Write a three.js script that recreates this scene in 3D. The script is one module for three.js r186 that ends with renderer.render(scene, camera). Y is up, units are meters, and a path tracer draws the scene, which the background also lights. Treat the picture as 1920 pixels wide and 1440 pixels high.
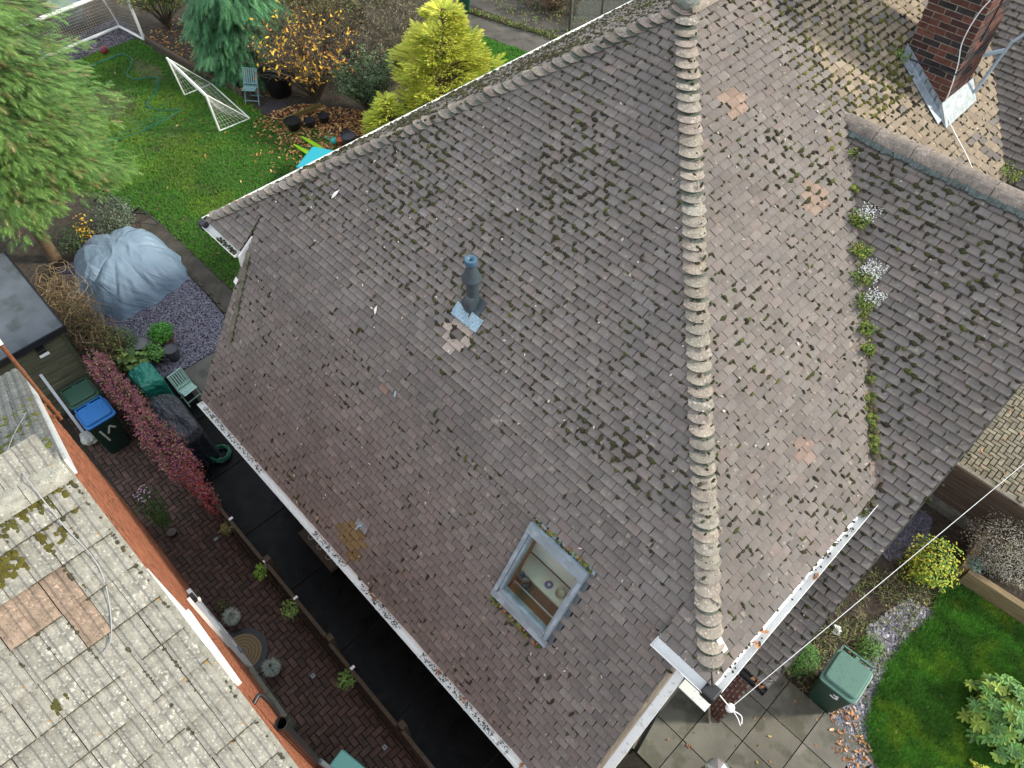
import * as THREE from 'three';
import { FontLoader } from 'three/addons/loaders/FontLoader.js';
import { TextGeometry } from 'three/addons/geometries/TextGeometry.js';
import { RoundedBoxGeometry } from 'three/addons/geometries/RoundedBoxGeometry.js';

// ---------------------------------------------------------------- camera, sky, sun, exposure
const scene = new THREE.Scene();
const CAM = new THREE.Vector3(0, 12.2, 0);
const YAW = THREE.MathUtils.degToRad(43.9), PITCH = THREE.MathUtils.degToRad(52.1);
const camera = new THREE.PerspectiveCamera(54.03, 4 / 3, 0.1, 400);
camera.position.copy(CAM);
const LOOK = new THREE.Vector3(Math.sin(YAW) * Math.cos(PITCH), -Math.sin(PITCH), -Math.cos(YAW) * Math.cos(PITCH));
camera.lookAt(CAM.clone().add(LOOK));
camera.updateMatrixWorld(true);
camera.updateProjectionMatrix();

const SUN = new THREE.Vector3(0.62, 0.52, 0.59).normalize();
{
  const w = 128, h = 64, data = new Float32Array(w * h * 4), d = new THREE.Vector3();
  for (let j = 0; j < h; j++) for (let i = 0; i < w; i++) {
    const el = ((j + 0.5) / h - 0.5) * Math.PI, az = ((i + 0.5) / w - 0.5) * 2 * Math.PI;
    d.set(Math.cos(az) * Math.cos(el), Math.sin(el), Math.sin(az) * Math.cos(el));
    const t = Math.max(0, Math.sin(el)), k = (j * w + i) * 4;
    const g = Math.pow(Math.max(0, d.dot(SUN)), 6) * 0.35;           // thin haze is brighter round the sun
    const r0 = el < 0 ? 0.30 : 0.80 - 0.05 * t, g0 = el < 0 ? 0.30 : 0.85 - 0.04 * t, b0 = el < 0 ? 0.28 : 0.89 + 0.01 * t;
    const m = el < 0 ? 0 : g;
    data[k] = r0 + m; data[k + 1] = g0 + m * 0.96; data[k + 2] = b0 + m * 0.88; data[k + 3] = 1;
  }
  const sky = new THREE.DataTexture(data, w, h, THREE.RGBAFormat, THREE.FloatType);
  sky.mapping = THREE.EquirectangularReflectionMapping;
  sky.minFilter = sky.magFilter = THREE.LinearFilter;
  sky.needsUpdate = true;
  scene.background = sky; scene.environment = sky;
}
const sun = new THREE.DirectionalLight(new THREE.Color(1.0, 0.93, 0.78), 3.2);
sun.position.copy(SUN).multiplyScalar(60).add(new THREE.Vector3(6, 0, -8));
sun.target.position.set(6, 0, -8);
sun.castShadow = true;
sun.shadow.radius = 12;
sun.shadow.mapSize.set(4096, 4096);
Object.assign(sun.shadow.camera, { left: -26, right: 26, top: 26, bottom: -26, near: 1, far: 140 });
scene.add(sun, sun.target);

const renderer = new THREE.WebGLRenderer({ antialias: true });
renderer.toneMapping = THREE.LinearToneMapping;
renderer.toneMappingExposure = 1.52;
renderer.shadowMap.enabled = true;

// ---------------------------------------------------------------- helpers
function mulberry(a) { return () => { a |= 0; a = a + 0x6D2B79F5 | 0; let t = Math.imul(a ^ a >>> 15, 1 | a); t = t + Math.imul(t ^ t >>> 7, 61 | t) ^ t; return ((t ^ t >>> 14) >>> 0) / 4294967296; }; }
let rnd = mulberry(7);
const R = (a, b) => a + (b - a) * rnd();
const seed = (s) => { rnd = mulberry(s); };
const V = (x, y, z) => new THREE.Vector3(x, y, z);
const lerp = THREE.MathUtils.lerp, clamp = THREE.MathUtils.clamp;
const smooth = (a, b, x) => { const t = clamp((x - a) / (b - a), 0, 1); return t * t * (3 - 2 * t); };
function hash(i, j, s) { let h = Math.imul(i, 374761393) ^ Math.imul(j, 668265263) ^ Math.imul(s, 2147483629 | 0); h = Math.imul(h ^ (h >>> 13), 1274126177); return ((h ^ (h >>> 16)) >>> 0) / 4294967296; }
function vn(x, y, p, s) {                                            // value noise; p > 0 makes it repeat every p
  const xi = Math.floor(x), yi = Math.floor(y), fx = x - xi, fy = y - yi;
  const w = (n) => p ? ((n % p) + p) % p : n;
  const u = fx * fx * (3 - 2 * fx), v = fy * fy * (3 - 2 * fy);
  const a = hash(w(xi), w(yi), s), b = hash(w(xi + 1), w(yi), s), c = hash(w(xi), w(yi + 1), s), d = hash(w(xi + 1), w(yi + 1), s);
  return (a + (b - a) * u) * (1 - v) + (c + (d - c) * u) * v;
}
function fbm(x, y, p, o, s) { let r = 0, a = 0.5, t = 0; for (let k = 0; k < o; k++) { r += a * vn(x, y, p, s + k * 17); t += a; a *= 0.5; x *= 2; y *= 2; p *= 2; } return r / t; }
const enc = (v) => Math.round(255 * (v <= 0.0031308 ? 12.92 * v : 1.055 * Math.pow(Math.min(1, v), 1 / 2.4) - 0.055));
function colourTex(n, fn) {                                          // fn(u, v) gives linear rgb
  const d = new Uint8Array(n * n * 4);
  for (let j = 0; j < n; j++) for (let i = 0; i < n; i++) { const c = fn(i / n, j / n), k = (j * n + i) * 4; d[k] = enc(Math.max(0, c[0])); d[k + 1] = enc(Math.max(0, c[1])); d[k + 2] = enc(Math.max(0, c[2])); d[k + 3] = 255; }
  const t = new THREE.DataTexture(d, n, n); t.colorSpace = THREE.SRGBColorSpace; t.wrapS = t.wrapT = THREE.RepeatWrapping;
  t.magFilter = THREE.LinearFilter; t.minFilter = THREE.LinearMipmapLinearFilter; t.generateMipmaps = true; t.needsUpdate = true; return t;
}
function greyTex(n, fn) {
  const d = new Uint8Array(n * n * 4);
  for (let j = 0; j < n; j++) for (let i = 0; i < n; i++) { const c = Math.round(255 * clamp(fn(i / n, j / n), 0, 1)), k = (j * n + i) * 4; d[k] = d[k + 1] = d[k + 2] = c; d[k + 3] = 255; }
  const t = new THREE.DataTexture(d, n, n); t.wrapS = t.wrapT = THREE.RepeatWrapping; t.magFilter = THREE.LinearFilter; t.needsUpdate = true; return t;
}
function spots(n, count, rMin, rMax, s) {                            // a wrapped mask of soft spots with ragged rims
  const r = mulberry(s), m = new Float32Array(n * n);
  for (let q = 0; q < count; q++) {
    const cx = r() * n, cy = r() * n, rad = (rMin + (rMax - rMin) * Math.pow(r(), 3)) * n, amp = 0.55 + 0.45 * r(), e = Math.ceil(rad * 1.4), ph = r() * 9;
    for (let y = -e; y <= e; y++) for (let x = -e; x <= e; x++) {
      const a = Math.atan2(y, x), rr = rad * (1 + 0.25 * Math.sin(a * 3 + ph) + 0.12 * Math.sin(a * 7 + ph * 2)), q2 = Math.hypot(x, y) / rr;
      if (q2 < 1) { const k = (((cy + y | 0) + n) % n) * n + (((cx + x | 0) + n) % n); m[k] = Math.max(m[k], amp * Math.min(1, (1 - q2) * 4)); }
    }
  }
  return (u, v) => m[Math.min(n - 1, v * n | 0) * n + Math.min(n - 1, u * n | 0)];
}
const rep = (t, x, y) => { const c = t.clone(); c.repeat.set(x, y ?? x); c.needsUpdate = true; return c; };
function mat(rgb, o = {}) {
  const { phys, ...q } = o;
  const m = phys ? new THREE.MeshPhysicalMaterial({ roughness: 0.9, ...q }) : new THREE.MeshStandardMaterial({ roughness: 0.9, ...q });
  m.color.setRGB(rgb[0], rgb[1], rgb[2]); return m;
}
const taken = new Map();
function numbered(n) { const k = taken.get(n) ?? 0; taken.set(n, k + 1); return k ? `${n}_${String(k).padStart(3, '0')}` : n; }
const origin = new WeakMap();                                        // world position of a thing's base
function thing(name, label, category, p, group) {
  const g = new THREE.Group(); g.name = numbered(name); g.position.copy(p); g.userData = { label, category };
  if (group) g.userData.group = group;
  origin.set(g, p.clone()); scene.add(g); return g;
}
const tag = (o, label, category, group, kind) => { o.userData.label = label; if (category) o.userData.category = category; if (group) o.userData.group = group; if (kind) o.userData.kind = kind; return o; };
const _a = V(), _b = V(), _n = V();
class MB {                                                           // collects faces given in world coordinates
  constructor() { this.p = []; this.n = []; this.u = []; this.c = []; this.col = [1, 1, 1]; }
  color(r, g, b) { this.col = [r, g, b]; return this; }
  vert(q, n, u, v) { this.p.push(q.x, q.y, q.z); this.n.push(n.x, n.y, n.z); this.u.push(u, v); this.c.push(...this.col); }
  tri(a, b, c, ua, ub, uc) {
    _a.subVectors(b, a); _b.subVectors(c, a); _n.crossVectors(_a, _b).normalize();
    const n = _n.clone(), f = (q) => Math.abs(n.y) > 0.6 ? [q.x, q.z] : Math.abs(n.x) > Math.abs(n.z) ? [q.z, q.y] : [q.x, q.y];
    const A = ua ?? f(a), B = ub ?? f(b), C = uc ?? f(c);
    this.vert(a, n, A[0], A[1]); this.vert(b, n, B[0], B[1]); this.vert(c, n, C[0], C[1]); return this;
  }
  quad(a, b, c, d) { const ax = _a.subVectors(b, a).length(), ay = _b.subVectors(d, a).length(), o = [a.x * 1.7 + a.y, a.z * 1.3 + a.y * 0.7]; this.tri(a, b, c, [o[0], o[1]], [o[0] + ax, o[1]], [o[0] + ax, o[1] + ay]); return this.tri(a, c, d, [o[0], o[1]], [o[0] + ax, o[1] + ay], [o[0], o[1] + ay]); }
  hex(b, t) {                                                        // two loops of 4 corners, b below t
    this.quad(b[3], b[2], b[1], b[0]); this.quad(t[0], t[1], t[2], t[3]);
    for (let i = 0; i < 4; i++) { const j = (i + 1) % 4; this.quad(b[i], b[j], t[j], t[i]); }
    return this;
  }
  box(c, s, ry = 0, rx = 0, rz = 0) { const m = new THREE.Matrix4().makeRotationFromEuler(new THREE.Euler(rx, ry, rz, 'YXZ')); m.setPosition(c); return this.boxM(m, s); }
  boxM(m, s) {
    const q = (x, y, z) => V(x * s.x / 2, y * s.y / 2, z * s.z / 2).applyMatrix4(m);
    return this.hex([q(-1, -1, 1), q(1, -1, 1), q(1, -1, -1), q(-1, -1, -1)], [q(-1, 1, 1), q(1, 1, 1), q(1, 1, -1), q(-1, 1, -1)]);
  }
  bar(a, b, w, h, up = V(0, 1, 0)) {                                 // a straight batten from a to b
    const d = b.clone().sub(a), L = d.length(); d.normalize();
    const s = V().crossVectors(up, d); if (s.lengthSq() < 1e-6) s.set(1, 0, 0); s.normalize();
    const u = V().crossVectors(d, s);
    const m = new THREE.Matrix4().makeBasis(d, u, s).setPosition(a.clone().add(b).multiplyScalar(0.5));
    return this.boxM(m, V(L, h, w));
  }
  geo(g, m) {
    const q = g.index ? g.toNonIndexed() : g, P = q.attributes.position, N = q.attributes.normal, U = q.attributes.uv, nm = new THREE.Matrix3().getNormalMatrix(m ?? new THREE.Matrix4());
    for (let i = 0; i < P.count; i++) {
      const a = V().fromBufferAttribute(P, i), n = V().fromBufferAttribute(N, i);
      if (m) { a.applyMatrix4(m); n.applyMatrix3(nm).normalize(); }
      this.vert(a, n, U ? U.getX(i) : 0, U ? U.getY(i) : 0);
    }
    return this;
  }
  tube(pts, r, seg = 6, r1) {                                        // a pipe through points, tapering to r1
    const f = pts.map((p, i) => V().subVectors(pts[Math.min(pts.length - 1, i + 1)], pts[Math.max(0, i - 1)]).normalize());
    let s = V(0, 1, 0).cross(f[0]); if (s.lengthSq() < 1e-4) s.set(1, 0, 0); s.normalize();
    const rings = pts.map((p, i) => {
      const t = f[i]; s.addScaledVector(t, -s.dot(t)).normalize(); const b = V().crossVectors(t, s), rr = r1 === undefined ? r : lerp(r, r1, i / (pts.length - 1));
      return [...Array(seg + 1)].map((_, k) => { const a = k / seg * Math.PI * 2, n = s.clone().multiplyScalar(Math.cos(a)).addScaledVector(b, Math.sin(a)); return { p: p.clone().addScaledVector(n, rr), n }; });
    });
    let len = 0;
    for (let i = 0; i < pts.length - 1; i++) {
      const l2 = len + pts[i].distanceTo(pts[i + 1]);
      for (let k = 0; k < seg; k++) {
        const A = rings[i][k], B = rings[i][k + 1], C = rings[i + 1][k + 1], D = rings[i + 1][k], w = r * 6.28 / seg;
        for (const [q, u, v] of [[A, k * w, len], [B, k * w + w, len], [C, k * w + w, l2], [A, k * w, len], [C, k * w + w, l2], [D, k * w, l2]]) this.vert(q.p, q.n, u, v);
      }
      len = l2;
    }
    if (seg > 4) for (const [ring, e] of [[rings[0], pts[0]], [rings.at(-1), pts.at(-1)]]) for (let k = 0; k < seg; k++) this.tri(e, ring[k].p, ring[k + 1].p);
    return this;
  }
  lathe(profile, at, seg = 20) { const g = new THREE.LatheGeometry(profile.map(([r, y]) => new THREE.Vector2(r, y)), seg); return this.geo(g, new THREE.Matrix4().setPosition(at)); }
  get tris() { return this.p.length / 9; }
  geometry(o) {
    const g = new THREE.BufferGeometry(), p = new Float32Array(this.p);
    if (o) for (let i = 0; i < p.length; i += 3) { p[i] -= o.x; p[i + 1] -= o.y; p[i + 2] -= o.z; }
    g.setAttribute('position', new THREE.BufferAttribute(p, 3)); g.setAttribute('normal', new THREE.BufferAttribute(new Float32Array(this.n), 3));
    g.setAttribute('uv', new THREE.BufferAttribute(new Float32Array(this.u), 2)); g.setAttribute('color', new THREE.BufferAttribute(new Float32Array(this.c), 3));
    return g;
  }
  build(name, m, parent, kind) {                                     // ONE named mesh: a part of parent, or a top-level thing standing at its own base
    if (!this.p.length) return null;
    let o = origin.get(parent);
    if (!parent) {
      const b = new THREE.Box3().setFromArray(this.p); o = V((b.min.x + b.max.x) / 2, b.min.y, (b.min.z + b.max.z) / 2);
    }
    const k = new THREE.Mesh(this.geometry(o), m); k.name = parent ? name : numbered(name);
    if (parent) parent.add(k); else { k.position.copy(o); scene.add(k); }
    origin.set(k, o); if (kind) k.userData.kind = kind; return k;
  }
}
const structure = (o, label) => { o.userData.kind = 'structure'; if (label) o.userData.label = label; return o; };
const flat = (pts, y, name, m, parent) => {                          // a level sheet with uv in metres
  const sh = new THREE.Shape(pts.map(([x, z]) => new THREE.Vector2(x, -z))), g = new THREE.ShapeGeometry(sh).toNonIndexed(), P = g.attributes.position, b = new MB();
  for (let i = 0; i < P.count; i += 3) { const q = [0, 1, 2].map((k) => V(P.getX(i + k), y, -P.getY(i + k))); b.tri(q[0], q[1], q[2]); }
  return b.build(name, m, parent);
};
const inside = (pts, x, z) => { let r = false; for (let i = 0, j = pts.length - 1; i < pts.length; j = i++) { const [xi, zi] = pts[i], [xj, zj] = pts[j]; if ((zi > z) !== (zj > z) && x < (xj - xi) * (z - zi) / (zj - zi) + xi) r = !r; } return r; };
const _p = V();
const onScreen = (q) => { _p.copy(q).project(camera); return _p; };
const curve = (pts, n) => new THREE.CatmullRomCurve3(pts).getPoints(n);
// ---------------------------------------------------------------- materials
const T = {};
{
  const w1 = spots(1024, 420, 0.0012, 0.007, 11), w2 = spots(1024, 60, 0.005, 0.016, 12), dk = spots(1024, 60, 0.002, 0.010, 13);
  T.tile = colourTex(1024, (u, v) => {
    const big = fbm(u * 6, v * 6, 6, 4, 3), fine = vn(u * 512, v * 512, 512, 5), mid = fbm(u * 60, v * 60, 60, 3, 9);
    let g = 0.36 + 0.26 * big + 0.12 * (mid - 0.5) + 0.10 * (fine - 0.5);
    const d = dk(u, v) * 0.45; g *= 1 - d;
    const w = Math.max(w1(u, v) * 0.8, w2(u, v) * 0.85), hue = fbm(u * 9 + 3, v * 9, 9, 3, 41);
    return [lerp(g * (1 + 0.08 * (hue - 0.5)), 0.93, w), lerp(g, 0.90, w), lerp(g * (1 - 0.08 * (hue - 0.5)), 0.80, w)];
  });
  T.tileBump = greyTex(512, (u, v) => 0.5 + 0.5 * (fbm(u * 48, v * 48, 48, 4, 31) - 0.5) + 0.25 * (vn(u * 256, v * 256, 256, 8) - 0.5));
  const l1 = spots(1024, 2200, 0.002, 0.011, 21), l2 = spots(1024, 1500, 0.0015, 0.007, 22), l3 = spots(1024, 44, 0.007, 0.021, 23), l4 = spots(1024, 6, 0.004, 0.012, 24);
  T.lichen = colourTex(1024, (u, v) => {
    const a = fbm(u * 8, v * 8, 8, 4, 51), f = vn(u * 400, v * 400, 400, 52), m = fbm(u * 30, v * 30, 30, 3, 56);
    const patch = smooth(0.40, 0.66, fbm(u * 5, v * 5, 5, 3, 57));
    let r = 0.50 + 0.20 * (a - 0.5) + 0.24 * (f - 0.5) + 0.34 * (m - 0.5), g = r * 0.975, b = r * 0.91;
    const w = Math.max(l1(u, v) * (0.25 + 0.7 * patch), l3(u, v)); r = lerp(r, 0.93, w); g = lerp(g, 0.92, w); b = lerp(b, 0.88, w);
    const k = l2(u, v) * 0.62 * (0.35 + 0.65 * (1 - patch)); r *= 1 - k; g *= 1 - k; b *= 1 - k;
    const o = l4(u, v); return [lerp(r, 0.75, o), lerp(g, 0.36, o), lerp(b, 0.04, o)];
  });
  T.concrete = colourTex(512, (u, v) => {
    const a = fbm(u * 5, v * 5, 5, 5, 61), f = vn(u * 256, v * 256, 256, 62), st = smooth(0.5, 0.75, fbm(u * 7 + 2, v * 7, 7, 4, 63));
    const g = (0.34 + 0.34 * a + 0.10 * (f - 0.5)) * (1 - 0.35 * st); return [g, g * (0.985 + 0.03 * st), g * (0.93 - 0.05 * st)];
  });
  T.soil = colourTex(512, (u, v) => { const a = fbm(u * 10, v * 10, 10, 5, 71), f = vn(u * 200, v * 200, 200, 72), c = fbm(u * 40, v * 40, 40, 2, 73); const g = 0.12 + 0.5 * a * c + 0.22 * f * c; return [g, g * 0.84, g * 0.66]; });
  T.turf = colourTex(512, (u, v) => { const a = fbm(u * 8, v * 8, 8, 4, 81), f = fbm(u * 90, v * 90, 90, 2, 82); const g = 0.25 + 0.5 * a + 0.5 * (f - 0.5); return [g * 0.80, g * 0.82, g * 0.42]; });
  T.wood = colourTex(512, (u, v) => {
    const gr = fbm(u * 4 + 0.3 * fbm(u * 6, v * 6, 6, 3, 90), v * 64, 64, 4, 91), a = fbm(u * 5, v * 8, 8, 3, 92), f = vn(u * 24, v * 300, 300, 93);
    const g = 0.30 + 0.45 * gr * (0.7 + 0.6 * a) + 0.14 * (f - 0.5); return [g, g * 0.93, g * 0.80];
  });
  T.fine = greyTex(256, (u, v) => 0.5 + 0.7 * (fbm(u * 40, v * 40, 40, 3, 95) - 0.5));
  T.grime = colourTex(512, (u, v) => {                              // white plastic, with algae streaks and specks
    const a = smooth(0.55, 0.8, fbm(u * 12, v * 12, 12, 4, 97)), s = smooth(0.70, 0.80, fbm(u * 40, v * 40, 40, 2, 98)), q = 0.97 - 0.14 * a - 0.25 * s;
    return [q * 0.99, q, q * 0.985];
  });
  T.cloth = greyTex(256, (u, v) => 0.5 + 0.6 * (fbm(u * 10, v * 10, 10, 4, 99) - 0.5));
  T.lead = colourTex(256, (u, v) => { const a = fbm(u * 6, v * 6, 6, 4, 101), b = smooth(0.5, 0.7, fbm(u * 11, v * 11, 11, 3, 102)); const g = 0.45 + 0.35 * a + 0.2 * b; return [g * 0.93, g * 0.98, g]; });
}
const M = {
  tile: mat([0.372, 0.340, 0.318], { map: rep(T.tile, 0.5), vertexColors: true, bumpMap: rep(T.tileBump, 2), bumpScale: 0.0025, roughness: 0.92 }),
  hip: mat([0.50, 0.465, 0.435], { map: rep(T.lichen, 0.8), vertexColors: true, bumpMap: rep(T.tileBump, 2), bumpScale: 0.004, roughness: 0.93 }),
  deck: mat([0.05, 0.045, 0.04]),
  mortar: mat([0.34, 0.36, 0.34], { map: rep(T.concrete, 2), vertexColors: true, bumpMap: rep(T.fine, 4), bumpScale: 0.006 }),
  concreteTile: mat([0.47, 0.465, 0.44], { map: rep(T.lichen, 0.9), vertexColors: true, bumpMap: rep(T.fine, 5), bumpScale: 0.003 }),
  white: mat([0.80, 0.81, 0.81], { map: rep(T.grime, 0.7), roughness: 0.35 }),
  cleanWhite: mat([0.82, 0.83, 0.83], { roughness: 0.35 }),
  brick: mat([0.9, 0.9, 0.9], { vertexColors: true, map: rep(T.concrete, 3), bumpMap: rep(T.fine, 6), bumpScale: 0.004, roughness: 0.95 }),
  render: mat([0.55, 0.52, 0.46], { map: rep(T.concrete, 0.5) }),
  blackPlastic: mat([0.018, 0.019, 0.021], { roughness: 0.38 }),
  greyPlastic: mat([0.10, 0.125, 0.14], { roughness: 0.45 }),
  lead: mat([0.42, 0.47, 0.52], { map: rep(T.lead, 2), roughness: 0.55, metalness: 0.25, bumpMap: rep(T.fine, 3), bumpScale: 0.003 }),
  frameMetal: mat([0.42, 0.51, 0.57], { roughness: 0.4, metalness: 0.1, map: rep(T.lead, 0.8) }),
  soil: mat([0.16, 0.15, 0.14], { map: rep(T.soil, 0.6), bumpMap: rep(T.fine, 2), bumpScale: 0.02, roughness: 1 }),
  turf: mat([0.12, 0.15, 0.08], { map: rep(T.turf, 0.35), roughness: 1 }),
  wetShaded: mat([0.010, 0.011, 0.013], { phys: true, specularIntensity: 0.22, map: rep(T.concrete, 0.4), roughness: 0.6, roughnessMap: rep(T.cloth, 0.7), bumpMap: rep(T.fine, 2), bumpScale: 0.002 }),  // wet slabs, with the deep shade of the passage put into the colour
  slab: mat([0.34, 0.33, 0.30], { map: rep(T.concrete, 0.55), vertexColors: true, bumpMap: rep(T.fine, 3), bumpScale: 0.003 }),
  paver: mat([0.75, 0.75, 0.75], { map: rep(T.concrete, 2), vertexColors: true, bumpMap: rep(T.fine, 5), bumpScale: 0.003, roughness: 0.85 }),
  wood: mat([0.85, 0.85, 0.85], { map: rep(T.wood, 1), vertexColors: true, bumpMap: rep(T.fine, 3), bumpScale: 0.003 }),
  leaf: mat([1, 1, 1], { vertexColors: true, roughness: 0.75, side: THREE.DoubleSide }),
  glossLeaf: mat([1, 1, 1], { vertexColors: true, roughness: 0.6, side: THREE.DoubleSide }),
  bark: mat([0.9, 0.9, 0.9], { vertexColors: true, map: rep(T.wood, 2), bumpMap: rep(T.fine, 4), bumpScale: 0.01, roughness: 1 }),
  moss: mat([1, 1, 1], { vertexColors: true, roughness: 1, bumpMap: rep(T.fine, 12), bumpScale: 0.006 }),
  painted: mat([0.9, 0.9, 0.9], { vertexColors: true, roughness: 0.5, map: rep(T.grime, 1) }),
  plastic: mat([1, 1, 1], { vertexColors: true, roughness: 0.4 }),
  slate: mat([1, 1, 1], { vertexColors: true, roughness: 0.55 }),
  net: mat([0.75, 0.76, 0.74], { roughness: 0.8 }),
};
// ---------------------------------------------------------------- the house under the camera
const house = thing('house', 'house with brown plain tiled hipped roof covered in moss, under the camera', 'house', V(8, 0, -4.6));
const EY = 5.0, FX = 2.77, FZ = -0.22, RZ = -9.30, AX = 7.04, AZ = -4.61, AY = 8.27;
const plane = (o, u, v) => { u = u.clone().normalize(); v = v.clone().normalize(); const n = V().crossVectors(u, v).normalize(); if (n.y < 0) n.negate(); return { o, u, v, n, at(a, b, h = 0) { return o.clone().addScaledVector(u, a).addScaledVector(v, b).addScaledVector(n, h); } }; };
const FRONT = plane(V(FX, EY, FZ), V(1, 0, 0), V(0, 0.745, -1));
const SIDE = plane(V(FX, EY, -9.0), V(0, 0, 1), V(1, 0.766, 0));
const REAR = plane(V(FX, EY, RZ), V(1, 0, 0), V(0, 0.697, 1));
const CAT = plane(V(1.40, 2.83, -8.37), V(0, 0, 1), V(1.63, 2.35, 0));
// the sweep where the steep lower slope eases into the upper one
const BENDA = plane(V(2.859, 4.9335, -8.37), V(0, 0, 1), V(0.1264, 0.155, 0)), BENDB = plane(V(2.9855, 5.0885, -8.37), V(0, 0, 1), V(0.1379, 0.1448, 0)), BENDC = plane(V(3.1234, 5.2333, -8.37), V(0, 0, 1), V(0.1451, 0.1377, 0));
const WING = plane(V(3.77, 3.52, -3.10), V(0, 0, 1), V(1, 0.761, 0));
const FARW = plane(V(9.5, 5.11, -3.2), V(0, 0, 1), V(1, 0.76, 0));
const pieces = {
  FRONT: [[[0, 0], [2.95, 0], [5.61, 3.42], [5.61, 5.474], [4.27, 5.474]], [[5.61, 3.42], [7.5, 1.06], [9.9, 4.3], [9.9, 5.474], [5.61, 5.474]]],
  SIDE: [[[0.2475, 0.61], [8.2676, 0.61], [4.39, 5.38]], [[-0.30, 0], [0.61, 0], [0.61, 0.61], [0.2475, 0.61]], [[8.16, 0], [8.78, 0], [8.2676, 0.61], [8.16, 0.61]]],
  REAR: [[[0, 0], [14, 0], [14, 5.71], [4.27, 5.71]]],
  BENDA: [[[0, 0], [7.77, 0], [7.77, 0.2], [0, 0.2]]], BENDB: [[[0, 0], [7.77, 0], [7.77, 0.2], [0, 0.2]]], BENDC: [[[0, 0], [7.77, 0], [7.77, 0.205], [0, 0.205]]],
  CAT: [[[0, 0], [7.77, 0], [7.77, 2.56], [0, 2.56]]],
  WING: [[[0.1, 5.80], [3.3, 5.80], [3.3, 2.5], [2.86, 2.5]], [[2.45, 0], [3.3, 0], [3.3, 2.5], [2.45, 2.5]]],
  FARW: [[[2.13, 0.97], [3.3, 0], [3.3, 5], [0, 5], [0, 3.3]]],
};
const PL = { FRONT, SIDE, REAR, CAT, BENDA, BENDB, BENDC, WING, FARW };
function clip(poly, conv) {                                          // Sutherland-Hodgman against a convex outline, any winding
  let area = 0; for (let i = 0; i < conv.length; i++) { const [a, b] = conv[i], [c, d] = conv[(i + 1) % conv.length]; area += a * d - b * c; }
  const s = Math.sign(area); let out = poly;
  for (let i = 0; i < conv.length && out.length; i++) {
    const A = conv[i], B = conv[(i + 1) % conv.length], f = (q) => s * ((B[0] - A[0]) * (q[1] - A[1]) - (B[1] - A[1]) * (q[0] - A[0])), inp = out; out = [];
    for (let k = 0; k < inp.length; k++) {
      const P = inp[k], Q = inp[(k + 1) % inp.length], p = f(P), q = f(Q);
      if (p >= 0) out.push(P);
      if ((p >= 0) !== (q >= 0)) { const t = p / (p - q); out.push([P[0] + (Q[0] - P[0]) * t, P[1] + (Q[1] - P[1]) * t]); }
    }
  }
  return out;
}
const GA = 0.1, TW = 0.165, WIN = { u0: 5.79, u1: 6.61, v0: 1.49, v1: 2.53 }; // gauge, tile width, roof window on CAT
const tiles = [];
const tone = [0.87, 0.835, 0.815];                                   // one batch of tiles covers every slope
const warm = (key, u, v) => {                                        // replaced or stained tiles, and the brightened tan stretch past the wing
  const near = (a, b, r) => Math.hypot(u - a, v - b) < r;
  if (key === 'FRONT') {
    if (near(4.14, 4.36, 0.17) || near(4.46, 3.0, 0.19)) return [1.30, 1.03, 0.88];
    if (near(2.35, 0.94, 0.14)) return [1.28, 1.02, 0.92];
    if (u > 5.75) return [1.42, 1.24, 0.98];  // tan tiles, with the brightness of sunlight painted into their colour
  }
  if (key === 'SIDE' && near(4.34, 1.06, 0.23) ) return [2.1, 1.92, 1.78];
  if (key === 'CAT' && near(3.70, 0.34, 0.25)) return [1.05, 0.86, 0.42];
  if (key === 'CAT' && near(3.16, 2.45, 0.07)) return [1.5, 1.16, 1.0];
  return null;
};
seed(101);
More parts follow.
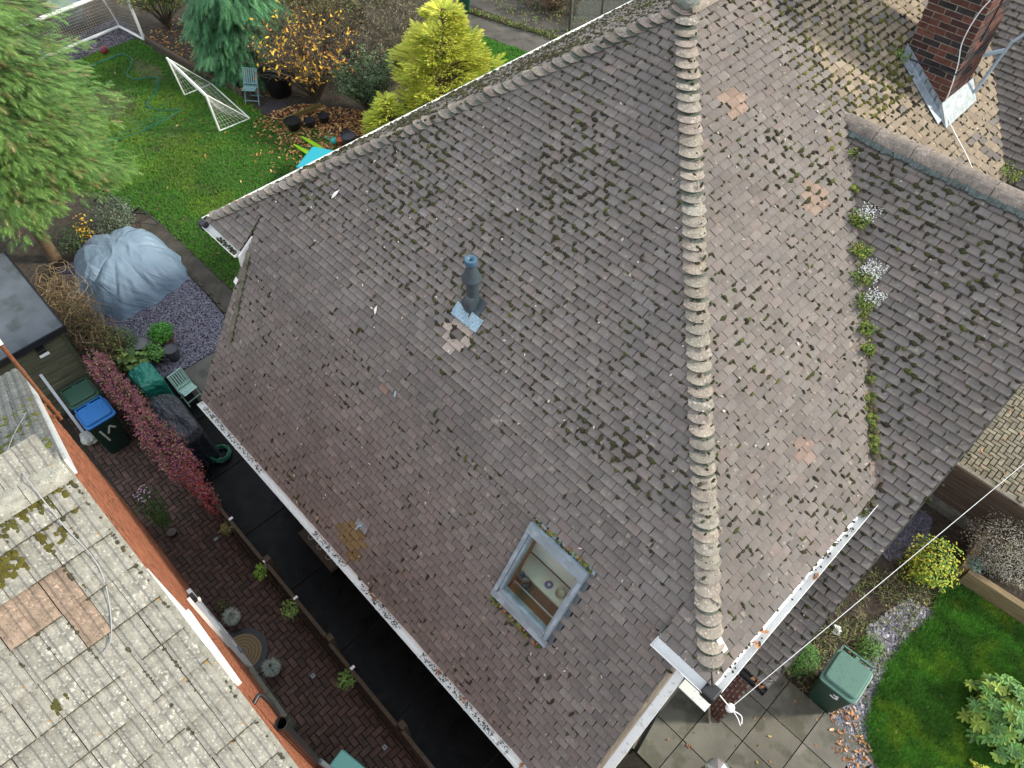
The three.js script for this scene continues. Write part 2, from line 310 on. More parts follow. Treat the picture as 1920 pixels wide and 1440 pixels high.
for (const key of Object.keys(PL)) {
  const P = PL[key];
  for (const poly of pieces[key]) {
    const us = poly.map((q) => q[0]), vs = poly.map((q) => q[1]), u0 = Math.min(...us), u1 = Math.max(...us), v1 = Math.max(...vs), v0 = Math.min(...vs);
    for (let i = Math.floor(v0 / GA + 1e-6); i * GA < v1; i++) {
      const off = (i % 2 ? TW / 2 : 0) + 0.004 * Math.sin(i * 1.7);
      for (let j = Math.floor((u0 - off) / TW) - 1; off + j * TW < u1; j++) {
        const a = off + j * TW + R(-0.002, 0.002), b = i * GA, du = R(-0.0025, 0.0025), w = TW - R(0.005, 0.009), drop = R(-0.006, 0.004), sk = R(-0.004, 0.004);
        const rect = [[a, b + drop - sk], [a + w, b + drop + sk], [a + w + du, b + GA + 0.018], [a + du, b + GA + 0.018]];
        const cu = a + w / 2, cv = b + GA / 2;
        if (key === 'CAT' && cu > WIN.u0 && cu < WIN.u1 && cv > WIN.v0 && cv < WIN.v1 - 0.02) continue;
        const q = clip(rect, poly); if (q.length < 3) continue;
        let area = 0; for (let k = 0; k < q.length; k++) { const [x1, y1] = q[k], [x2, y2] = q[(k + 1) % q.length]; area += x1 * y2 - x2 * y1; }
        if (Math.abs(area) / 2 < 0.0006) continue;
        const wave = key === 'FRONT' || key === 'SIDE' ? 0.012 * (fbm(cu * 0.7, cv * 0.7, 0, 2, 7) - 0.5) : 0.008 * (fbm(cu, cv, 0, 2, 8) - 0.5);
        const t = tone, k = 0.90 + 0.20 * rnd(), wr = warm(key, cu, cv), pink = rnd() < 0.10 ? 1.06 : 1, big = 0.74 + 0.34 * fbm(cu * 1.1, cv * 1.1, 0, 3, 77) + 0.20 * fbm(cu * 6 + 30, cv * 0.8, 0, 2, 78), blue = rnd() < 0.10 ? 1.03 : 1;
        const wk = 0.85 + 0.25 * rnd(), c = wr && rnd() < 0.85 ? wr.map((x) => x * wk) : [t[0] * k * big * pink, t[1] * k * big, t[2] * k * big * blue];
        const ctr = P.at(cu, cv, 0.02), s = onScreen(ctr), d = ctr.distanceTo(CAM), inv = Math.abs(s.x) < 0.98 && Math.abs(s.y) < 0.98;
        const face = CAM.clone().sub(ctr).normalize().dot(P.n), hid = (key === 'SIDE' && cv < 0.62) || key === 'REAR' || key === 'FARW';
        tiles.push({ P, q, c, b, wave, lift: R(-0.002, 0.004) + 0, worn: R(0, 0.004), uv: [rnd() * 4, rnd() * 4], big: inv && !hid ? Math.abs(area) * face / (d * d) : 0, key, cu, cv });
      }
    }
  }
}
function tileInto(mb, t) {                                            // a flat tile with a worn, rounded-off tail
  const { P, q, b } = t, th = 0.022, vb = b + 0.010 + t.worn, H = (v) => 0.040 + t.wave + t.lift - (v - b) * 0.25 - Math.max(0, vb - v) * 0.95, lo = (v) => 0.040 + t.wave + t.lift - (v - b) * 0.25 - th;
  mb.color(...t.c);
  const halves = [clip(q, [[-99, vb], [99, vb], [99, 99], [-99, 99]]), clip(q, [[-99, -99], [99, -99], [99, vb], [-99, vb]])];
  for (const h of halves) {
    if (h.length < 3) continue;
    const top = h.map(([u, v]) => P.at(u, v, H(v))), bot = h.map(([u, v]) => P.at(u, v, lo(v))), uvs = h.map(([u, v]) => [t.uv[0] + u - q[0][0], t.uv[1] + v - b]);
    _a.subVectors(top[1], top[0]); _b.subVectors(top[2], top[0]); _n.crossVectors(_a, _b); const flip = _n.dot(P.n) < 0;
    for (let k = 1; k < h.length - 1; k++) flip ? mb.tri(top[0], top[k + 1], top[k], uvs[0], uvs[k + 1], uvs[k]) : mb.tri(top[0], top[k], top[k + 1], uvs[0], uvs[k], uvs[k + 1]);
    for (let k = 0; k < h.length; k++) {
      const m = (k + 1) % h.length; if (Math.abs(h[k][1] - vb) < 1e-6 && Math.abs(h[m][1] - vb) < 1e-6) continue;
      const e = [uvs[k][0], uvs[k][1] - th], f = [uvs[m][0], uvs[m][1] - th];
      if (flip) { mb.tri(top[k], top[m], bot[m], uvs[k], uvs[m], f); mb.tri(top[k], bot[m], bot[k], uvs[k], f, e); } else { mb.tri(top[m], top[k], bot[k], uvs[m], uvs[k], e); mb.tri(top[m], bot[k], bot[m], uvs[m], e, f); }
    }
  }
}
{
  const order = [...tiles].sort((a, b) => b.big - a.big), single = new Set(order.slice(0, 300)), rest = new MB();
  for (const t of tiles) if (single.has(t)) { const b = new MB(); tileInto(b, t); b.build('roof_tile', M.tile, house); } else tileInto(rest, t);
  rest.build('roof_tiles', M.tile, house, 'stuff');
  const dk = new MB();                                               // boarding under the tiles
  for (const key of Object.keys(PL)) for (const poly of pieces[key]) {
    const P = PL[key];
    if (key === 'CAT') {
      for (const [a, b, c, d] of [[0, WIN.u0, 0, 2.56], [WIN.u1, 7.77, 0, 2.56], [WIN.u0, WIN.u1, 0, WIN.v0], [WIN.u0, WIN.u1, WIN.v1, 2.56]]) dk.quad(P.at(a, c, -0.012), P.at(b, c, -0.012), P.at(b, d, -0.012), P.at(a, d, -0.012));
    } else for (let k = 1; k < poly.length - 1; k++) dk.tri(...[0, k, k + 1].map((i) => P.at(poly[i][0], poly[i][1], -0.012)));
  }
  // the slopes turned away from the camera
  dk.quad(V(8.43, 7.06, 0.2), V(8.43, 7.06, -2.95), V(10.27, 5.65, -1.07), V(13.0, 3.57, 0.2)); 
  dk.build('roof_boarding', M.deck, house);
}
// walls
{
  const w = new MB();
  w.box(V(9.6, 2.45, -4.62), V(12.9, 4.9, 7.9)); w.box(V(2.46, 1.36, -4.44), V(1.36, 2.72, 7.6));
  w.build('wall', M.render, house);
  // gable wall of the projecting wing, in brick, below its tiled slope
  const g = new MB().color(0.40, 0.17, 0.12);
  g.hex([V(4.45, 0, 0.05), V(12.4, 0, 0.05), V(12.4, 0, -0.66), V(4.45, 0, -0.66)], [V(4.45, 3.9, 0.05), V(12.4, 3.9, 0.05), V(12.4, 3.9, -0.66), V(4.45, 3.9, -0.66)]);
  g.tri(V(4.45, 3.9, 0.05), V(12.4, 3.9, 0.05), V(8.43, 6.9, 0.05));
  g.build('wing_wall', M.brick, house);
}
// hip tiles: one bonnet for each course
// moss and soil lying along the valley
function bonnet(mb, at, axis, up, side, L, r0, r1, spread, sq) {
  const n = 8, th = 0.016, pt = (t, k, e) => { const a = lerp(-spread, spread, k / n), r = lerp(r1, r0, t) + e, s = Math.sin(a) * r * 1.08, h = (Math.cos(a) - 1) * r * sq; return at.clone().addScaledVector(axis, L * t * (1 - 0.42 * (a / spread) * (a / spread))).addScaledVector(side, s).addScaledVector(up, h + e * 0.5 + lerp(-0.020, 0.030, t)); };
  const uo = R(0, 5), vo = R(0, 5);
  for (let k = 0; k < n; k++) {
    const q = (t, kk, e) => pt(t, kk, e), w = r0 * spread * 2 / n, U = (kk, t) => [uo + kk * w, vo + t * L];
    for (const [t0, t1] of [[0, 0.5], [0.5, 1]]) { mb.tri(q(t0, k, 0), q(t1, k, 0), q(t1, k + 1, 0), U(k, t0), U(k, t1), U(k + 1, t1)); mb.tri(q(t0, k, 0), q(t1, k + 1, 0), q(t0, k + 1, 0), U(k, t0), U(k + 1, t1), U(k + 1, t0)); }
    mb.tri(q(1, k, 0), q(1, k, -th), q(1, k + 1, -th), U(k, 1), U(k, 1.1), U(k + 1, 1.1)); mb.tri(q(1, k, 0), q(1, k + 1, -th), q(1, k + 1, 0), U(k, 1), U(k + 1, 1.1), U(k + 1, 1));
  }
}
function hipLine(top, bottom, count, tints, rb, lift, sag, sq = 0.86, wob = 0.04) {
  const ax = bottom.clone().sub(top), L = ax.length(); ax.normalize();
  const side = V().crossVectors(ax, V(0, 1, 0)).normalize(), up = V().crossVectors(side, ax).normalize();
  const bed = new MB();
  const step = L / count;
  for (let i = 0; i < count; i++) {
    const g = R(0.78, 1.12), mb = new MB().color(tints[0] * g * R(0.96, 1.05), tints[1] * g, tints[2] * g * R(0.95, 1.03));
    const a2 = ax.clone().addScaledVector(side, R(-wob, wob)).addScaledVector(up, R(-wob, wob) * 0.4).normalize();
    bonnet(mb, top.clone().addScaledVector(ax, step * (i - 0.45)).addScaledVector(up, rb * lift - sag * Math.sin(Math.PI * (i + 0.5) / count) + R(-0.008, 0.008)).addScaledVector(side, R(-0.007, 0.007)), a2, up, side, step * R(1.38, 1.50), rb, rb * 0.84, 1.02, sq);
    mb.build('hip_tile', M.hip, house);
    // mortar bedding under each bonnet's tail
    const bg = R(0.75, 1.1); bed.color(0.66 * bg, 0.72 * bg, 0.66 * bg); bonnet(bed, top.clone().addScaledVector(ax, step * (i - 0.20) + R(-0.006, 0.010)).addScaledVector(up, rb * lift - sag * Math.sin(Math.PI * (i + 0.5) / count) - 0.028 + R(-0.004, 0.004)), ax, up, side, step * 1.42, rb * 0.97, rb * 0.8, 1.08, 0.9);
  }
  bed.build('mortar_bedding', M.mortar, house, 'stuff');
}
seed(202);
hipLine(V(AX, AY, AZ), V(FX + 0.10, EY + 0.06, FZ - 0.10), 54, [1.06, 1.03, 0.99], 0.142, 0.26, 0, 0.72);
hipLine(V(AX, AY, AZ), V(FX + 0.10, EY + 0.06, RZ + 0.10), 54, [0.98, 0.92, 0.89], 0.120, 0.58, 0.014, 1.2, 0.12);
// ridges: the main one runs away to the east, the wing's runs to the front
function ridge(a, b, n, r, name, tint, flat0 = 1) {
  const d = b.clone().sub(a), L = d.length() / n; d.normalize(); const side = V().crossVectors(d, V(0, 1, 0)).normalize(), up = V(0, 1, 0);
  for (let i = 0; i < n; i++) {
    const g = R(0.9, 1.08), mb = new MB().color(tint[0] * g, tint[1] * g, tint[2] * g), p0 = a.clone().addScaledVector(d, L * i + 0.004), uo = R(0, 6), e = R(-0.004, 0.004), N = 12;
    const pt = (t, k, h) => { const an = lerp(-1.45, 1.45, k / N); return p0.clone().addScaledVector(d, (L - 0.008) * t).addScaledVector(side, Math.sin(an) * (r + h)).addScaledVector(up, Math.cos(an) * (r + h) * flat0 + e); };
    for (let k = 0; k < N; k++) {
      const w = r * 2.9 / N, U = (kk, t) => [uo + t * L, kk * w];
      mb.tri(pt(0, k, 0), pt(0, k + 1, 0), pt(1, k + 1, 0), U(k, 0), U(k + 1, 0), U(k + 1, 1)); mb.tri(pt(0, k, 0), pt(1, k + 1, 0), pt(1, k, 0), U(k, 0), U(k + 1, 1), U(k, 1));
      for (const t of [0, 1]) { mb.tri(pt(t, k, 0), pt(t, k, -0.018), pt(t, k + 1, -0.018), U(k, 0), U(k, 0.02), U(k + 1, 0.02)); mb.tri(pt(t, k, 0), pt(t, k + 1, -0.018), pt(t, k + 1, 0), U(k, 0), U(k + 1, 0.02), U(k + 1, 0)); }
    }
    mb.build(name, M.hip, house);
  }
}
ridge(V(AX - 0.05, AY - 0.02, AZ), V(AX + 9, AY - 0.02, AZ), 20, 0.14, 'ridge_tile', [1.0, 0.95, 0.9]);
ridge(V(8.43, 6.985, -3.05), V(8.43, 6.985, 0.22), 7, 0.145, 'ridge_tile', [0.86, 0.80, 0.78]);
{
  const m = new MB().color(0.68, 0.78, 0.86);                        // pale mortar along the foot of the wing's ridge
  for (let z = -2.9; z < 0.15; z += 0.05) m.box(V(8.285 + R(-0.012, 0.012), 6.985 + R(-0.006, 0.012), z), V(0.07, 0.055, 0.07), R(-0.5, 0.5), R(-0.4, 0.4), 0.6 + R(-0.2, 0.2));
  m.build('ridge_mortar', M.mortar, house, 'stuff');
  // hip end caps: a lump of mortar where the hips meet the ridge
  const c = new MB().color(1.25, 1.3, 1.3), g = new THREE.IcosahedronGeometry(0.13, 2), P = g.attributes.position;
  for (let i = 0; i < P.count; i++) { const x = P.getX(i), y = P.getY(i), z = P.getZ(i), k = 0.85 + 0.35 * fbm(x * 9 + 5, z * 9 + y * 7 + 5, 0, 3, 4); P.setXYZ(i, x * k, y * k * 0.7, z * k); }
  g.computeVertexNormals(); c.geo(g, new THREE.Matrix4().setPosition(AX + 0.02, AY + 0.08, AZ)); c.build('mortar_cap', M.mortar, house);
}
// gutters: half-round troughs with brackets
function gutter(a, b, r, name, m = M.white, parent = house, ends = [1, 1], drop = 0.6) {
  const d = b.clone().sub(a).normalize(), side = V().crossVectors(d, V(0, 1, 0)).normalize(), mb = new MB().color(1, 1, 1), N = 10, L = a.distanceTo(b);
  const pt = (e, k, rr) => { const an = Math.PI * k / N; return e.clone().addScaledVector(side, Math.cos(an) * rr).add(V(0, -Math.sin(an) * rr * 1.05, 0)); };
  for (let k = 0; k < N; k++) for (const rr of [r, r - 0.006]) mb.quad(pt(a, k, rr), pt(b, k, rr), pt(b, k + 1, rr), pt(a, k + 1, rr));
  for (const k of [0, N]) mb.quad(pt(a, k, r), pt(b, k, r), pt(b, k, r - 0.006), pt(a, k, r - 0.006));
  [a, b].forEach((e, i) => { if (ends[i]) for (let k = 0; k < N; k++) mb.tri(e, pt(e, k, r), pt(e, k + 1, r)); });
  const g = mb.build(name, m, parent);
  for (let s = 0.25; s < L; s += 0.85) { const q = a.clone().addScaledVector(d, s), c = new MB(); for (let k = 0; k < N; k++) { c.quad(pt(q, k, r + 0.006), pt(q.clone().addScaledVector(d, 0.03), k, r + 0.006), pt(q.clone().addScaledVector(d, 0.03), k + 1, r + 0.006), pt(q, k + 1, r + 0.006)); } c.build('bracket', M.cleanWhite, g); }
  return g;
}
gutter(V(FX + 0.02, EY - 0.035, FZ + 0.045), V(5.72, EY - 0.035, FZ + 0.045), 0.062, 'gutter', M.cleanWhite, house, [0, 1]);
gutter(V(FX - 0.045, EY - 0.035, FZ - 0.02), V(FX - 0.045, EY - 0.035, -0.86), 0.062, 'gutter', M.cleanWhite, house, [0, 1]);
gutter(V(FX - 0.02, EY - 0.005, RZ - 0.06), V(15.5, EY - 0.005, RZ - 0.06), 0.058, 'gutter', M.white);
gutter(V(FX - 0.045, EY - 0.035, RZ + 0.02), V(FX - 0.045, EY - 0.035, -8.42), 0.062, 'gutter', M.white, house, [0, 1]);
gutter(V(1.335, 2.80, -8.37), V(1.335, 2.80, -0.55), 0.058, 'gutter', M.white, house, [1, 1]);
gutter(V(3.72, 3.475, -0.18), V(3.72, 3.475, 0.20), 0.055, 'gutter', M.blackPlastic);
// fascias, soffits, barge boards
{
  const f = new MB();
  f.box(V(4.3, EY - 0.10, FZ - 0.035), V(2.95, 0.18, 0.022)); f.build('fascia', M.white, house);
  new MB().box(V(FX + 0.035, EY - 0.10, -0.54), V(0.022, 0.18, 0.62)).build('fascia', M.white, house);
  new MB().box(V(9.2, EY - 0.10, RZ + 0.035), V(12.8, 0.18, 0.022)).build('fascia', M.white, house);
  new MB().box(V(FX + 0.035, EY - 0.10, -8.77), V(0.022, 0.18, 0.76)).build('fascia', M.white, house);
  new MB().box(V(1.425, 2.72, -4.47), V(0.022, 0.17, 7.78)).build('fascia', M.white, house);
  new MB().box(V(3.0, EY - 0.19, -0.54), V(0.42, 0.012, 0.60)).build('soffit', M.white, house);
  new MB().box(V(3.0, EY - 0.19, -8.67), V(0.42, 0.012, 0.54)).build('soffit', M.white, house);
  // boxed, flaking end of the rear eaves stub, and its mate at the front
  const e = new MB(); e.hex([V(2.70, 4.78, -8.385), V(3.0, 4.86, -8.385), V(3.0, 4.86, -8.33), V(2.70, 4.78, -8.34)], [V(2.72, 4.95, -8.385), V(3.0, 5.15, -8.385), V(3.0, 5.15, -8.35), V(2.72, 4.95, -8.355)]); e.build('eaves_end_board', M.white, house);
  const e2 = new MB(); e2.hex([V(2.80, 4.80, -0.855), V(3.08, 4.80, -0.855), V(3.08, 4.80, -0.875), V(2.80, 4.80, -0.875)], [V(2.80, 4.98, -0.855), V(3.08, 5.16, -0.855), V(3.08, 5.16, -0.875), V(2.80, 4.98, -0.875)]); e2.build('eaves_end_board', M.mortar, house);
  // catslide verges: weathered mortar strip, then a broad white barge board
  const s = new MB();
  s.color(0.80, 0.70, 0.58); { const a = CAT.at(7.795, -0.02, -0.005), b = CAT.at(7.795, 2.80, -0.005); s.bar(a, b, 0.05, 0.03, CAT.n); } s.build('verge_mortar', M.wood, house);
  const bb = new MB(); bb.bar(CAT.at(7.865, -0.06, -0.05), CAT.at(7.865, 2.70, -0.05), 0.095, 0.10, CAT.n); bb.build('barge_board', M.white, house);
  const rb = new MB(); rb.bar(CAT.at(-0.045, -0.04, -0.06), CAT.at(-0.045, 2.8, -0.06), 0.03, 0.12, CAT.n); rb.build('barge_board', M.mortar, house);
  const wv = new MB().color(0.66, 0.62, 0.60); wv.bar(WING.at(3.305, -0.02, 0.0), WING.at(3.305, 5.8, 0.0), 0.02, 0.04, WING.n); wv.build('verge_mortar', M.mortar, house);
  const vm = new MB().color(0.95, 0.86, 0.70);                       // wide mortar fillet on the catslide's rear verge
  for (let v = 1.25; v < 2.6; v += 0.028) vm.box(CAT.at(0.17 - (v - 1.9) * 0.13 + R(-0.012, 0.012), v, 0.044), V(0.05, 0.014, R(0.06, 0.10)), R(-0.2, 0.2), 0, 0.96); 
  vm.build('verge_fillet', M.mortar, house, 'stuff');
  // hopper at the front corner, downpipe, end bracket
  const h = new MB(); h.geo(new RoundedBoxGeometry(0.15, 0.13, 0.15, 3, 0.025), new THREE.Matrix4().makeRotationY(0).setPosition(FX - 0.03, EY - 0.075, FZ + 0.03)); h.build('gutter_corner', M.blackPlastic, house);
  const hr = new MB(); hr.geo(new RoundedBoxGeometry(0.14, 0.12, 0.14, 3, 0.02), new THREE.Matrix4().setPosition(FX - 0.04, EY - 0.07, RZ - 0.04)); hr.build('gutter_corner', M.blackPlastic, house);
  const p = new MB(); p.tube(curve([V(FX + 0.06, EY - 0.1, -0.34), V(FX + 0.10, EY - 0.35, -0.40), V(FX + 0.30, EY - 0.7, -0.55), V(FX + 0.33, EY - 1.0, -0.58), V(FX + 0.33, 0.05, -0.58)], 24), 0.034, 10); p.build('downpipe', M.blackPlastic, house);
}
// valley between front slope and wing: curved valley tiles
{
  const a = V(8.36, 7.02, -2.93), b = V(5.74, 5.04, -0.26), n = 34, d = b.clone().sub(a).normalize(), side = V().crossVectors(d, V(0, 1, 0)).normalize(), up = V().crossVectors(side, d).normalize();
  for (let i = 0; i < n; i++) {
    const g = R(0.8, 1.1), mb = new MB().color(1.12 * g, 0.92 * g, 0.84 * g), L = a.distanceTo(b) / n, o = a.clone().addScaledVector(d, L * (i - 0.2)), uo = R(0, 4);
    const pt = (t, k) => o.clone().addScaledVector(d, L * 1.35 * t).addScaledVector(side, (k - 2) * 0.035 * (0.8 + 0.3 * t)).addScaledVector(up, 0.012 + 0.008 * (k - 2) * (k - 2) + t * 0.016);
    for (let k = 0; k < 4; k++) { mb.quad(pt(0, k), pt(1, k), pt(1, k + 1), pt(0, k + 1)); mb.quad(pt(1, k), pt(1, k).addScaledVector(up, -0.014), pt(1, k + 1).addScaledVector(up, -0.014), pt(1, k + 1)); }
    mb.build('valley_tile', M.tile, house);
  }
}
// ---------------------------------------------------------------- chimney
seed(303);
{
  const x0 = 9.95, x1 = 10.73, z0 = -3.15, z1 = -2.47, core = new MB().color(0.80, 0.72, 0.62);
  core.box(V((x0 + x1) / 2, 7.8, (z0 + z1) / 2), V(x1 - x0 - 0.008, 3.2, z1 - z0 - 0.008));
  const chim = core.build('chimney', M.brick, house);
  const bricks = (() => { const L = []; for (let k = 0; k < 36; k++) { const y = 6.50 + k * 0.075, even = k % 2 === 0;
    for (let a = even ? 0 : 0.1125; a < z1 - z0 - 0.02; a += 0.225) { const l = Math.min(0.215, z1 - z0 - a); if (l > 0.03) L.push([x0 + 0.05, y, z1 - a - l / 2, 0.1025, l]); }
    for (let a = even ? 0.1125 : 0; a < x1 - x0 - 0.02; a += 0.225) { const l = Math.min(0.215, x1 - x0 - a); if (l > 0.03) L.push([x0 + a + l / 2, y, z1 - 0.05, l, 0.1025]); } } return L; })();
  for (const [x, y, z, sx, sz] of bricks) {
    const q = rnd(), c = q < 0.26 ? [0.07, 0.055, 0.065] : q < 0.5 ? [0.16, 0.072, 0.068] : [0.27, 0.105, 0.082], g = R(0.85, 1.2);
    const b = new MB().color(c[0] * g, c[1] * g, c[2] * g); b.box(V(x + R(-0.002, 0.002), y, z + R(-0.002, 0.002)), V(sx, 0.064, sz), R(-0.004, 0.004)); b.build('brick', M.brick, chim);
  }
  const yR = (z) => EY + 0.745 * (FZ - z) + 0.035;                  // roof surface of the front slope
  for (let k = 0; k < 7; k++) { const z = z1 - 0.05 - k * 0.1, y = yR(z), b = new MB(); b.hex([V(x0 - 0.012, y - 0.03, z + 0.055), V(x0 + 0.004, y - 0.03, z + 0.055), V(x0 + 0.004, y + 0.04, z - 0.055), V(x0 - 0.012, y + 0.04, z - 0.055)], [V(x0 - 0.012, y + 0.10, z + 0.055), V(x0 + 0.004, y + 0.10, z + 0.055), V(x0 + 0.004, y + 0.17, z - 0.055), V(x0 - 0.012, y + 0.17, z - 0.055)]); b.build('step_flashing', M.lead, chim); }
  const soak = new MB(); soak.hex([V(x0 - 0.13, yR(z1 + 0.1) + 0.012, z1 + 0.1), V(x0 + 0.02, yR(z1 + 0.1) + 0.012, z1 + 0.1), V(x0 + 0.02, yR(z0) + 0.012, z0), V(x0 - 0.13, yR(z0) + 0.012, z0)], [V(x0 - 0.13, yR(z1 + 0.1) + 0.024, z1 + 0.1), V(x0 + 0.02, yR(z1 + 0.1) + 0.06, z1 + 0.1), V(x0 + 0.02, yR(z0) + 0.06, z0), V(x0 - 0.13, yR(z0) + 0.024, z0)]); soak.build('soaker', M.lead, chim);
  const ap = new MB(); const A = (x, z, h) => V(x, yR(z) + h, z);
  ap.hex([A(x0 - 0.03, z1 + 0.19, 0.014), A(x1 + 0.06, z1 + 0.17, 0.014), A(x1 + 0.05, z1 - 0.01, 0.014), A(x0 - 0.03, z1 - 0.01, 0.014)], [A(x0 - 0.03, z1 + 0.19, 0.026), A(x1 + 0.06, z1 + 0.17, 0.026), A(x1 + 0.05, z1 + 0.006, 0.16), A(x0 - 0.03, z1 + 0.006, 0.16)]); ap.build('apron_flashing', mat([0.62, 0.66, 0.68], { map: rep(T.lead, 3), roughness: 0.6 }), chim);
  const ys = 7.34, st = new MB(); st.tube([V(x0 - 0.01, ys - 0.14, z0), V(x0 - 0.01, ys - 0.10, z1 + 0.01), V(x1 + 0.01, ys + 0.14, z1 + 0.01), V(x1 + 0.01, ys + 0.12, z0)], 0.012, 6); st.build('lashing_strap', M.blackPlastic, chim);
  const ju = new MB(); ju.tube(curve([V(x0 + 0.28, 7.55, z1 + 0.012), V(x0 + 0.33, 7.9, z1 + 0.012), V(x0 + 0.36, 8.2, z1 + 0.012)], 8), 0.008, 5); ju.build('dark_cable', M.blackPlastic, chim);
  const cab = new MB(); cab.tube(curve([V(x0 + 0.10, 8.9, z1 + 0.012), V(x0 + 0.02, 8.3, z1 + 0.014), V(x0 - 0.012, 7.95, z1 - 0.08), V(x0 - 0.012, 7.6, z1 - 0.10), V(x0 - 0.012, 7.35, z1 - 0.03), V(x0 + 0.03, 6.95, z1 + 0.014), V(x0 + 0.05, yR(z1) + 0.1, z1 + 0.02), A(x0 + 0.05, z1 + 0.22, 0.05), A(x0 + 0.02, z1 + 0.6, 0.05), A(x0 - 0.08, z1 + 0.9, 0.05), A(x0 - 0.22, z1 + 1.1, 0.06)], 60), 0.0075, 6);
  tag(cab.build('aerial_cable', M.cleanWhite), 'white aerial cable running down the brick chimney onto the tiles', 'cable');
}
{
  const d = thing('satellite_dish', 'grey satellite dish on a bracket beside the brick chimney', 'dish', V(10.74, 6.95, -2.42));
  const c = V(11.0, 7.62, -2.10), dir = V(0.55, 0.35, 0.75).normalize(), prof = []; for (let k = 0; k <= 8; k++) { const r = 0.30 * k / 8; prof.push([r, r * r * 0.75]); } for (let k = 8; k >= 0; k--) { const r = 0.30 * k / 8; prof.push([r, r * r * 0.75 - 0.008]); }
  const g = new THREE.LatheGeometry(prof.map(([r, y]) => new THREE.Vector2(r, y)), 28), q = new THREE.Quaternion().setFromUnitVectors(V(0, 1, 0), dir);
  new MB().color(0.40, 0.47, 0.54).geo(g, new THREE.Matrix4().compose(c, q, V(1, 1, 1))).build('reflector', M.plastic, d);
  const arm = c.clone().addScaledVector(dir, 0.34); arm.y -= 0.16;
  new MB().color(0.33, 0.40, 0.46).tube([c.clone().add(V(0, -0.28, 0.05)), arm], 0.012, 8).build('arm', M.plastic, d);
  new MB().color(0.30, 0.36, 0.42).tube([arm.clone().addScaledVector(dir, -0.05), arm.clone().addScaledVector(dir, 0.05)], 0.03, 10).build('receiver', M.plastic, d);
  new MB().color(0.36, 0.44, 0.50).tube([V(10.735, 6.72, -2.36), V(10.80, 7.15, -2.30), V(10.84, 7.42, -2.26)], 0.022, 8).build('mast', M.plastic, d);
  new MB().color(0.36, 0.44, 0.50).tube([V(10.84, 7.40, -2.26), c.clone().addScaledVector(dir, -0.01)], 0.02, 8).build('bracket', M.plastic, d);
  new MB().color(0.36, 0.44, 0.50).bar(V(10.72, 7.18, -2.5), V(10.83, 7.30, -2.27), 0.04, 0.04).bar(V(10.72, 7.02, -2.5), V(10.72, 7.34, -2.5), 0.05, 0.02, V(1, 0, 0)).build('wall_plate', M.plastic, d);
}
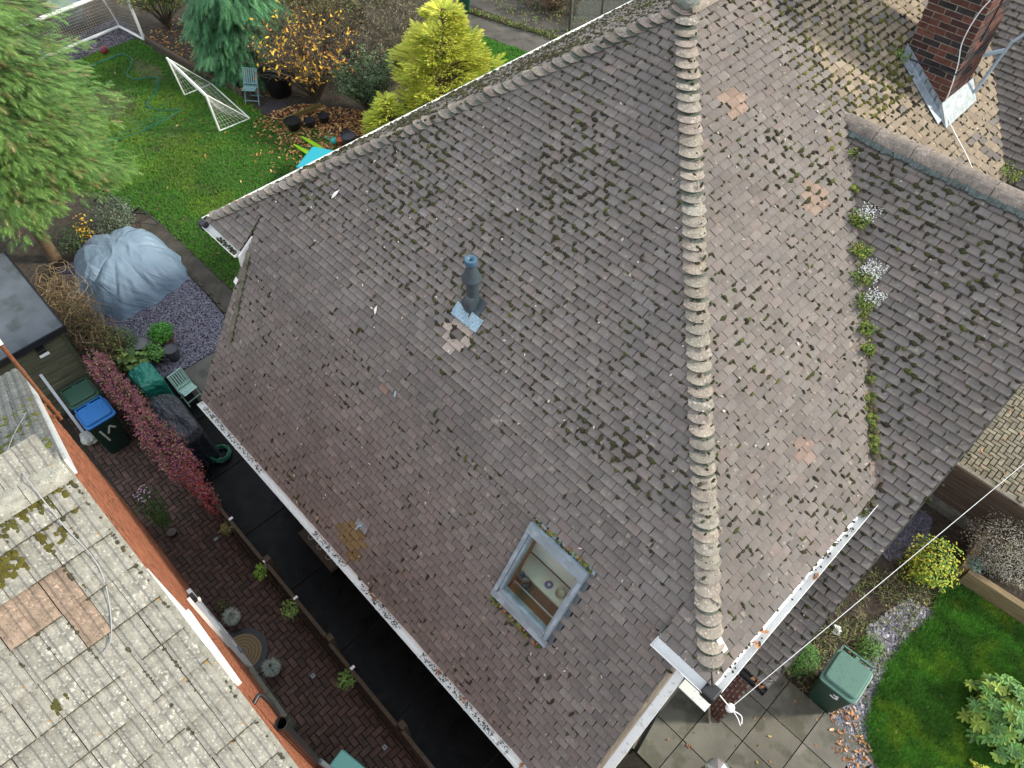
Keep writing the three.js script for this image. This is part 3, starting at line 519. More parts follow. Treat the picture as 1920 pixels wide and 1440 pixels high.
// ---------------------------------------------------------------- roof window in the steep lower slope
{
  const B = new THREE.Matrix4().makeBasis(CAT.u, CAT.n, CAT.v.clone().negate());
  const cb = (mb, u0, u1, v0, v1, h0, h1) => mb.boxM(B.clone().setPosition(CAT.at((u0 + u1) / 2, (v0 + v1) / 2, (h0 + h1) / 2)), V(u1 - u0, h1 - h0, v1 - v0));
  const { u0, u1 } = WIN, v0 = 1.50, v1 = 2.52;
  const tf = new MB(); cb(tf, u0, u1, v1 - 0.12, v1, 0.00, 0.105); const win = tf.build('roof_window', M.frameMetal, house);
  for (const [a, b] of [[u0, u0 + 0.046], [u1 - 0.046, u1]]) { const m = new MB(); cb(m, a, b, v0 + 0.02, v1 - 0.122, -0.02, 0.09); m.build('side_cover', M.frameMetal, win); }
  for (const [a, b] of [[u0 + 0.049, u0 + 0.075], [u1 - 0.075, u1 - 0.049]]) { const m = new MB(); cb(m, a, b, v0 + 0.07, v1 - 0.122, -0.05, 0.066); m.build('sash_side', M.frameMetal, win); }
  const bs = new MB(); cb(bs, u0 + 0.058, u1 - 0.058, v0 + 0.035, v0 + 0.068, -0.05, 0.062); bs.build('sash_bottom', M.frameMetal, win);
  const bc = new MB(); cb(bc, u0 + 0.058, u1 - 0.058, v0 - 0.01, v0 + 0.032, -0.05, 0.07); bc.build('bottom_cover', M.frameMetal, win);
  const ap = new MB(); cb(ap, u0 - 0.02, u1 + 0.02, v0 - 0.10, v0 - 0.012, 0.040, 0.050); ap.build('apron_flashing', M.frameMetal, win);
  const tp = new MB(); cb(tp, u0 - 0.01, u1 + 0.05, v1 + 0.012, v1 + 0.05, 0.030, 0.046); tp.build('head_flashing', M.frameMetal, win);
  for (const [a, b] of [[u0 - 0.055, u0 - 0.004], [u1 + 0.004, u1 + 0.055]]) { const m = new MB(); cb(m, a, b, v0 - 0.05, v1 + 0.05, 0.012, 0.024); m.build('side_gutter_flashing', M.greyPlastic, win); }
  const hd = new MB(); cb(hd, u0 + 0.08, u1 - 0.08, v1 - 0.128, v1 - 0.122, 0.04, 0.10); hd.build('ventilation_flap', M.frameMetal, win);
  const pane = new MB(); cb(pane, u0 + 0.076, u1 - 0.076, v0 + 0.069, v1 - 0.13, 0.022, 0.026);
  pane.build('pane', new THREE.MeshPhysicalMaterial({ color: 0xf4faf8, transmission: 1, thickness: 0, roughness: 0.02, ior: 1.5 }), win);
  const wd = (rgb) => mat(rgb, { map: rep(T.wood, 2), roughness: 0.6 });
  const lin = new MB(); cb(lin, u0 + 0.075, u1 - 0.075, v0 + 0.01, v0 + 0.05, -0.22, -0.03); lin.build('bottom_lining', wd([0.30, 0.20, 0.12]), win);
  for (const [a, b] of [[u0 + 0.035, u0 + 0.06], [u1 - 0.06, u1 - 0.035]]) { const m = new MB(); cb(m, a, b, v0 + 0.02, v1 - 0.1, -0.20, -0.021); m.build('side_lining', wd([0.30, 0.17, 0.10]), win); }
  const zA = CAT.at(u0, 0).z - 0.35, zB = CAT.at(u1, 0).z + 0.1, zc = (zA + zB) / 2, zl = zB - zA;
  new MB().box(V(2.845, 4.50, zc), V(0.03, 0.80, zl)).build('head_lining', mat([0.85, 0.87, 0.84]), win);
  new MB().box(V(2.43, 3.90, zc), V(0.14, 0.05, zl)).build('inner_sill', mat([0.66, 0.74, 0.76], { roughness: 0.5 }), win);
  new MB().box(V(2.56, 3.88, zc), V(0.12, 0.05, zl)).build('floor_boards', wd([0.26, 0.17, 0.13]), win);
  new MB().box(V(2.74, 3.94, zc), V(0.24, 0.05, zl)).build('worktop', mat([0.80, 0.80, 0.68], { roughness: 0.6 }), win);
  { const rw = new MB(); for (const z of [zA - 0.02, zB + 0.02]) rw.hex([V(2.40, 3.55, z + 0.015), V(3.35, 3.55, z + 0.015), V(3.35, 3.55, z - 0.015), V(2.40, 3.55, z - 0.015)], [V(2.40, 4.14, z + 0.015), V(3.35, 4.95, z + 0.015), V(3.35, 4.95, z - 0.015), V(2.40, 4.14, z - 0.015)]); rw.build('room_wall', mat([0.62, 0.58, 0.50]), win); }
  const on = V(2.80, 3.642, -2.62);
  tag(new MB().color(0.02, 0.30, 0.42).lathe([[0, 0], [0.035, 0], [0.048, 0.09], [0.042, 0.09], [0.03, 0.01]], V(2.57, 3.907, -2.52), 16).build('pot', M.plastic), 'turquoise pot on the floor inside the roof window', 'pot');
  tag(new MB().color(0.10, 0.14, 0.42).geo(new THREE.TorusGeometry(0.035, 0.014, 8, 18), new THREE.Matrix4().makeRotationX(Math.PI / 2).setPosition(2.72, 3.98, -2.22)).build('tape_roll', M.plastic), 'small blue ring on the cream worktop inside the roof window', 'ring');
  tag(new MB().color(0.52, 0.50, 0.42).lathe([[0, 0], [0.04, 0], [0.062, 0.05], [0.056, 0.05], [0.036, 0.008], [0, 0.008]], V(2.73, 3.967, -2.05), 18).build('bowl', M.plastic), 'beige bowl on the cream worktop inside the roof window', 'bowl');
  tag(new MB().color(0.30, 0.34, 0.34).lathe([[0, 0], [0.04, 0], [0.03, 0.06], [0.045, 0.12], [0.04, 0.12], [0.025, 0.06], [0.03, 0.01]], V(2.545, 3.907, -2.42), 14).build('glass_jar', M.plastic), 'grey jar beside the turquoise pot inside the roof window', 'jar');
}
// ---------------------------------------------------------------- vent pipe and its flashing
{
  const b = V(3.90, 5.88, -4.70), vp = thing('vent_pipe', 'dark blue grey vent pipe with flared collar and cap on the tiled slope', 'vent pipe', b), pm = mat([0.050, 0.070, 0.085], { roughness: 0.42, map: rep(T.grime, 2) });
  const prof = [[0.074, 0.05], [0.074, 0.15]]; for (let k = 0; k < 7; k++) prof.push([0.070, 0.152 + k * 0.02], [0.0725, 0.162 + k * 0.02]);
  prof.push([0.070, 0.30], [0.070, 0.40]);
  new MB().lathe(prof, b, 26).build('pipe', pm, vp);
  new MB().lathe([[0.071, 0.395], [0.112, 0.400], [0.116, 0.415], [0.108, 0.432], [0.060, 0.575], [0.054, 0.62], [0.048, 0.62]], b, 28).build('collar', pm, vp);
  new MB().lathe([[0.030, 0.62], [0.063, 0.625], [0.070, 0.64], [0.070, 0.70], [0.064, 0.708], [0.024, 0.700], [0.022, 0.66], [0, 0.66]], b, 28).build('cap', mat([0.05, 0.12, 0.19], { roughness: 0.45 }), vp);
  const bt = new MB(); bt.tube([b.clone().addScaledVector(SIDE.n, -0.06).add(V(-0.06, 0, 0)), b.clone().addScaledVector(SIDE.n, 0.06).add(V(-0.035, 0.03, 0)), b.clone().add(V(0, 0.13, 0))], 0.092, 22, 0.080); bt.build('boot', pm, vp);
  const sb = new THREE.Matrix4().makeBasis(SIDE.u, SIDE.n, SIDE.v.clone().negate());
  const fl = new MB(); for (let k = 0; k < 14; k++) { const u = 4.13 + k * 0.031, h = 0.052 + R(-0.004, 0.005); fl.boxM(sb.clone().setPosition(SIDE.at(u + 0.015, 1.275 + R(-0.004, 0.004), h)), V(0.0325, 0.006, 0.165)); }
  fl.build('flashing', mat([0.40, 0.55, 0.66], { map: rep(T.lead, 3), roughness: 0.5 }), vp);
  const f2 = new MB(); f2.boxM(sb.clone().setPosition(SIDE.at(4.34, 1.44, 0.044)), V(0.26, 0.006, 0.20)); f2.build('base_plate', pm, vp);
}
{
  const cbm = new THREE.Matrix4().makeBasis(CAT.u, CAT.n, CAT.v.clone().negate()), p = CAT.at(3.76, 0.66, 0), s = thing('lead_slate', 'small grey lead slate with an overflow pipe near the lower gutter', 'slate', p);
  new MB().boxM(cbm.clone().setPosition(CAT.at(3.76, 0.66, 0.046)), V(0.22, 0.006, 0.11)).build('sheet', M.lead, s);
  new MB().color(0.30, 0.42, 0.50).tube([CAT.at(3.76, 0.66, 0.03), CAT.at(3.74, 0.655, 0.075), CAT.at(3.73, 0.59, 0.085)], 0.014, 8).build('overflow_pipe', M.plastic, s);
}
// lower brick pier under the eaves, seen past the front corner gutter
{
  const b0 = new MB().color(1.0, 0.92, 0.86); b0.box(V(4.39, 1.6, -0.10), V(0.12, 3.2, 0.29)); const pier = b0.build('porch_pier', M.brick, house);
  seed(55);
  for (let k = 0; k < 27; k++) for (let j = -1; j < 3; j++) {
    const l0 = Math.max(-0.245, -0.245 + (j + (k % 2) * 0.5) * 0.112), l1 = Math.min(0.045, -0.245 + (j + 1 + (k % 2) * 0.5) * 0.112 - 0.018); if (l1 - l0 < 0.02) continue;
    const g = R(0.75, 1.2), m = new MB().color(0.34 * g, 0.14 * g, 0.11 * g); m.box(V(4.325, 0.06 + k * 0.118, (l0 + l1) / 2), V(0.024, 0.074, l1 - l0)); m.build('brick', M.brick, pier);
  }
  new MB().box(V(3.44, 2.62, -0.36), V(0.13, 0.03, 0.40), 0, 0, 0.1).build('window_sill', M.white, house);
}
tag(new MB().color(0.62, 0.56, 0.46).tube(curve([V(4.22, 0.0, -0.06), V(4.19, 0.5, -0.17), V(4.17, 0.95, -0.27)], 8), 0.022, 8).build('garden_stake', M.bark), 'pale mottled stake leaning against the brick porch pier', 'stake');
// dropwire and its bracket
{
  const p = V(2.95, 4.42, 0.02), w = thing('wire_bracket', 'white round dropwire bracket hanging at the front eaves corner', 'bracket', p);
  new MB().color(0.9, 0.91, 0.9).geo(new THREE.SphereGeometry(0.046, 20, 14), new THREE.Matrix4().makeScale(1, 1.15, 1).setPosition(p)).build('insulator', M.plastic, w);
  new MB().color(0.85, 0.86, 0.86).tube([p.clone(), V(2.86, 4.72, -0.12), V(2.84, 4.86, -0.24)], 0.006, 6).build('hanger', M.plastic, w);
  for (const [dx, dz] of [[0.10, 0.16], [0.03, 0.14]]) new MB().color(0.85, 0.86, 0.86).tube(curve([p.clone().add(V(0.01, -0.03, 0.03)), p.clone().add(V(dx * 0.6, -0.12, dz * 0.8)), p.clone().add(V(-0.02 + dx * 0.3, -0.14, 0.17))], 10), 0.005, 5).build('loop', M.plastic, w);
  const c = []; for (let t = 0; t <= 1.0001; t += 0.05) c.push(V(lerp(2.99, 12.0, t), lerp(4.45, 6.9, t) - 0.10 * Math.sin(t * Math.PI), lerp(0.03, 1.62, t)));
  tag(new MB().color(0.85, 0.87, 0.88).tube(c, 0.0032, 6).build('overhead_wire', M.plastic), 'white overhead telephone wire crossing the front garden', 'wire');
}
// ---------------------------------------------------------------- moss, lichen crumbs, feathers and plants on the tiles
seed(404);
const lump = (() => { const L = []; for (let q = 0; q < 5; q++) { const g = new THREE.IcosahedronGeometry(1, 1), P = g.attributes.position; for (let i = 0; i < P.count; i++) { const x = P.getX(i), y = P.getY(i), z = P.getZ(i), k = 0.7 + 0.6 * vn(x * 2.2 + 9 + q * 5, z * 2.2 + y * 1.7 + 9, 0, 5 + q); P.setXYZ(i, x * k, y * k, z * k); } g.computeVertexNormals(); L.push(g); } return L; })();
const stuffMesh = (geo, m, list, name, label, category) => {         // countless small bits: one instanced object
  const im = new THREE.InstancedMesh(geo, m, list.length), c = new THREE.Color();
  list.forEach((q, i) => { im.setMatrixAt(i, q.m); c.setRGB(...q.c); im.setColorAt(i, c); });
  im.name = numbered(name); im.userData = { kind: 'stuff', label, category }; scene.add(im); return im;
};
{
  const list = [[], [], [], [], []], crumbs = [], pick3 = (q) => q < 0.3 ? [0.08, 0.06, 0.04] : q < 0.75 ? [0.10, 0.13, 0.025] : [0.16, 0.20, 0.03];
  const dens = (t) => {
    const n = fbm(t.cu * 0.9 + 3, t.cv * 0.9, 0, 3, 91), f = smooth(0.34, 0.66, n);
    if (t.key === 'FRONT') return t.cu > 5.7 ? (t.cv > 3.05 && t.cu < 7.3 ? 3.6 : 1.6) : 0.35 + 0.7 * f * (t.cv > 3 ? 1.5 : 0.8) + 2.8 * smooth(4.85, 5.6, t.cu) * smooth(2.9, 3.6, t.cv) + (Math.hypot(t.cu - 4.75, t.cv - 5.2) < 0.45 ? 1.6 : 0);
    if (t.key === 'SIDE') return t.cv > 4.85 ? 2.0 : t.cv < 1.0 ? 0.20 : 1.25 + 0.9 * f + (t.cu > 4 && t.cu < 4.7 && t.cv > 1 && t.cv < 1.6 ? -0.5 : 0);
    if (t.key === 'REAR') return 1.5; if (t.key === 'CAT') return 0.08 + 0.22 * f; if (t.key.startsWith('BEND')) return 0.10; if (t.key === 'WING') return 0.8 + 0.8 * f; return 1.2;
  };
  for (const t of tiles) {
    const d = dens(t); if (d <= 0) continue;
    const N = d > 1 ? Math.floor(d) + (rnd() < d % 1 ? 1 : 0) : rnd() < d ? 1 + (rnd() < 0.5 ? 1 : 0) : 0;
    for (let k = 0; k < N; k++) {
      const perp = rnd() < 0.38, u = perp ? t.cu + TW / 2 + R(-0.004, 0.004) : t.cu + R(-0.5, 0.5) * TW, v = perp ? t.b + R(0.01, 0.085) : t.b + R(-0.014, 0.002);
      const hv = t.key === 'FRONT' && t.cu > 5.1 && t.cv > 3.3 ? 1 : 0, s = R(0.009, 0.021) * (1 + 0.35 * hv) * (0.8 + 0.5 * smooth(0.4, 0.66, fbm(t.cu * 0.9 + 3, t.cv * 0.9, 0, 3, 91))) * (d > 1.2 ? 1.15 : 1), g = R(0.6, 1.25), br = rnd();
      const c = hv && br > 0.45 ? [0.125, 0.125, 0.024] : br < 0.45 ? [0.046, 0.038, 0.020] : br < 0.92 ? [0.050, 0.054, 0.017] : [0.085, 0.10, 0.022];
      const m = new THREE.Matrix4().makeBasis(t.P.u, t.P.n, t.P.v.clone().negate()), q = new THREE.Matrix4().makeRotationY(R(-0.3, 0.3)).scale(perp ? V(s * 0.7, s * 0.9, s * R(1.1, 2.0)) : V(s * R(1.0, 1.9), s * 0.9, s));
      m.multiply(q).setPosition(t.P.at(u, v, (perp ? 0.040 - (v - t.b) * 0.25 : t.key === 'REAR' ? 0.040 : 0.024) + t.wave)); list[(rnd() * 5) | 0].push({ m, c: c.map((x) => x * g) });
    }
    if (rnd() < 0.035) { const m = new THREE.Matrix4().makeBasis(t.P.u, t.P.n, t.P.v.clone().negate()).multiply(new THREE.Matrix4().makeRotationY(R(0, 6)).scale(V(R(0.008, 0.022), R(0.003, 0.007), R(0.005, 0.013)))); m.setPosition(t.P.at(t.cu + R(-0.07, 0.07), t.cv + R(-0.05, 0.05), 0.036 + t.wave)); const g = R(0.5, 0.85); crumbs.push({ m, c: [g, g * 0.88, g * 0.76] }); }
  }
  for (let k = 0; k < 900; k++) {                                     // soil and moss lodged along the valley
    const t = Math.pow(rnd(), 0.8), n = fbm(t * 9, 2, 0, 3, 61); if (n < 0.40 + 0.16 * t) continue;
    const s = R(0.012, 0.028), g = R(0.6, 1.3), m = new THREE.Matrix4().makeRotationY(R(0, 6)).scale(V(s * 1.3, s * 0.8, s * 1.2)).setPosition(lerp(8.36, 5.74, t) + R(-0.05, 0.05), lerp(7.05, 5.075, t) + R(-0.01, 0.02), lerp(-2.93, -0.26, t) + R(-0.05, 0.05)), c = pick3(rnd()); list[(rnd() * 5) | 0].push({ m, c: c.map((x) => x * g) });
  }
  list.forEach((l, i) => stuffMesh(lump[i], M.moss, l, 'moss', 'moss clumps growing in the joints of the roof tiles', 'moss'));
  stuffMesh(lump[0], M.moss, crumbs, 'lichen_crumbs', 'pale crumbs of lichen and shell scattered over the roof tiles', 'crumbs');
}
{
  const feather = (P, u, v, a, l, label) => { const mb = new MB().color(0.86, 0.82, 0.76), d = V().addScaledVector(P.u, Math.cos(a)).addScaledVector(P.v, Math.sin(a)), w = V().crossVectors(P.n, d), o = P.at(u, v, 0.045); const q = (t, s) => o.clone().addScaledVector(d, l * (t - 0.5)).addScaledVector(w, s * l * 0.16 * Math.sin(Math.PI * Math.min(1, t * 1.1 + 0.02))).addScaledVector(P.n, 0.012 * Math.sin(t * 3)); for (let k = 0; k < 6; k++) { mb.quad(q(k / 6, -1), q((k + 1) / 6, -1), q((k + 1) / 6, 0), q(k / 6, 0)); mb.quad(q(k / 6, 0), q((k + 1) / 6, 0), q((k + 1) / 6, 1), q(k / 6, 1)); } tag(mb.build('feather', M.leaf), label, 'feather'); };
  feather(SIDE, 1.60, 1.47, 1.3, 0.17, 'white feather lying on tiles near the rear hip');
  feather(SIDE, 3.20, 0.64, 2.0, 0.12, 'white feather lying on tiles between vent pipe and rear corner');
  const chip = (P, u, v, sx, sz, c, label, name = 'tile_chip') => { const b = new THREE.Matrix4().makeBasis(P.u, P.n, P.v.clone().negate()).multiply(new THREE.Matrix4().makeRotationY(R(-0.6, 0.6))).setPosition(P.at(u, v, 0.046)); tag(new MB().color(...c).boxM(b, V(sx, 0.012, sz)).build(name, M.plastic), label, 'chip'); };
  chip(CAT, 3.42, 2.52, 0.02, 0.07, [0.35, 0.50, 0.55], 'pale blue clip on the steep slope beside a pink tile', 'tile_clip');
  chip(CAT, -0.0, 2.10, 0.07, 0.09, [0.85, 0.85, 0.84], 'white flake on the rear verge below the eaves corner', 'paint_flake');
  chip(FRONT, 0.30, 0.22, 0.06, 0.14, [0.80, 0.76, 0.70], 'white splinter lying beside the foot of the front hip', 'splinter');
}
// ---------------------------------------------------------------- neighbouring house: concrete tiles, orange brick gable
seed(505);
const nb = thing('neighbour_house', 'neighbouring house with pale lichen covered concrete roof tiles and orange brick gable', 'house', V(-1.6, 0, -4.6));
{
  const NF = plane(V(-0.378, 4.28 + 0.65 * 0.73, -0.73), V(-1, 0, 0), V(0, 0.65, -1)), NR = plane(V(-0.378, 7.27 - 0.65 * 4.75, -9.35), V(-1, 0, 0), V(0, 0.65, 1));
  const CW = 0.1913, G = 0.305, prof = [[0, 0.004], [0.010, 0.004], [0.026, 0.013], [0.054, 0.014], [0.070, 0.004], [0.096, 0.004], [0.112, 0.013], [0.144, 0.014], [0.160, 0.004], [0.186, 0.003]];
  function tileGeo(P, tint, uo, vo) {
    const mb = new MB().color(...tint), b = new THREE.Matrix4().makeBasis(P.u, P.n, P.v);
    const q = (i, v) => V(prof[i][0], prof[i][1] + 0.036 - v * 0.105, v * 1).applyMatrix4(b), L = G + 0.03;
    for (let i = 0; i < prof.length - 1; i++) {
      const U = (k, v) => [uo + prof[k][0], vo + v];
      mb.tri(q(i, 0), q(i + 1, 0), q(i + 1, L), U(i, 0), U(i + 1, 0), U(i + 1, L)); mb.tri(q(i, 0), q(i + 1, L), q(i, L), U(i, 0), U(i + 1, L), U(i, L));
      const d = (k) => q(k, 0).addScaledVector(P.n, -0.028); mb.tri(q(i, 0), d(i), d(i + 1), U(i, 0), U(i, 0.02), U(i + 1, 0.02)); mb.tri(q(i, 0), d(i + 1), q(i + 1, 0), U(i, 0), U(i + 1, 0.02), U(i + 1, 0));
    }
    for (const i of [0, prof.length - 1]) { const d = (v) => q(i, v).addScaledVector(P.n, -0.016); mb.quad(q(i, 0), q(i, L), d(L), d(0)); }
    return mb.geometry();
  }
  const makeSet = (P, base) => [...Array(9)].map((_, k) => { const k0 = R(0.9, 1.08); return tileGeo(P, base.map((x) => x * k0), rnd() * 5, rnd() * 5); });
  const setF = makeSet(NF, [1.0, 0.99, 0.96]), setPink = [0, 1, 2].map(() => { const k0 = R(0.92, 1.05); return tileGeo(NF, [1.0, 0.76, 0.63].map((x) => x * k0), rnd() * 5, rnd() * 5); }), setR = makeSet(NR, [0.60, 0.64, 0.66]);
  const place = (P, set, i, j, jit) => { const m = new THREE.Mesh(set[(rnd() * set.length) | 0], M.concreteTile); m.name = 'roof_tile'; const p = P.at(CW * i + 0.003 + R(-0.002, 0.002), G * j + R(-jit, jit), R(0, 0.004)); m.position.copy(p).sub(origin.get(nb)); nb.add(m); };
  for (let j = 0; j < 16; j++) for (let i = 0; i < 9; i++) {
    const pink = (i === 2 && (j === 11 || j === 12)) || (i === 3 && j === 12) || (i === 4 && j === 12);
    if (G * j < 4.68) place(NF, pink ? setPink : setF, i, j, 0.004);
  }
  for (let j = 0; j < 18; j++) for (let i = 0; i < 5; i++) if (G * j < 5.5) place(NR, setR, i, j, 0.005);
  // boarding, verge strips and ridge
  const d = new MB(); for (const [P, l] of [[NF, 4.64], [NR, 5.69]]) d.quad(P.at(0.02, 0, -0.02), P.at(3, 0, -0.02), P.at(3, l, -0.02), P.at(0.02, l, -0.02)); d.build('roof_boarding', M.deck, nb);
  const vs = new MB().color(1.0, 0.99, 0.94); vs.bar(NF.at(-0.018, -0.02, 0.005), NF.at(-0.018, 4.6, 0.005), 0.044, 0.034, NF.n); vs.build('verge_strip', M.concreteTile, nb);
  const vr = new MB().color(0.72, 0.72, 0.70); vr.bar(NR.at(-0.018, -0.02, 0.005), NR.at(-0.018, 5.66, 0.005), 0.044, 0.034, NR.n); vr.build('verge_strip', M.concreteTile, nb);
  const bb = new MB(); bb.bar(NR.at(-0.050, -0.05, -0.07), NR.at(-0.050, 5.60, -0.07), 0.022, 0.14, NR.n); bb.build('barge_board', M.white, nb);
  for (let i = 0; i < 6; i++) {
    const x0 = -0.35 - i * 0.33, g = R(0.98, 1.1), mb = new MB().color(1.12 * g, 1.12 * g, 1.06 * g), N = 10, uo = R(0, 5);
    const pt = (x, k, r) => { const a = lerp(-1.25, 1.25, k / N); return V(x, 7.20 + Math.cos(a) * r * 0.72, -4.6 + Math.sin(a) * r); };
    for (let k = 0; k < N; k++) { const U = (kk, t) => [uo + t * 0.33, kk * 0.04]; mb.tri(pt(x0, k, 0.17), pt(x0, k + 1, 0.17), pt(x0 - 0.325, k + 1, 0.17), U(k, 0), U(k + 1, 0), U(k + 1, 1)); mb.tri(pt(x0, k, 0.17), pt(x0 - 0.325, k + 1, 0.17), pt(x0 - 0.325, k, 0.17), U(k, 0), U(k + 1, 1), U(k, 1)); mb.quad(pt(x0, k, 0.17), pt(x0, k + 1, 0.17), pt(x0, k + 1, 0.12), pt(x0, k, 0.12)); mb.quad(pt(x0 - 0.325, k, 0.17), pt(x0 - 0.325, k + 1, 0.17), pt(x0 - 0.325, k + 1, 0.12), pt(x0 - 0.325, k, 0.12)); }
    mb.build('ridge_tile', M.concreteTile, nb);
  }
  // gable wall with its brick face
  const w = new MB().color(0.80, 0.56, 0.42), top = (z) => (z > -4.6 ? 4.28 - 0.65 * z : 7.27 - 0.65 * (-4.6 - z)) - 0.06, xw = -0.392;
  w.hex([V(-3.2, 0, -0.9), V(xw, 0, -0.9), V(xw, 0, -9.1), V(-3.2, 0, -9.1)], [V(-3.2, 4.3, -0.9), V(xw, 4.3, -0.9), V(xw, 4.3, -9.1), V(-3.2, 4.3, -9.1)]);
  w.tri(V(xw, 4.3, -0.9), V(xw, 4.3, -9.1), V(xw, top(-4.6), -4.6)); w.tri(V(xw, 4.3, -0.9), V(xw, top(-4.6), -4.6), V(xw, top(-0.9), -0.9)); w.tri(V(xw, 4.3, -9.1), V(xw, top(-9.1), -9.1), V(xw, top(-4.6), -4.6));
  w.build('wall', M.brick, nb);
  const open = [[5.12, 6.25, -4.05, -3.25], [0.0, 2.1, -6.25, -5.36]], br = new MB(), F = V(xw + 0.004, 0, 0);
  for (let k = 0; k < 96; k++) for (let j = 0; j < 38; j++) {
    const y = 0.04 + k * 0.075, z = -9.05 + j * 0.225 + (k % 2) * 0.1125; if (z > -0.95 || y + 0.08 > top(z) || y + 0.08 > top(z + 0.215)) continue;
    if (open.some(([a, b, c, e]) => y > a - 0.03 && y < b && z > c - 0.2 && z < e)) continue;
    const g = R(0.72, 1.18), h = R(0.9, 1.1), e = R(0, 0.004); br.color(0.86 * g, 0.30 * g * h, 0.155 * g);
    const A = V(xw + 0.008 + e, y, z), q = (dy, dz, o) => V(A.x - o, y + dy, z + dz);
    br.quad(q(0, 0.215, 0), q(0, 0, 0), q(0.065, 0, 0), q(0.065, 0.215, 0)); br.quad(q(0.065, 0.215, 0), q(0.065, 0, 0), q(0.065, 0, 0.012), q(0.065, 0.215, 0.012)); br.quad(q(0, 0.215, 0), q(0, 0, 0), q(0, 0, 0.012), q(0, 0.215, 0.012));
  }
  br.build('gable_bricks', M.brick, nb, 'stuff');
  // openings on the gable
  const wf = new MB(); wf.box(V(-0.372, 5.16, -3.65), V(0.07, 0.08, 0.92)).box(V(-0.378, 6.2, -3.65), V(0.04, 0.09, 0.80)); for (const z of [-4.02, -3.65, -3.28]) wf.box(V(-0.378, 5.68, z), V(0.04, 0.96, 0.08)); const win = wf.build('window', M.cleanWhite, nb);
  for (const z of [-3.835, -3.465]) new MB().box(V(-0.385, 5.68, z), V(0.008, 0.96, 0.29)).build('pane', mat([0.75, 0.78, 0.80], { roughness: 0.1 }), win);
  const dr = new MB(); dr.box(V(-0.350, 1.08, -5.80), V(0.060, 1.96, 0.82)); const door = dr.build('door', M.cleanWhite, nb);
  for (const [y, h] of [[0.6, 0.62], [1.48, 0.72]]) for (const z of [-5.99, -5.61]) new MB().box(V(-0.318, y, z), V(0.012, h, 0.26)).build('door_panel', M.cleanWhite, door);
  new MB().box(V(-0.30, 1.05, -5.47), V(0.05, 0.03, 0.12)).build('handle', M.greyPlastic, door);
  new MB().box(V(-0.365, 2.55, -5.29), V(0.045, 1.55, 0.09)).build('window_trim', M.cleanWhite, nb);
  new MB().color(1.2, 1.2, 1.1).box(V(-0.355, 0.34, -4.82), V(0.07, 0.68, 0.95)).build('plinth', M.mortar, nb);
  const lp = new MB(); lp.box(V(-0.34, 2.78, -5.62), V(0.07, 0.14, 0.08)); const lamp = lp.build('wall_lamp', M.blackPlastic, nb); new MB().color(0.7, 0.72, 0.68).lathe([[0, 0], [0.022, 0], [0.03, 0.08], [0, 0.085]], V(-0.30, 2.64, -5.60), 14).build('lamp_glass', M.plastic, lamp);
  const sp = new MB(); sp.lathe([[0.050, 0.0], [0.050, 4.16], [0.062, 4.17], [0.064, 4.25], [0.056, 4.25], [0.046, 4.17], [0.044, 3.6], [0, 3.6]], V(-0.312, 0, -2.98), 22); const pipe = sp.build('soil_pipe', M.blackPlastic, nb);
  new MB().tube(curve([V(-0.38, 4.74, -3.12), V(-0.30, 4.72, -3.16), V(-0.27, 4.60, -3.10), V(-0.28, 4.32, -3.03)], 14), 0.022, 9).build('waste_pipe', M.blackPlastic, pipe);
  new MB().tube([V(-0.28, 2.6, -2.93), V(-0.22, 2.2, -2.75), V(-0.16, 1.7, -2.55), V(-0.12, 0.9, -2.35)], 0.035, 10).build('branch_pipe', M.greyPlastic, pipe);
  // rusty aerial mast bracketed to the gable
  const pl = new MB().color(0.42, 0.17, 0.085); pl.tube([V(-0.27, 5.02, -7.3), V(-0.265, 8.6, -7.28)], 0.021, 10); const mast = pl.build('rusty_mast', M.bark, nb);
  for (const y of [5.12, 5.34]) new MB().color(0.42, 0.17, 0.085).bar(V(-0.39, y, -7.3), V(-0.24, y, -7.3), 0.03, 0.03).bar(V(-0.36, y, -7.39), V(-0.36, y, -7.21), 0.03, 0.03).build('bracket', M.bark, mast);
  new MB().color(0.82, 0.83, 0.82).box(V(-0.285, 6.42, -7.3), V(0.09, 0.09, 0.11)).build('junction_box', M.plastic, mast);
  // cable lying over the roof
  const on = (x, z, h = 0.055) => V(x, (z > -4.6 ? 4.28 - 0.65 * z : 7.27 - 0.65 * (-4.6 - z)) + h, z);
  const cb = new MB().color(0.30, 0.31, 0.32); cb.tube(curve([on(-0.45, -6.6), on(-0.62, -6.0), on(-0.72, -5.3), on(-0.64, -4.95), V(-0.60, 7.36, -4.6), on(-0.60, -4.25), on(-0.58, -3.9), on(-0.70, -3.62), on(-0.83, -3.46), on(-0.90, -3.44)], 60), 0.005, 6);
  tag(cb.build('roof_cable', M.plastic), 'grey cable looped over the pale concrete tiled roof', 'cable');
  // moss on the concrete tiles
  const list = [[], [], [], [], []], dot = (P, u, v, s, c) => { const m = new THREE.Matrix4().makeBasis(P.u, P.n, P.v).multiply(new THREE.Matrix4().makeRotationY(R(0, 6)).scale(V(s * R(0.8, 1.5), s * 0.5, s * R(0.8, 1.5)))); m.setPosition(P.at(u, v, 0.030)); const g = R(0.7, 1.2); list[(rnd() * 5) | 0].push({ m, c: c.map((x) => x * g) }); };
  for (let k = 0; k < 2600; k++) { const u = R(0, 0.95), v = R(2.6, 5.45), n = fbm(u * 5, v * 3, 0, 3, 12); if (n > 0.53) dot(NR, u, v, R(0.010, 0.026), [0.13, 0.15, 0.018]); }
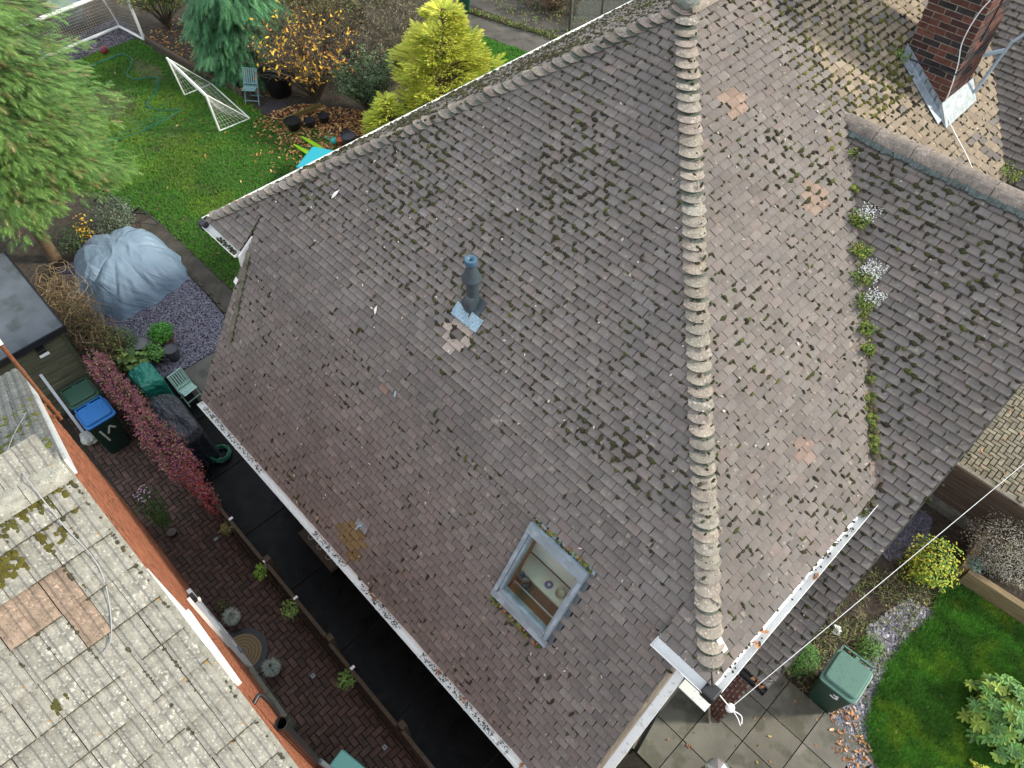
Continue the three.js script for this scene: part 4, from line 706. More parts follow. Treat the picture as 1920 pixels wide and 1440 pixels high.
  for (let k = 0; k < 1500; k++) { const u = R(0, 1.3), v = R(4.08, 4.6), n = fbm(u * 6 + 4, v * 6, 0, 3, 14), jn = Math.min(Math.abs(((u + 0.03) % CW) - 0.03), Math.abs(((v + 0.03) % G) - 0.03)); if (n > 0.56 || (jn < 0.012 && n > 0.47)) dot(NF, u, v, R(0.008, 0.02), [0.12, 0.105, 0.012]); }
  for (let k = 0; k < 700; k++) { const i = (rnd() * 9) | 0, u = i * CW + R(-0.006, 0.006), v = R(0.5, 4.5), n = fbm(u * 3, v * 2, 0, 3, 15); if (n > 0.58 || rnd() < 0.08) dot(NF, u, v, R(0.005, 0.013), [0.075, 0.07, 0.04]); }
  for (let j = 1; j < 15; j++) for (let u = 0; u < 1.75; u += 0.012) { const v = j * G - 0.002, n = fbm(u * 7 + j * 3, j * 5, 0, 2, 17); if (n < 0.36) continue; const m = new THREE.Matrix4().makeBasis(NF.u, NF.n, NF.v).scale(V(R(0.008, 0.013), 0.006, R(0.003, 0.006))); m.setPosition(NF.at(u, v, 0.045 + (((u / CW) % 1) * 0.19 > 0.02 && ((u / CW) % 1) * 0.19 < 0.06 || ((u / CW) % 1) * 0.19 > 0.106 && ((u / CW) % 1) * 0.19 < 0.15 ? 0.007 : -0.006))); const g = R(0.6, 1.1); list[(rnd() * 5) | 0].push({ m, c: [0.10 * g, 0.095 * g, 0.06 * g] }); }
  for (const [u, v, r] of [[0.90, 3.15, 0.05], [0.94, 3.12, 0.04], [0.33, 3.72, 0.035], [1.10, 2.42, 0.05], [1.20, 2.36, 0.05], [0.80, 1.72, 0.04], [1.02, 4.25, 0.06], [0.25, 4.42, 0.07], [0.50, 4.40, 0.06]]) for (let k = 0; k < 26; k++) dot(NF, u + R(-r, r) * 0.8, v + R(-r, r), R(0.010, 0.02), [0.10, 0.095, 0.02]);
  list.forEach((l, i) => stuffMesh(lump[i], M.moss, l, 'roof_moss', 'moss patches on the pale concrete roof tiles', 'moss'));
}
// ---------------------------------------------------------------- ground, alley, paths
const brd = 120;
structure(flat([[-brd, -brd], [brd, -brd], [brd, brd], [-brd, brd]], 0, 'ground', M.soil));
const leafO = (mb, p, d, n, l, w, c) => {                            // a broad oval leaf, folded along its midrib
  const s = V().crossVectors(d, n).normalize(), at = (t, k, h) => p.clone().addScaledVector(d, l * t).addScaledVector(s, w * k).addScaledVector(n, h * w - 0.10 * l * t * t);
  const A = at(0, 0, 0), E = at(1, 0, 0), m1 = at(0.35, 0, 0), m2 = at(0.7, 0, 0); mb.color(c[0], c[1], c[2]);
  for (const q of [-1, 1]) { const a = at(0.25, 0.40 * q, 0.14), b = at(0.6, 0.5 * q, 0.18), e = at(0.86, 0.30 * q, 0.1); mb.tri(A, a, m1); mb.tri(m1, a, b); mb.tri(m1, b, m2); mb.tri(m2, b, e); mb.tri(m2, e, E); }
};
const leafQ = (mb, p, d, n, l, w, c) => {                            // one folded leaf of four triangles
  const s = V().crossVectors(d, n).normalize(), a = p, b = p.clone().addScaledVector(d, l), m = p.clone().addScaledVector(d, l * 0.45), k = n.clone().multiplyScalar(w * 0.22);
  const L = m.clone().addScaledVector(s, w / 2).add(k), Q = m.clone().addScaledVector(s, -w / 2).add(k);
  mb.color(c[0], c[1], c[2]); mb.tri(a, L, b); mb.tri(a, b, Q); 
};
const rv = () => { let q; do { q = V(R(-1, 1), R(-1, 1), R(-1, 1)); } while (q.lengthSq() > 1 || q.lengthSq() < 0.01); return q.normalize(); };
const pick = (a) => a[(rnd() * a.length) | 0];
const vary = (c, k = 0.25) => { const g = 1 + R(-k, k); return [c[0] * g * R(0.94, 1.06), c[1] * g, c[2] * g * R(0.9, 1.1)]; };
function foliage(mb, c, r, n, l, w, cols, shell = 0.55, up = 0.5, lumpy = 0.35) {   // leaves through an uneven ellipsoid
  for (let i = 0; i < n; i++) {
    const d = rv(), k = lerp(shell, 1, Math.sqrt(rnd())) * (1 - lumpy + lumpy * 2 * fbm(d.x * 2.2 + c.x + 5, d.z * 2.2 + d.y * 1.9 + c.z + 40, 0, 3, 5));
    const p = V(c.x + d.x * r.x * k, c.y + d.y * r.y * k, c.z + d.z * r.z * k); if (p.y < 0.01) continue;
    const nrm = d.clone().add(V(0, up, 0)).add(rv().multiplyScalar(0.7)).normalize(), dir = V().crossVectors(nrm, rv()).normalize();
    leafQ(mb, p, dir, nrm, l * R(0.7, 1.25), w * R(0.8, 1.2), vary(pick(cols)));
  }
}
function twigs(mb, base, r, n, rad, col, bend = 0.3) {
  for (let i = 0; i < n; i++) { const d = rv(); d.y = Math.abs(d.y) * 0.9 + 0.15; const e = base.clone().add(V(d.x * r.x, d.y * r.y, d.z * r.z)), m = base.clone().lerp(e, 0.5).add(rv().multiplyScalar(bend * r.x * 0.5)); mb.color(...vary(col, 0.2)); mb.tube(curve([base.clone().add(V(R(-0.06, 0.06), 0, R(-0.06, 0.06))), m, e], 6), rad, 4, rad * 0.3); }
}
function herring(x0, x1, z0, z1, step = 0.1) {
  const out = [], ni = Math.ceil((x1 - x0) / step) + 2, nj = Math.ceil((z1 - z0) / step) + 2;
  for (let i = -1; i < ni; i++) for (let j = -1; j < nj; j++) {
    const m = (((i - j) % 4) + 4) % 4; let r = null;
    if (m === 0) r = [x0 + i * step, x0 + (i + 2) * step, z0 + j * step, z0 + (j + 1) * step]; else if (m === 2) r = [x0 + i * step, x0 + (i + 1) * step, z0 + (j - 1) * step, z0 + (j + 1) * step];
    if (!r) continue; r = [Math.max(r[0], x0), Math.min(r[1], x1), Math.max(r[2], z0), Math.min(r[3], z1)]; if (r[1] - r[0] > 0.03 && r[3] - r[2] > 0.03) out.push(r);
  }
  return out;
}
function pavers(parent, list, y, th, tint, gap, cols) {
  const rec = list.map((r) => { const c = V((r[0] + r[1]) / 2, y, (r[2] + r[3]) / 2), s = onScreen(c).clone(); return { r, c, big: Math.abs(s.x) < 0.99 && Math.abs(s.y) < 0.99 && s.z < 1 ? 1 / c.distanceToSquared(CAM) : 0 }; });
  const keep = new Set([...rec].filter((q) => q.big > 0).sort((a, b) => b.big - a.big).slice(0, 300)), rest = new MB();
  for (const q of rec) {
    const mb = keep.has(q) ? new MB() : rest, [a, b, c, d] = q.r, k = R(0.8, 1.18), col = pick(cols); mb.color(col[0] * k, col[1] * k, col[2] * k);
    const h = y + R(-0.002, 0.003), g = gap / 2, e = 0.006, B = [V(a + g, h - th, d - g), V(b - g, h - th, d - g), V(b - g, h - th, c + g), V(a + g, h - th, c + g)], Tp = [V(a + g + e, h, d - g - e), V(b - g - e, h + R(-0.002, 0.002), d - g - e), V(b - g - e, h, c + g + e), V(a + g + e, h, c + g + e)];
    mb.hex(B, Tp); if (keep.has(q)) mb.build('paver', M.paver, parent);
  }
  rest.build('pavers', M.paver, parent, 'stuff');
}
seed(606);
const alley = structure(flat([[-0.39, -12.4], [0.66, -12.4], [0.66, 3], [-0.39, 3]], 0.006, 'alley_pavement', mat([0.055, 0.05, 0.04], { map: rep(T.soil, 1) })));
pavers(alley, herring(-0.385, 0.655, -12.3, -0.9), 0.030, 0.02, 0, 0.006, [[0.29, 0.18, 0.155], [0.26, 0.165, 0.145], [0.23, 0.155, 0.14], [0.33, 0.20, 0.17]]);
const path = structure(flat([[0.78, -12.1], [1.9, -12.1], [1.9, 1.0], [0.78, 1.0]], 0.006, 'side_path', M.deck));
for (let k = 0; k < 9; k++) { const z0 = -11.9 + k * 1.42; new MB().box(V(1.26, 0.018, z0 + 0.705), V(0.94, 0.022, 1.40), R(-0.002, 0.002)).build('slab', M.wetShaded, path); }
{
  const st = thing('door_step', 'low dark timber step beside the black side path', 'step', V(1.63, 0.03, -6.49));
  new MB().color(0.17, 0.15, 0.13).box(V(1.63, 0.10, -6.49), V(0.28, 0.10, 0.98)).build('tread', M.wood, st);
  for (const z of [-6.75, -6.49, -6.23]) new MB().color(0.28, 0.26, 0.24).geo(new THREE.TorusGeometry(0.05, 0.012, 6, 16), new THREE.Matrix4().makeRotationX(Math.PI / 2).setPosition(1.62, 0.155, z)).build('grip', M.plastic, st);
}
// ---------------------------------------------------------------- boundary fence between the two houses
{
  const f = thing('boundary_fence', 'low dark timber fence with weathered capping between alley and side path', 'fence', V(0.72, 0, -5.6)), x = 0.72;
  for (let k = 0; k < 9; k++) {
    const z0 = -13.2 + k * 1.7, h = 1.0 + (k < 2 ? 0.12 : 0) + R(-0.03, 0.03), dx = R(-0.02, 0.02);
    new MB().color(0.16, 0.13, 0.10).box(V(x + 0.05 + dx, h / 2 + 0.02, z0), V(0.09, h + 0.10, 0.10)).build('post', M.wood, f);
    new MB().color(0.15, 0.125, 0.10).box(V(x + dx, h + 0.012, z0 + 0.85), V(0.055, 0.028, 1.58), R(-0.006, 0.006), R(-0.01, 0.01)).build('cap_rail', M.wood, f);
    for (let j = 0; j < 7; j++) { const g = R(0.7, 1.2); new MB().color(0.12 * g, 0.092 * g, 0.07 * g).box(V(x + dx + R(-0.004, 0.004), 0.03 + j * 0.138 + 0.066, z0 + 0.85), V(0.02, 0.128, 1.6)).build('board', M.wood, f); }
  }
}
const potOn = (name, label, p, r, h, col, group) => { const t = thing(name, label, 'pot', p, group); new MB().color(...col).lathe([[0, 0], [r * 0.72, 0], [r, h], [r * 1.06, h], [r * 1.06, h * 0.9], [r * 0.95, h * 0.9], [r * 0.9, h * 0.86], [0, h * 0.86]], p, 20).build('pot', M.plastic, t); return t; };
{
  const spec = [[-7.44, 'dry brown', [[0.20, 0.17, 0.07], [0.12, 0.13, 0.04]], 0.09], [-6.41, 'bright green leafy', [[0.12, 0.26, 0.03], [0.20, 0.34, 0.05]], 0.12], [-5.56, 'feathery light green', [[0.15, 0.25, 0.06], [0.22, 0.32, 0.07]], 0.15], [-4.10, 'spiky green', [[0.13, 0.25, 0.05], [0.18, 0.30, 0.08]], 0.14]];
  const where = ['nearest the red hedge', 'second along the alley fence', 'third along the alley fence', 'farthest from the red hedge'];
  spec.forEach(([z, w, cols, r], i) => {
    const p = V(0.615, 0.66, z), t = potOn('fence_pot', `small hanging fence pot with ${w} plant, ${where[i]}`, p, 0.075, 0.13, [0.05, 0.05, 0.05], 'pots hung on the alley fence');
    const mb = new MB(); foliage(mb, p.clone().add(V(-0.03, 0.20, 0)), V(r, 0.13, r), 170, 0.07, 0.03, cols, 0.1, 0.8); mb.build('plant', M.leaf, t);
    new MB().color(0.8, 0.82, 0.82).bar(p.clone().add(V(0.06, 0.12, 0)), V(0.72, 1.035, z), 0.03, 0.012).bar(V(0.70, 1.05, z), V(0.77, 1.05, z), 0.04, 0.02).build('clip', M.plastic, t);
  });
}
{ // half-round doormat
  const p = V(-0.33, 0.034, -5.88), t = thing('doormat', 'half round coir doormat with black rubber border at the white door', 'doormat', p), sh = (r) => { const s = new THREE.Shape(); s.absarc(0, 0, r, -Math.PI / 2, Math.PI / 2); s.closePath(); return s; };
  const ex = (r, h, bev) => { const g = new THREE.ExtrudeGeometry(sh(r), { depth: h, bevelEnabled: bev > 0, bevelSize: bev, bevelThickness: bev, curveSegments: 24 }); return g; };
  const flatM = (y) => new THREE.Matrix4().makeRotationX(-Math.PI / 2).setPosition(p.x, y, p.z);
  new MB().color(0.016, 0.018, 0.022).geo(ex(0.40, 0.012, 0.004), flatM(p.y + 0.002)).build('border', M.plastic, t);
  new MB().color(0.30, 0.22, 0.12).geo(ex(0.305, 0.012, 0.002), flatM(p.y + 0.012)).build('coir', mat([1, 1, 1], { vertexColors: true, roughness: 1, bumpMap: rep(T.fine, 8), bumpScale: 0.01 }), t);
  for (let k = 1; k < 6; k++) new MB().color(0.07, 0.05, 0.03).geo(new THREE.TorusGeometry(k * 0.052, 0.005, 5, 24, Math.PI), new THREE.Matrix4().makeRotationZ(-Math.PI / 2).premultiply(new THREE.Matrix4().makeRotationX(-Math.PI / 2)).setPosition(p.x, p.y + 0.027, p.z)).build('ring', M.plastic, t);
  for (let k = 0; k < 22; k++) { const a = lerp(-1.45, 1.45, k / 21); new MB().color(0.045, 0.05, 0.06).geo(new THREE.SphereGeometry(0.013, 8, 6), new THREE.Matrix4().makeScale(1, 0.5, 1).setPosition(p.x + Math.cos(a) * 0.355, p.y + 0.017, p.z + Math.sin(a) * 0.355)).build('stud', M.plastic, t); }
}
{ // ornamental grasses and the tall alley plant
  seed(61);
  const tuft = (x, z, r, label) => { const p = V(x, 0.03, z), t = potOn('grass_pot', label, p, 0.12, 0.14, [0.30, 0.30, 0.26], 'potted blue grasses by the white door'), mb = new MB(); for (let k = 0; k < 420; k++) { const a = R(0, 6.28), o = R(0.25, 1), b = p.clone().add(V(0, 0.14, 0)), e = b.clone().add(V(Math.cos(a) * r * o, 0.20 * (1.1 - o * 0.7), Math.sin(a) * r * o)), m = b.clone().lerp(e, 0.5).add(V(0, 0.07, 0)), s = V(-Math.sin(a), 0, Math.cos(a)).multiplyScalar(0.0035); mb.color(...vary(rnd() < 0.6 ? [0.30, 0.38, 0.36] : [0.44, 0.42, 0.32])); mb.tri(b.clone().add(s), b.clone().sub(s), m.clone().add(s)); mb.tri(m.clone().add(s), m.clone().sub(s), e); mb.tri(b.clone().sub(s), m.clone().sub(s), m.clone().add(s)); } mb.build('blades', M.leaf, t); };
  tuft(-0.14, -6.42, 0.19, 'pot of blue grey grass between wall and doormat, nearer the bins'); tuft(-0.12, -5.28, 0.19, 'pot of pale grass beyond the straight edge of the doormat');
  { const p = V(-0.15, 0.03, -6.72), t = potOn('shrub_pot', 'pot of brownish moss and dead stems beside blue grass', p, 0.11, 0.12, [0.05, 0.05, 0.05]), mb = new MB(); foliage(mb, p.clone().add(V(0, 0.14, 0)), V(0.13, 0.08, 0.13), 260, 0.05, 0.016, [[0.16, 0.15, 0.05], [0.09, 0.08, 0.03]], 0.2, 0.6); mb.build('plant', M.leaf, t); }
  const p = V(-0.10, 0.03, -8.55), t = potOn('flower_pot', 'tall green plant with small lilac flowers against the orange brick wall', p, 0.09, 0.12, [0.07, 0.045, 0.035]), mb = new MB(), fl = new MB();
  for (let k = 0; k < 700; k++) { const a = R(0, 6.28), o = Math.sqrt(rnd()) * 0.24, h = R(0.15, 0.85), b = p.clone().add(V(Math.cos(a) * o * (0.3 + h), 0.12 + h, Math.sin(a) * o * (0.3 + h) - 0.25 * h)); leafQ(mb, b, V(R(-0.4, 0.4), 1, R(-0.7, 0.2)).normalize(), rv(), R(0.08, 0.16), 0.012, vary(pick([[0.06, 0.15, 0.03], [0.09, 0.20, 0.04], [0.05, 0.11, 0.025]]))); }
  for (let k = 0; k < 26; k++) { const c = p.clone().add(V(R(-0.12, 0.12), R(0.92, 1.06), R(-0.48, -0.2))); for (let j = 0; j < 5; j++) { const a = j * 1.257, d = V(Math.cos(a), 0.3, Math.sin(a)).normalize(); leafQ(fl, c, d, V(0, 1, 0), 0.016, 0.012, vary([0.62, 0.42, 0.62], 0.15)); } }
  mb.build('leaves', M.leaf, t); fl.build('flowers', M.leaf, t);
  for (let k = 0; k < 500; k++) { /* round leaves at the pot's rim */ if (k > 120) break; const a = R(0, 6.28), b = p.clone().add(V(Math.cos(a) * 0.13, R(0.1, 0.3), Math.sin(a) * 0.13 + 0.1)); leafQ(mb, b, rv(), V(0, 1, 0), 0.05, 0.045, vary([0.08, 0.18, 0.05])); }
}
for (const [x, z, s] of [[0.28, -4.8, 'among the alley pavers beyond the pale grass'], [0.40, -7.95, 'among the alley pavers below the red hedge'], [0.45, -3.2, 'among the alley pavers near the turquoise box']]) { const t = thing('path_light', `small square paver light ${s}`, 'light', V(x, 0.03, z), 'lights let into the alley paving'); new MB().color(0.35, 0.42, 0.45).box(V(x, 0.038, z), V(0.06, 0.016, 0.06)).build('rim', M.plastic, t); new MB().color(0.12, 0.15, 0.17).box(V(x, 0.048, z), V(0.036, 0.006, 0.036)).build('lens', M.plastic, t); }
tag(new MB().color(0.22, 0.62, 0.55).geo(new RoundedBoxGeometry(0.40, 0.45, 0.5, 3, 0.04), new THREE.Matrix4().makeRotationY(0.2).setPosition(-0.16, 0.255, -3.22)).build('storage_box', M.plastic), 'turquoise plastic box standing in the alley at the lower edge', 'box');
// ---------------------------------------------------------------- shed, bins and clutter behind the alley
seed(707);
{
  const s = thing('garden_shed', 'weathered timber shed with flat dark felt roof at the end of the alley', 'shed', V(-0.55, 0, -13.6));
  new MB().box(V(-0.72, 2.10, -13.55), V(2.5, 0.04, 2.7), 0, 0, 0.02).build('roof', mat([0.18, 0.215, 0.27], { map: rep(T.concrete, 0.5), roughness: 0.6 }), s);
  new MB().box(V(-0.72, 2.06, -12.19), V(2.52, 0.13, 0.03), 0, 0, 0.02).build('fascia', M.blackPlastic, s);
  new MB().box(V(0.54, 2.09, -13.55), V(0.03, 0.13, 2.7)).build('fascia', M.blackPlastic, s);
  for (let k = 0; k < 17; k++) { const g = R(0.75, 1.2); new MB().color(0.30 * g, 0.33 * g, 0.245 * g).box(V(-0.72, 0.08 + k * 0.118, -12.42), V(2.26, 0.114, 0.022), 0, 0.10).build('board', M.wood, s); }
  new MB().color(0.16, 0.22, 0.15).box(V(0.43, 1.0, -12.42), V(0.07, 2.04, 0.07)).build('corner_post', M.wood, s);
  new MB().color(0.20, 0.21, 0.16).box(V(-0.72, 1.0, -13.6), V(2.24, 2.0, 2.28)).build('wall', M.wood, s);
  const l = new MB(); l.geo(new RoundedBoxGeometry(0.15, 0.12, 0.12, 2, 0.015), new THREE.Matrix4().makeRotationX(0.5).setPosition(0.0, 1.80, -12.33)); const lamp = l.build('floodlight', M.blackPlastic, s);
  new MB().color(0.75, 0.78, 0.78).box(V(0.0, 1.73, -12.24), V(0.17, 0.02, 0.05), 0, 0.5).build('sensor', M.plastic, lamp);
}
function wheelieBin(label, c, yaw, body, lid, W = 0.56, D = 0.60, H = 1.0, mark) {
  const t = thing('wheelie_bin', label, 'bin', c), rot = new THREE.Matrix4().makeRotationY(yaw).setPosition(c), L = (x, y, z) => V(x, y, z).applyMatrix4(rot);   // local: front is +z
  const pm = (col) => mat(col, { roughness: 0.45, map: rep(T.grime, 1.5), bumpMap: rep(T.fine, 5), bumpScale: 0.001 });
  const ring = (y, w, d, r, dz) => { const o = []; for (let k = 0; k < 24; k++) { const a = (k + 0.5) / 24 * Math.PI * 2, e = 9, cx = Math.sign(Math.cos(a)) * Math.pow(Math.abs(Math.cos(a)), 2 / e), cz = Math.sign(Math.sin(a)) * Math.pow(Math.abs(Math.sin(a)), 2 / e); o.push(L(cx * w / 2, y, cz * d / 2 + dz)); } return o; };
  const loft = (rs, mb, cap) => { for (let i = 0; i < rs.length - 1; i++) for (let k = 0; k < 24; k++) { const j = (k + 1) % 24; mb.quad(rs[i][j], rs[i][k], rs[i + 1][k], rs[i + 1][j]); } if (cap) { const e = rs.at(-1), m = e.reduce((a, q) => a.add(q), V()).multiplyScalar(1 / 24); for (let k = 0; k < 24; k++) mb.tri(e[(k + 1) % 24], e[k], m); } return mb; };
  const b = loft([ring(0.02, W * 0.74, D * 0.70, 0, -0.02), ring(0.10, W * 0.78, D * 0.74, 0, -0.02), ring(H * 0.86, W * 0.95, D * 0.95, 0, 0), ring(H * 0.90, W * 1.0, D, 0, 0), ring(H * 0.945, W * 1.0, D, 0, 0)], new MB(), false); b.build('body', pm(body), t);
  const lm = pm(lid), lp = loft([ring(H * 0.947, W * 1.04, D * 1.05, 0, 0.005), ring(H * 0.975, W * 1.04, D * 1.05, 0, 0.005), ring(H * 0.98, W * 0.99, D * 0.99, 0, 0.002)], new MB(), true), lidM = lp.build('lid', lm, t);
  loft([ring(H * 0.978, W * 0.92, D * 0.91, 0, -0.01), ring(H * 1.012, W * 0.90, D * 0.89, 0, -0.012), ring(H * 1.024, W * 0.84, D * 0.84, 0, -0.015)], new MB(), true).build('lid_panel', lm, lidM);
  const hz = -D / 2 - 0.085, hb = new MB(), bb = (x, z, sx, sz) => hb.boxM(rot.clone().multiply(new THREE.Matrix4().setPosition(x, H * 0.955, z)), V(sx, 0.035, sz));
  bb(0, hz, W * 0.92, 0.026); for (const x of [-W * 0.44, 0, W * 0.44]) bb(x, hz + 0.045, x ? 0.028 : 0.06, 0.09); hb.build('handle', lm, t);
  for (const x of [-W * 0.38, W * 0.38]) { const g = new THREE.CylinderGeometry(0.10, 0.10, 0.05, 20), m = rot.clone().multiply(new THREE.Matrix4().makeRotationZ(Math.PI / 2).setPosition(x, 0.10, -D * 0.36)); const w = new MB().geo(g, m).build('wheel', M.blackPlastic, t); new MB().color(0.2, 0.2, 0.2).geo(new THREE.CylinderGeometry(0.045, 0.045, 0.054, 14), m).build('hub', M.plastic, w); }
  if (mark) mark(t, rot);
  return t;
}
const font = await new FontLoader().loadAsync('fonts/droid/droid_sans_bold.typeface.json');
wheelieBin('green wheelie bin with plain green lid beside the shed', V(0.07, 0.03, -11.64), Math.PI / 2 * 0, [0.012, 0.045, 0.030], [0.030, 0.085, 0.058], 0.53, 0.48, 1.05);
wheelieBin('dark green wheelie bin with bright blue lid and white painted strokes', V(0.08, 0.03, -11.02), 0, [0.010, 0.040, 0.028], [0.020, 0.16, 0.48], 0.55, 0.50, 1.05, (t, rot) => {
  const st = (x0, y0, x1, y1) => new MB().color(0.62, 0.66, 0.62).bar(V(x0, y0, 0.262 - (0.9 - y0) * 0.075).applyMatrix4(rot), V(x1, y1, 0.262 - (0.9 - y1) * 0.075).applyMatrix4(rot), 0.035, 0.006, V(0, 0.1, 1)).build('painted_stroke', M.plastic, t);
  st(-0.12, 0.84, -0.07, 0.46); st(-0.02, 0.66, 0.06, 0.84); st(0.06, 0.84, 0.14, 0.72);
});
tag(new MB().color(0.42, 0.46, 0.50).bar(V(-0.25, 1.55, -12.05), V(-0.27, 0.62, -10.98), 0.05, 0.025).build('metal_rail', M.plastic), 'grey metal rail leaning between shed and blue lidded bin', 'rail');
{
  const g = new THREE.IcosahedronGeometry(0.17, 3), P = g.attributes.position; for (let i = 0; i < P.count; i++) { const x = P.getX(i), y = P.getY(i), z = P.getZ(i), k = 0.6 + 0.8 * fbm(x * 12 + 4, z * 12 + y * 9 + 4, 0, 3, 3); P.setXYZ(i, x * k * 1.1, y * k * 0.8, z * k * 0.9); } g.computeVertexNormals();
  tag(new MB().color(0.55, 0.58, 0.52).geo(g, new THREE.Matrix4().setPosition(-0.22, 0.16, -11.45)).build('rubbish_bag', M.plastic), 'crumpled pale plastic bag on the pavers beside the bins', 'bag');
}
function drape(nx, nz, f, mb, mat4) {                                 // a cloth surface given by a function of (s, t) in 0..1
  const g = [...Array(nx + 1)].map((_, i) => [...Array(nz + 1)].map((_, j) => f(i / nx, j / nz)));
  const nrm = (i, j) => { const a = V().subVectors(g[Math.min(nx, i + 1)][j], g[Math.max(0, i - 1)][j]), b = V().subVectors(g[i][Math.min(nz, j + 1)], g[i][Math.max(0, j - 1)]); const n = V().crossVectors(b, a).normalize(); return n.lengthSq() ? n : V(0, 1, 0); };
  for (let i = 0; i < nx; i++) for (let j = 0; j < nz; j++) for (const [a, b] of [[i, j], [i, j + 1], [i + 1, j + 1], [i, j], [i + 1, j + 1], [i + 1, j]]) { const q = g[a][b]; mb.vert(q, nrm(a, b), q.x + q.y, q.z + q.y); }
  return mb;
}
function sheetOver(name, label, cat, c, poly, H, m) {                 // a big sheet pegged to a many-sided outline, ridged towards its corners
  const t = thing(name, label, cat, c), mb = new MB(), N = 240, edge = [], cr = poly.map(([x, z]) => Math.atan2(z - c.z, x - c.x));
  for (let i = 0; i <= N; i++) { const a = i / N * Math.PI * 2; let r = 0.3; while (r < 2.4 && inside(poly, c.x + Math.cos(a) * r, c.z + Math.sin(a) * r)) r += 0.008; edge.push(r); }
  const near = (a) => Math.min(...cr.map((q) => Math.abs(Math.atan2(Math.sin(a - q), Math.cos(a - q)))));
  drape(N, 72, (s, u) => {
    const a = s * Math.PI * 2, r = edge[Math.round(s * N)] * (1 + 0.02 * Math.sin(a * 13) * u), ca = Math.cos(a), sa = Math.sin(a), n = fbm(ca * u * 2.4 + 9, sa * u * 2.4 + 9, 0, 3, 27), k = Math.exp(-near(a) * 5), rid = Math.abs(fbm(ca * 3.2 + 20, sa * 3.2 + 20, 0, 4, 29) - 0.5) * 2;
    const X = ca * r * u, Z = sa * r * u, drop = Math.pow(u, lerp(6.5, 3.4, k)), tbl = smooth(-0.2, 0.75, Z * 0.9 + X * 0.25);   // a table under the front half, chair backs behind
    const cre = (x, z, s) => 1 - Math.abs(fbm(x + 20, z + 20, 0, 3, s) - 0.5) * 4;
    let y = (lerp(H, H * 0.70, tbl)) * (1 - drop) + 0.03 * Math.exp(-((X + 0.1) ** 2 + (Z + 0.25) ** 2) * 5) + 0.12 * (fbm(X * 1.3 + 5, Z * 1.3 + 5, 0, 2, 27) - 0.5) * (1 - u);
    y += 0.055 * Math.max(0, cre(X * 1.1 - Z * 0.5, Z * 0.55 + X * 0.3, 31)) * (1 - u) + 0.035 * Math.max(0, cre(X * 2.2 + Z, Z * 0.9 - X * 0.4, 33)) * (1 - u * u);
    y += 0.05 * smooth(0.55, 0.9, u) * (1 - u) * 4 * (Math.sin(a * 15 + n * 12) * 0.6 + Math.sin(a * 31 + n * 17) * 0.4);
    return V(c.x + ca * r * u, c.y + Math.max(0.012, y), c.z + sa * r * u);
  }, mb); mb.build('sheet', m, t); return t;
}
function cover(name, label, cat, c, rx, rz, h, m, o = {}) {           // a sheet thrown over something, with a creased skirt
  const { sq = 4, fold = 9, amp = 0.05, top = 0.72, yaw = 0, peak = 0, sd = 3, slump = 0 } = o, t = thing(name, label, cat, c), mb = new MB();
  const f = (s, u) => {
    const a = s * Math.PI * 2, ca = Math.cos(a), sa = Math.sin(a), e = 1 / Math.pow(Math.pow(Math.abs(ca), sq) + Math.pow(Math.abs(sa), sq), 1 / sq);
    const k = u < 0.5 ? u / 0.5 * top : top + (1 - top) * (u - 0.5) / 0.5, sk = smooth(0.42, 1, u), n = fbm(ca * k * 2.0 + sd, sa * k * 2.0 + u * 0.6 + sd, 0, 3, sd);
    let y = h * (u < 0.45 ? 1 - 0.10 * u + peak * (0.45 - u) : (1 - 0.045 + 0) * (1 - Math.pow(smooth(0.40, 1.0, u), 0.85)));
    y += h * 0.16 * (n - 0.5) * (1 - sk) - slump * h * (1 - sk) * Math.max(0, sa) * k;
    const fr = 1 + amp * sk * (Math.sin(a * fold + n * 9) * 0.7 + Math.sin(a * fold * 2.3 + n * 14 + sd) * 0.4) + 0.10 * (n - 0.5);
    const x = rx * k * ca * e * fr, z = rz * k * sa * e * fr;
    return V(c.x + x * Math.cos(yaw) + z * Math.sin(yaw), Math.max(0.012, y) + c.y, c.z - x * Math.sin(yaw) + z * Math.cos(yaw));
  };
  drape(140, 46, f, mb); mb.build('sheet', m, t);
  return t;
}
sheetOver('covered_garden_set', 'pale blue grey sheet draped over garden furniture on slate chippings', 'cover', V(2.42, 0.01, -15.2), [[1.66, -14.02], [2.5, -14.0], [3.38, -14.2], [3.56, -15.0], [3.45, -16.1], [2.7, -16.5], [1.75, -16.5], [1.3, -15.6], [1.35, -14.7]], 0.80, mat([0.17, 0.245, 0.33], { roughness: 0.5, bumpMap: rep(T.cloth, 0.8), bumpScale: 0.06, side: THREE.DoubleSide }));
cover('barbecue_cover', 'black plastic cover over a barbecue beside the red hedge', 'cover', V(1.10, 0.03, -10.12), 0.30, 0.72, 1.0, mat([0.020, 0.024, 0.034], { roughness: 0.33, bumpMap: rep(T.cloth, 1.6), bumpScale: 0.05, side: THREE.DoubleSide }), { sq: 6, fold: 11, amp: 0.05, top: 0.88, sd: 8, slump: 0.15 });
cover('green_cover', 'green tarpaulin cover over a box between climber and barbecue', 'cover', V(1.18, 0.03, -11.52), 0.27, 0.38, 0.78, mat([0.012, 0.20, 0.15], { roughness: 0.4, bumpMap: rep(T.cloth, 2), bumpScale: 0.05, side: THREE.DoubleSide }), { sq: 7, fold: 9, amp: 0.03, top: 0.9, sd: 14 });
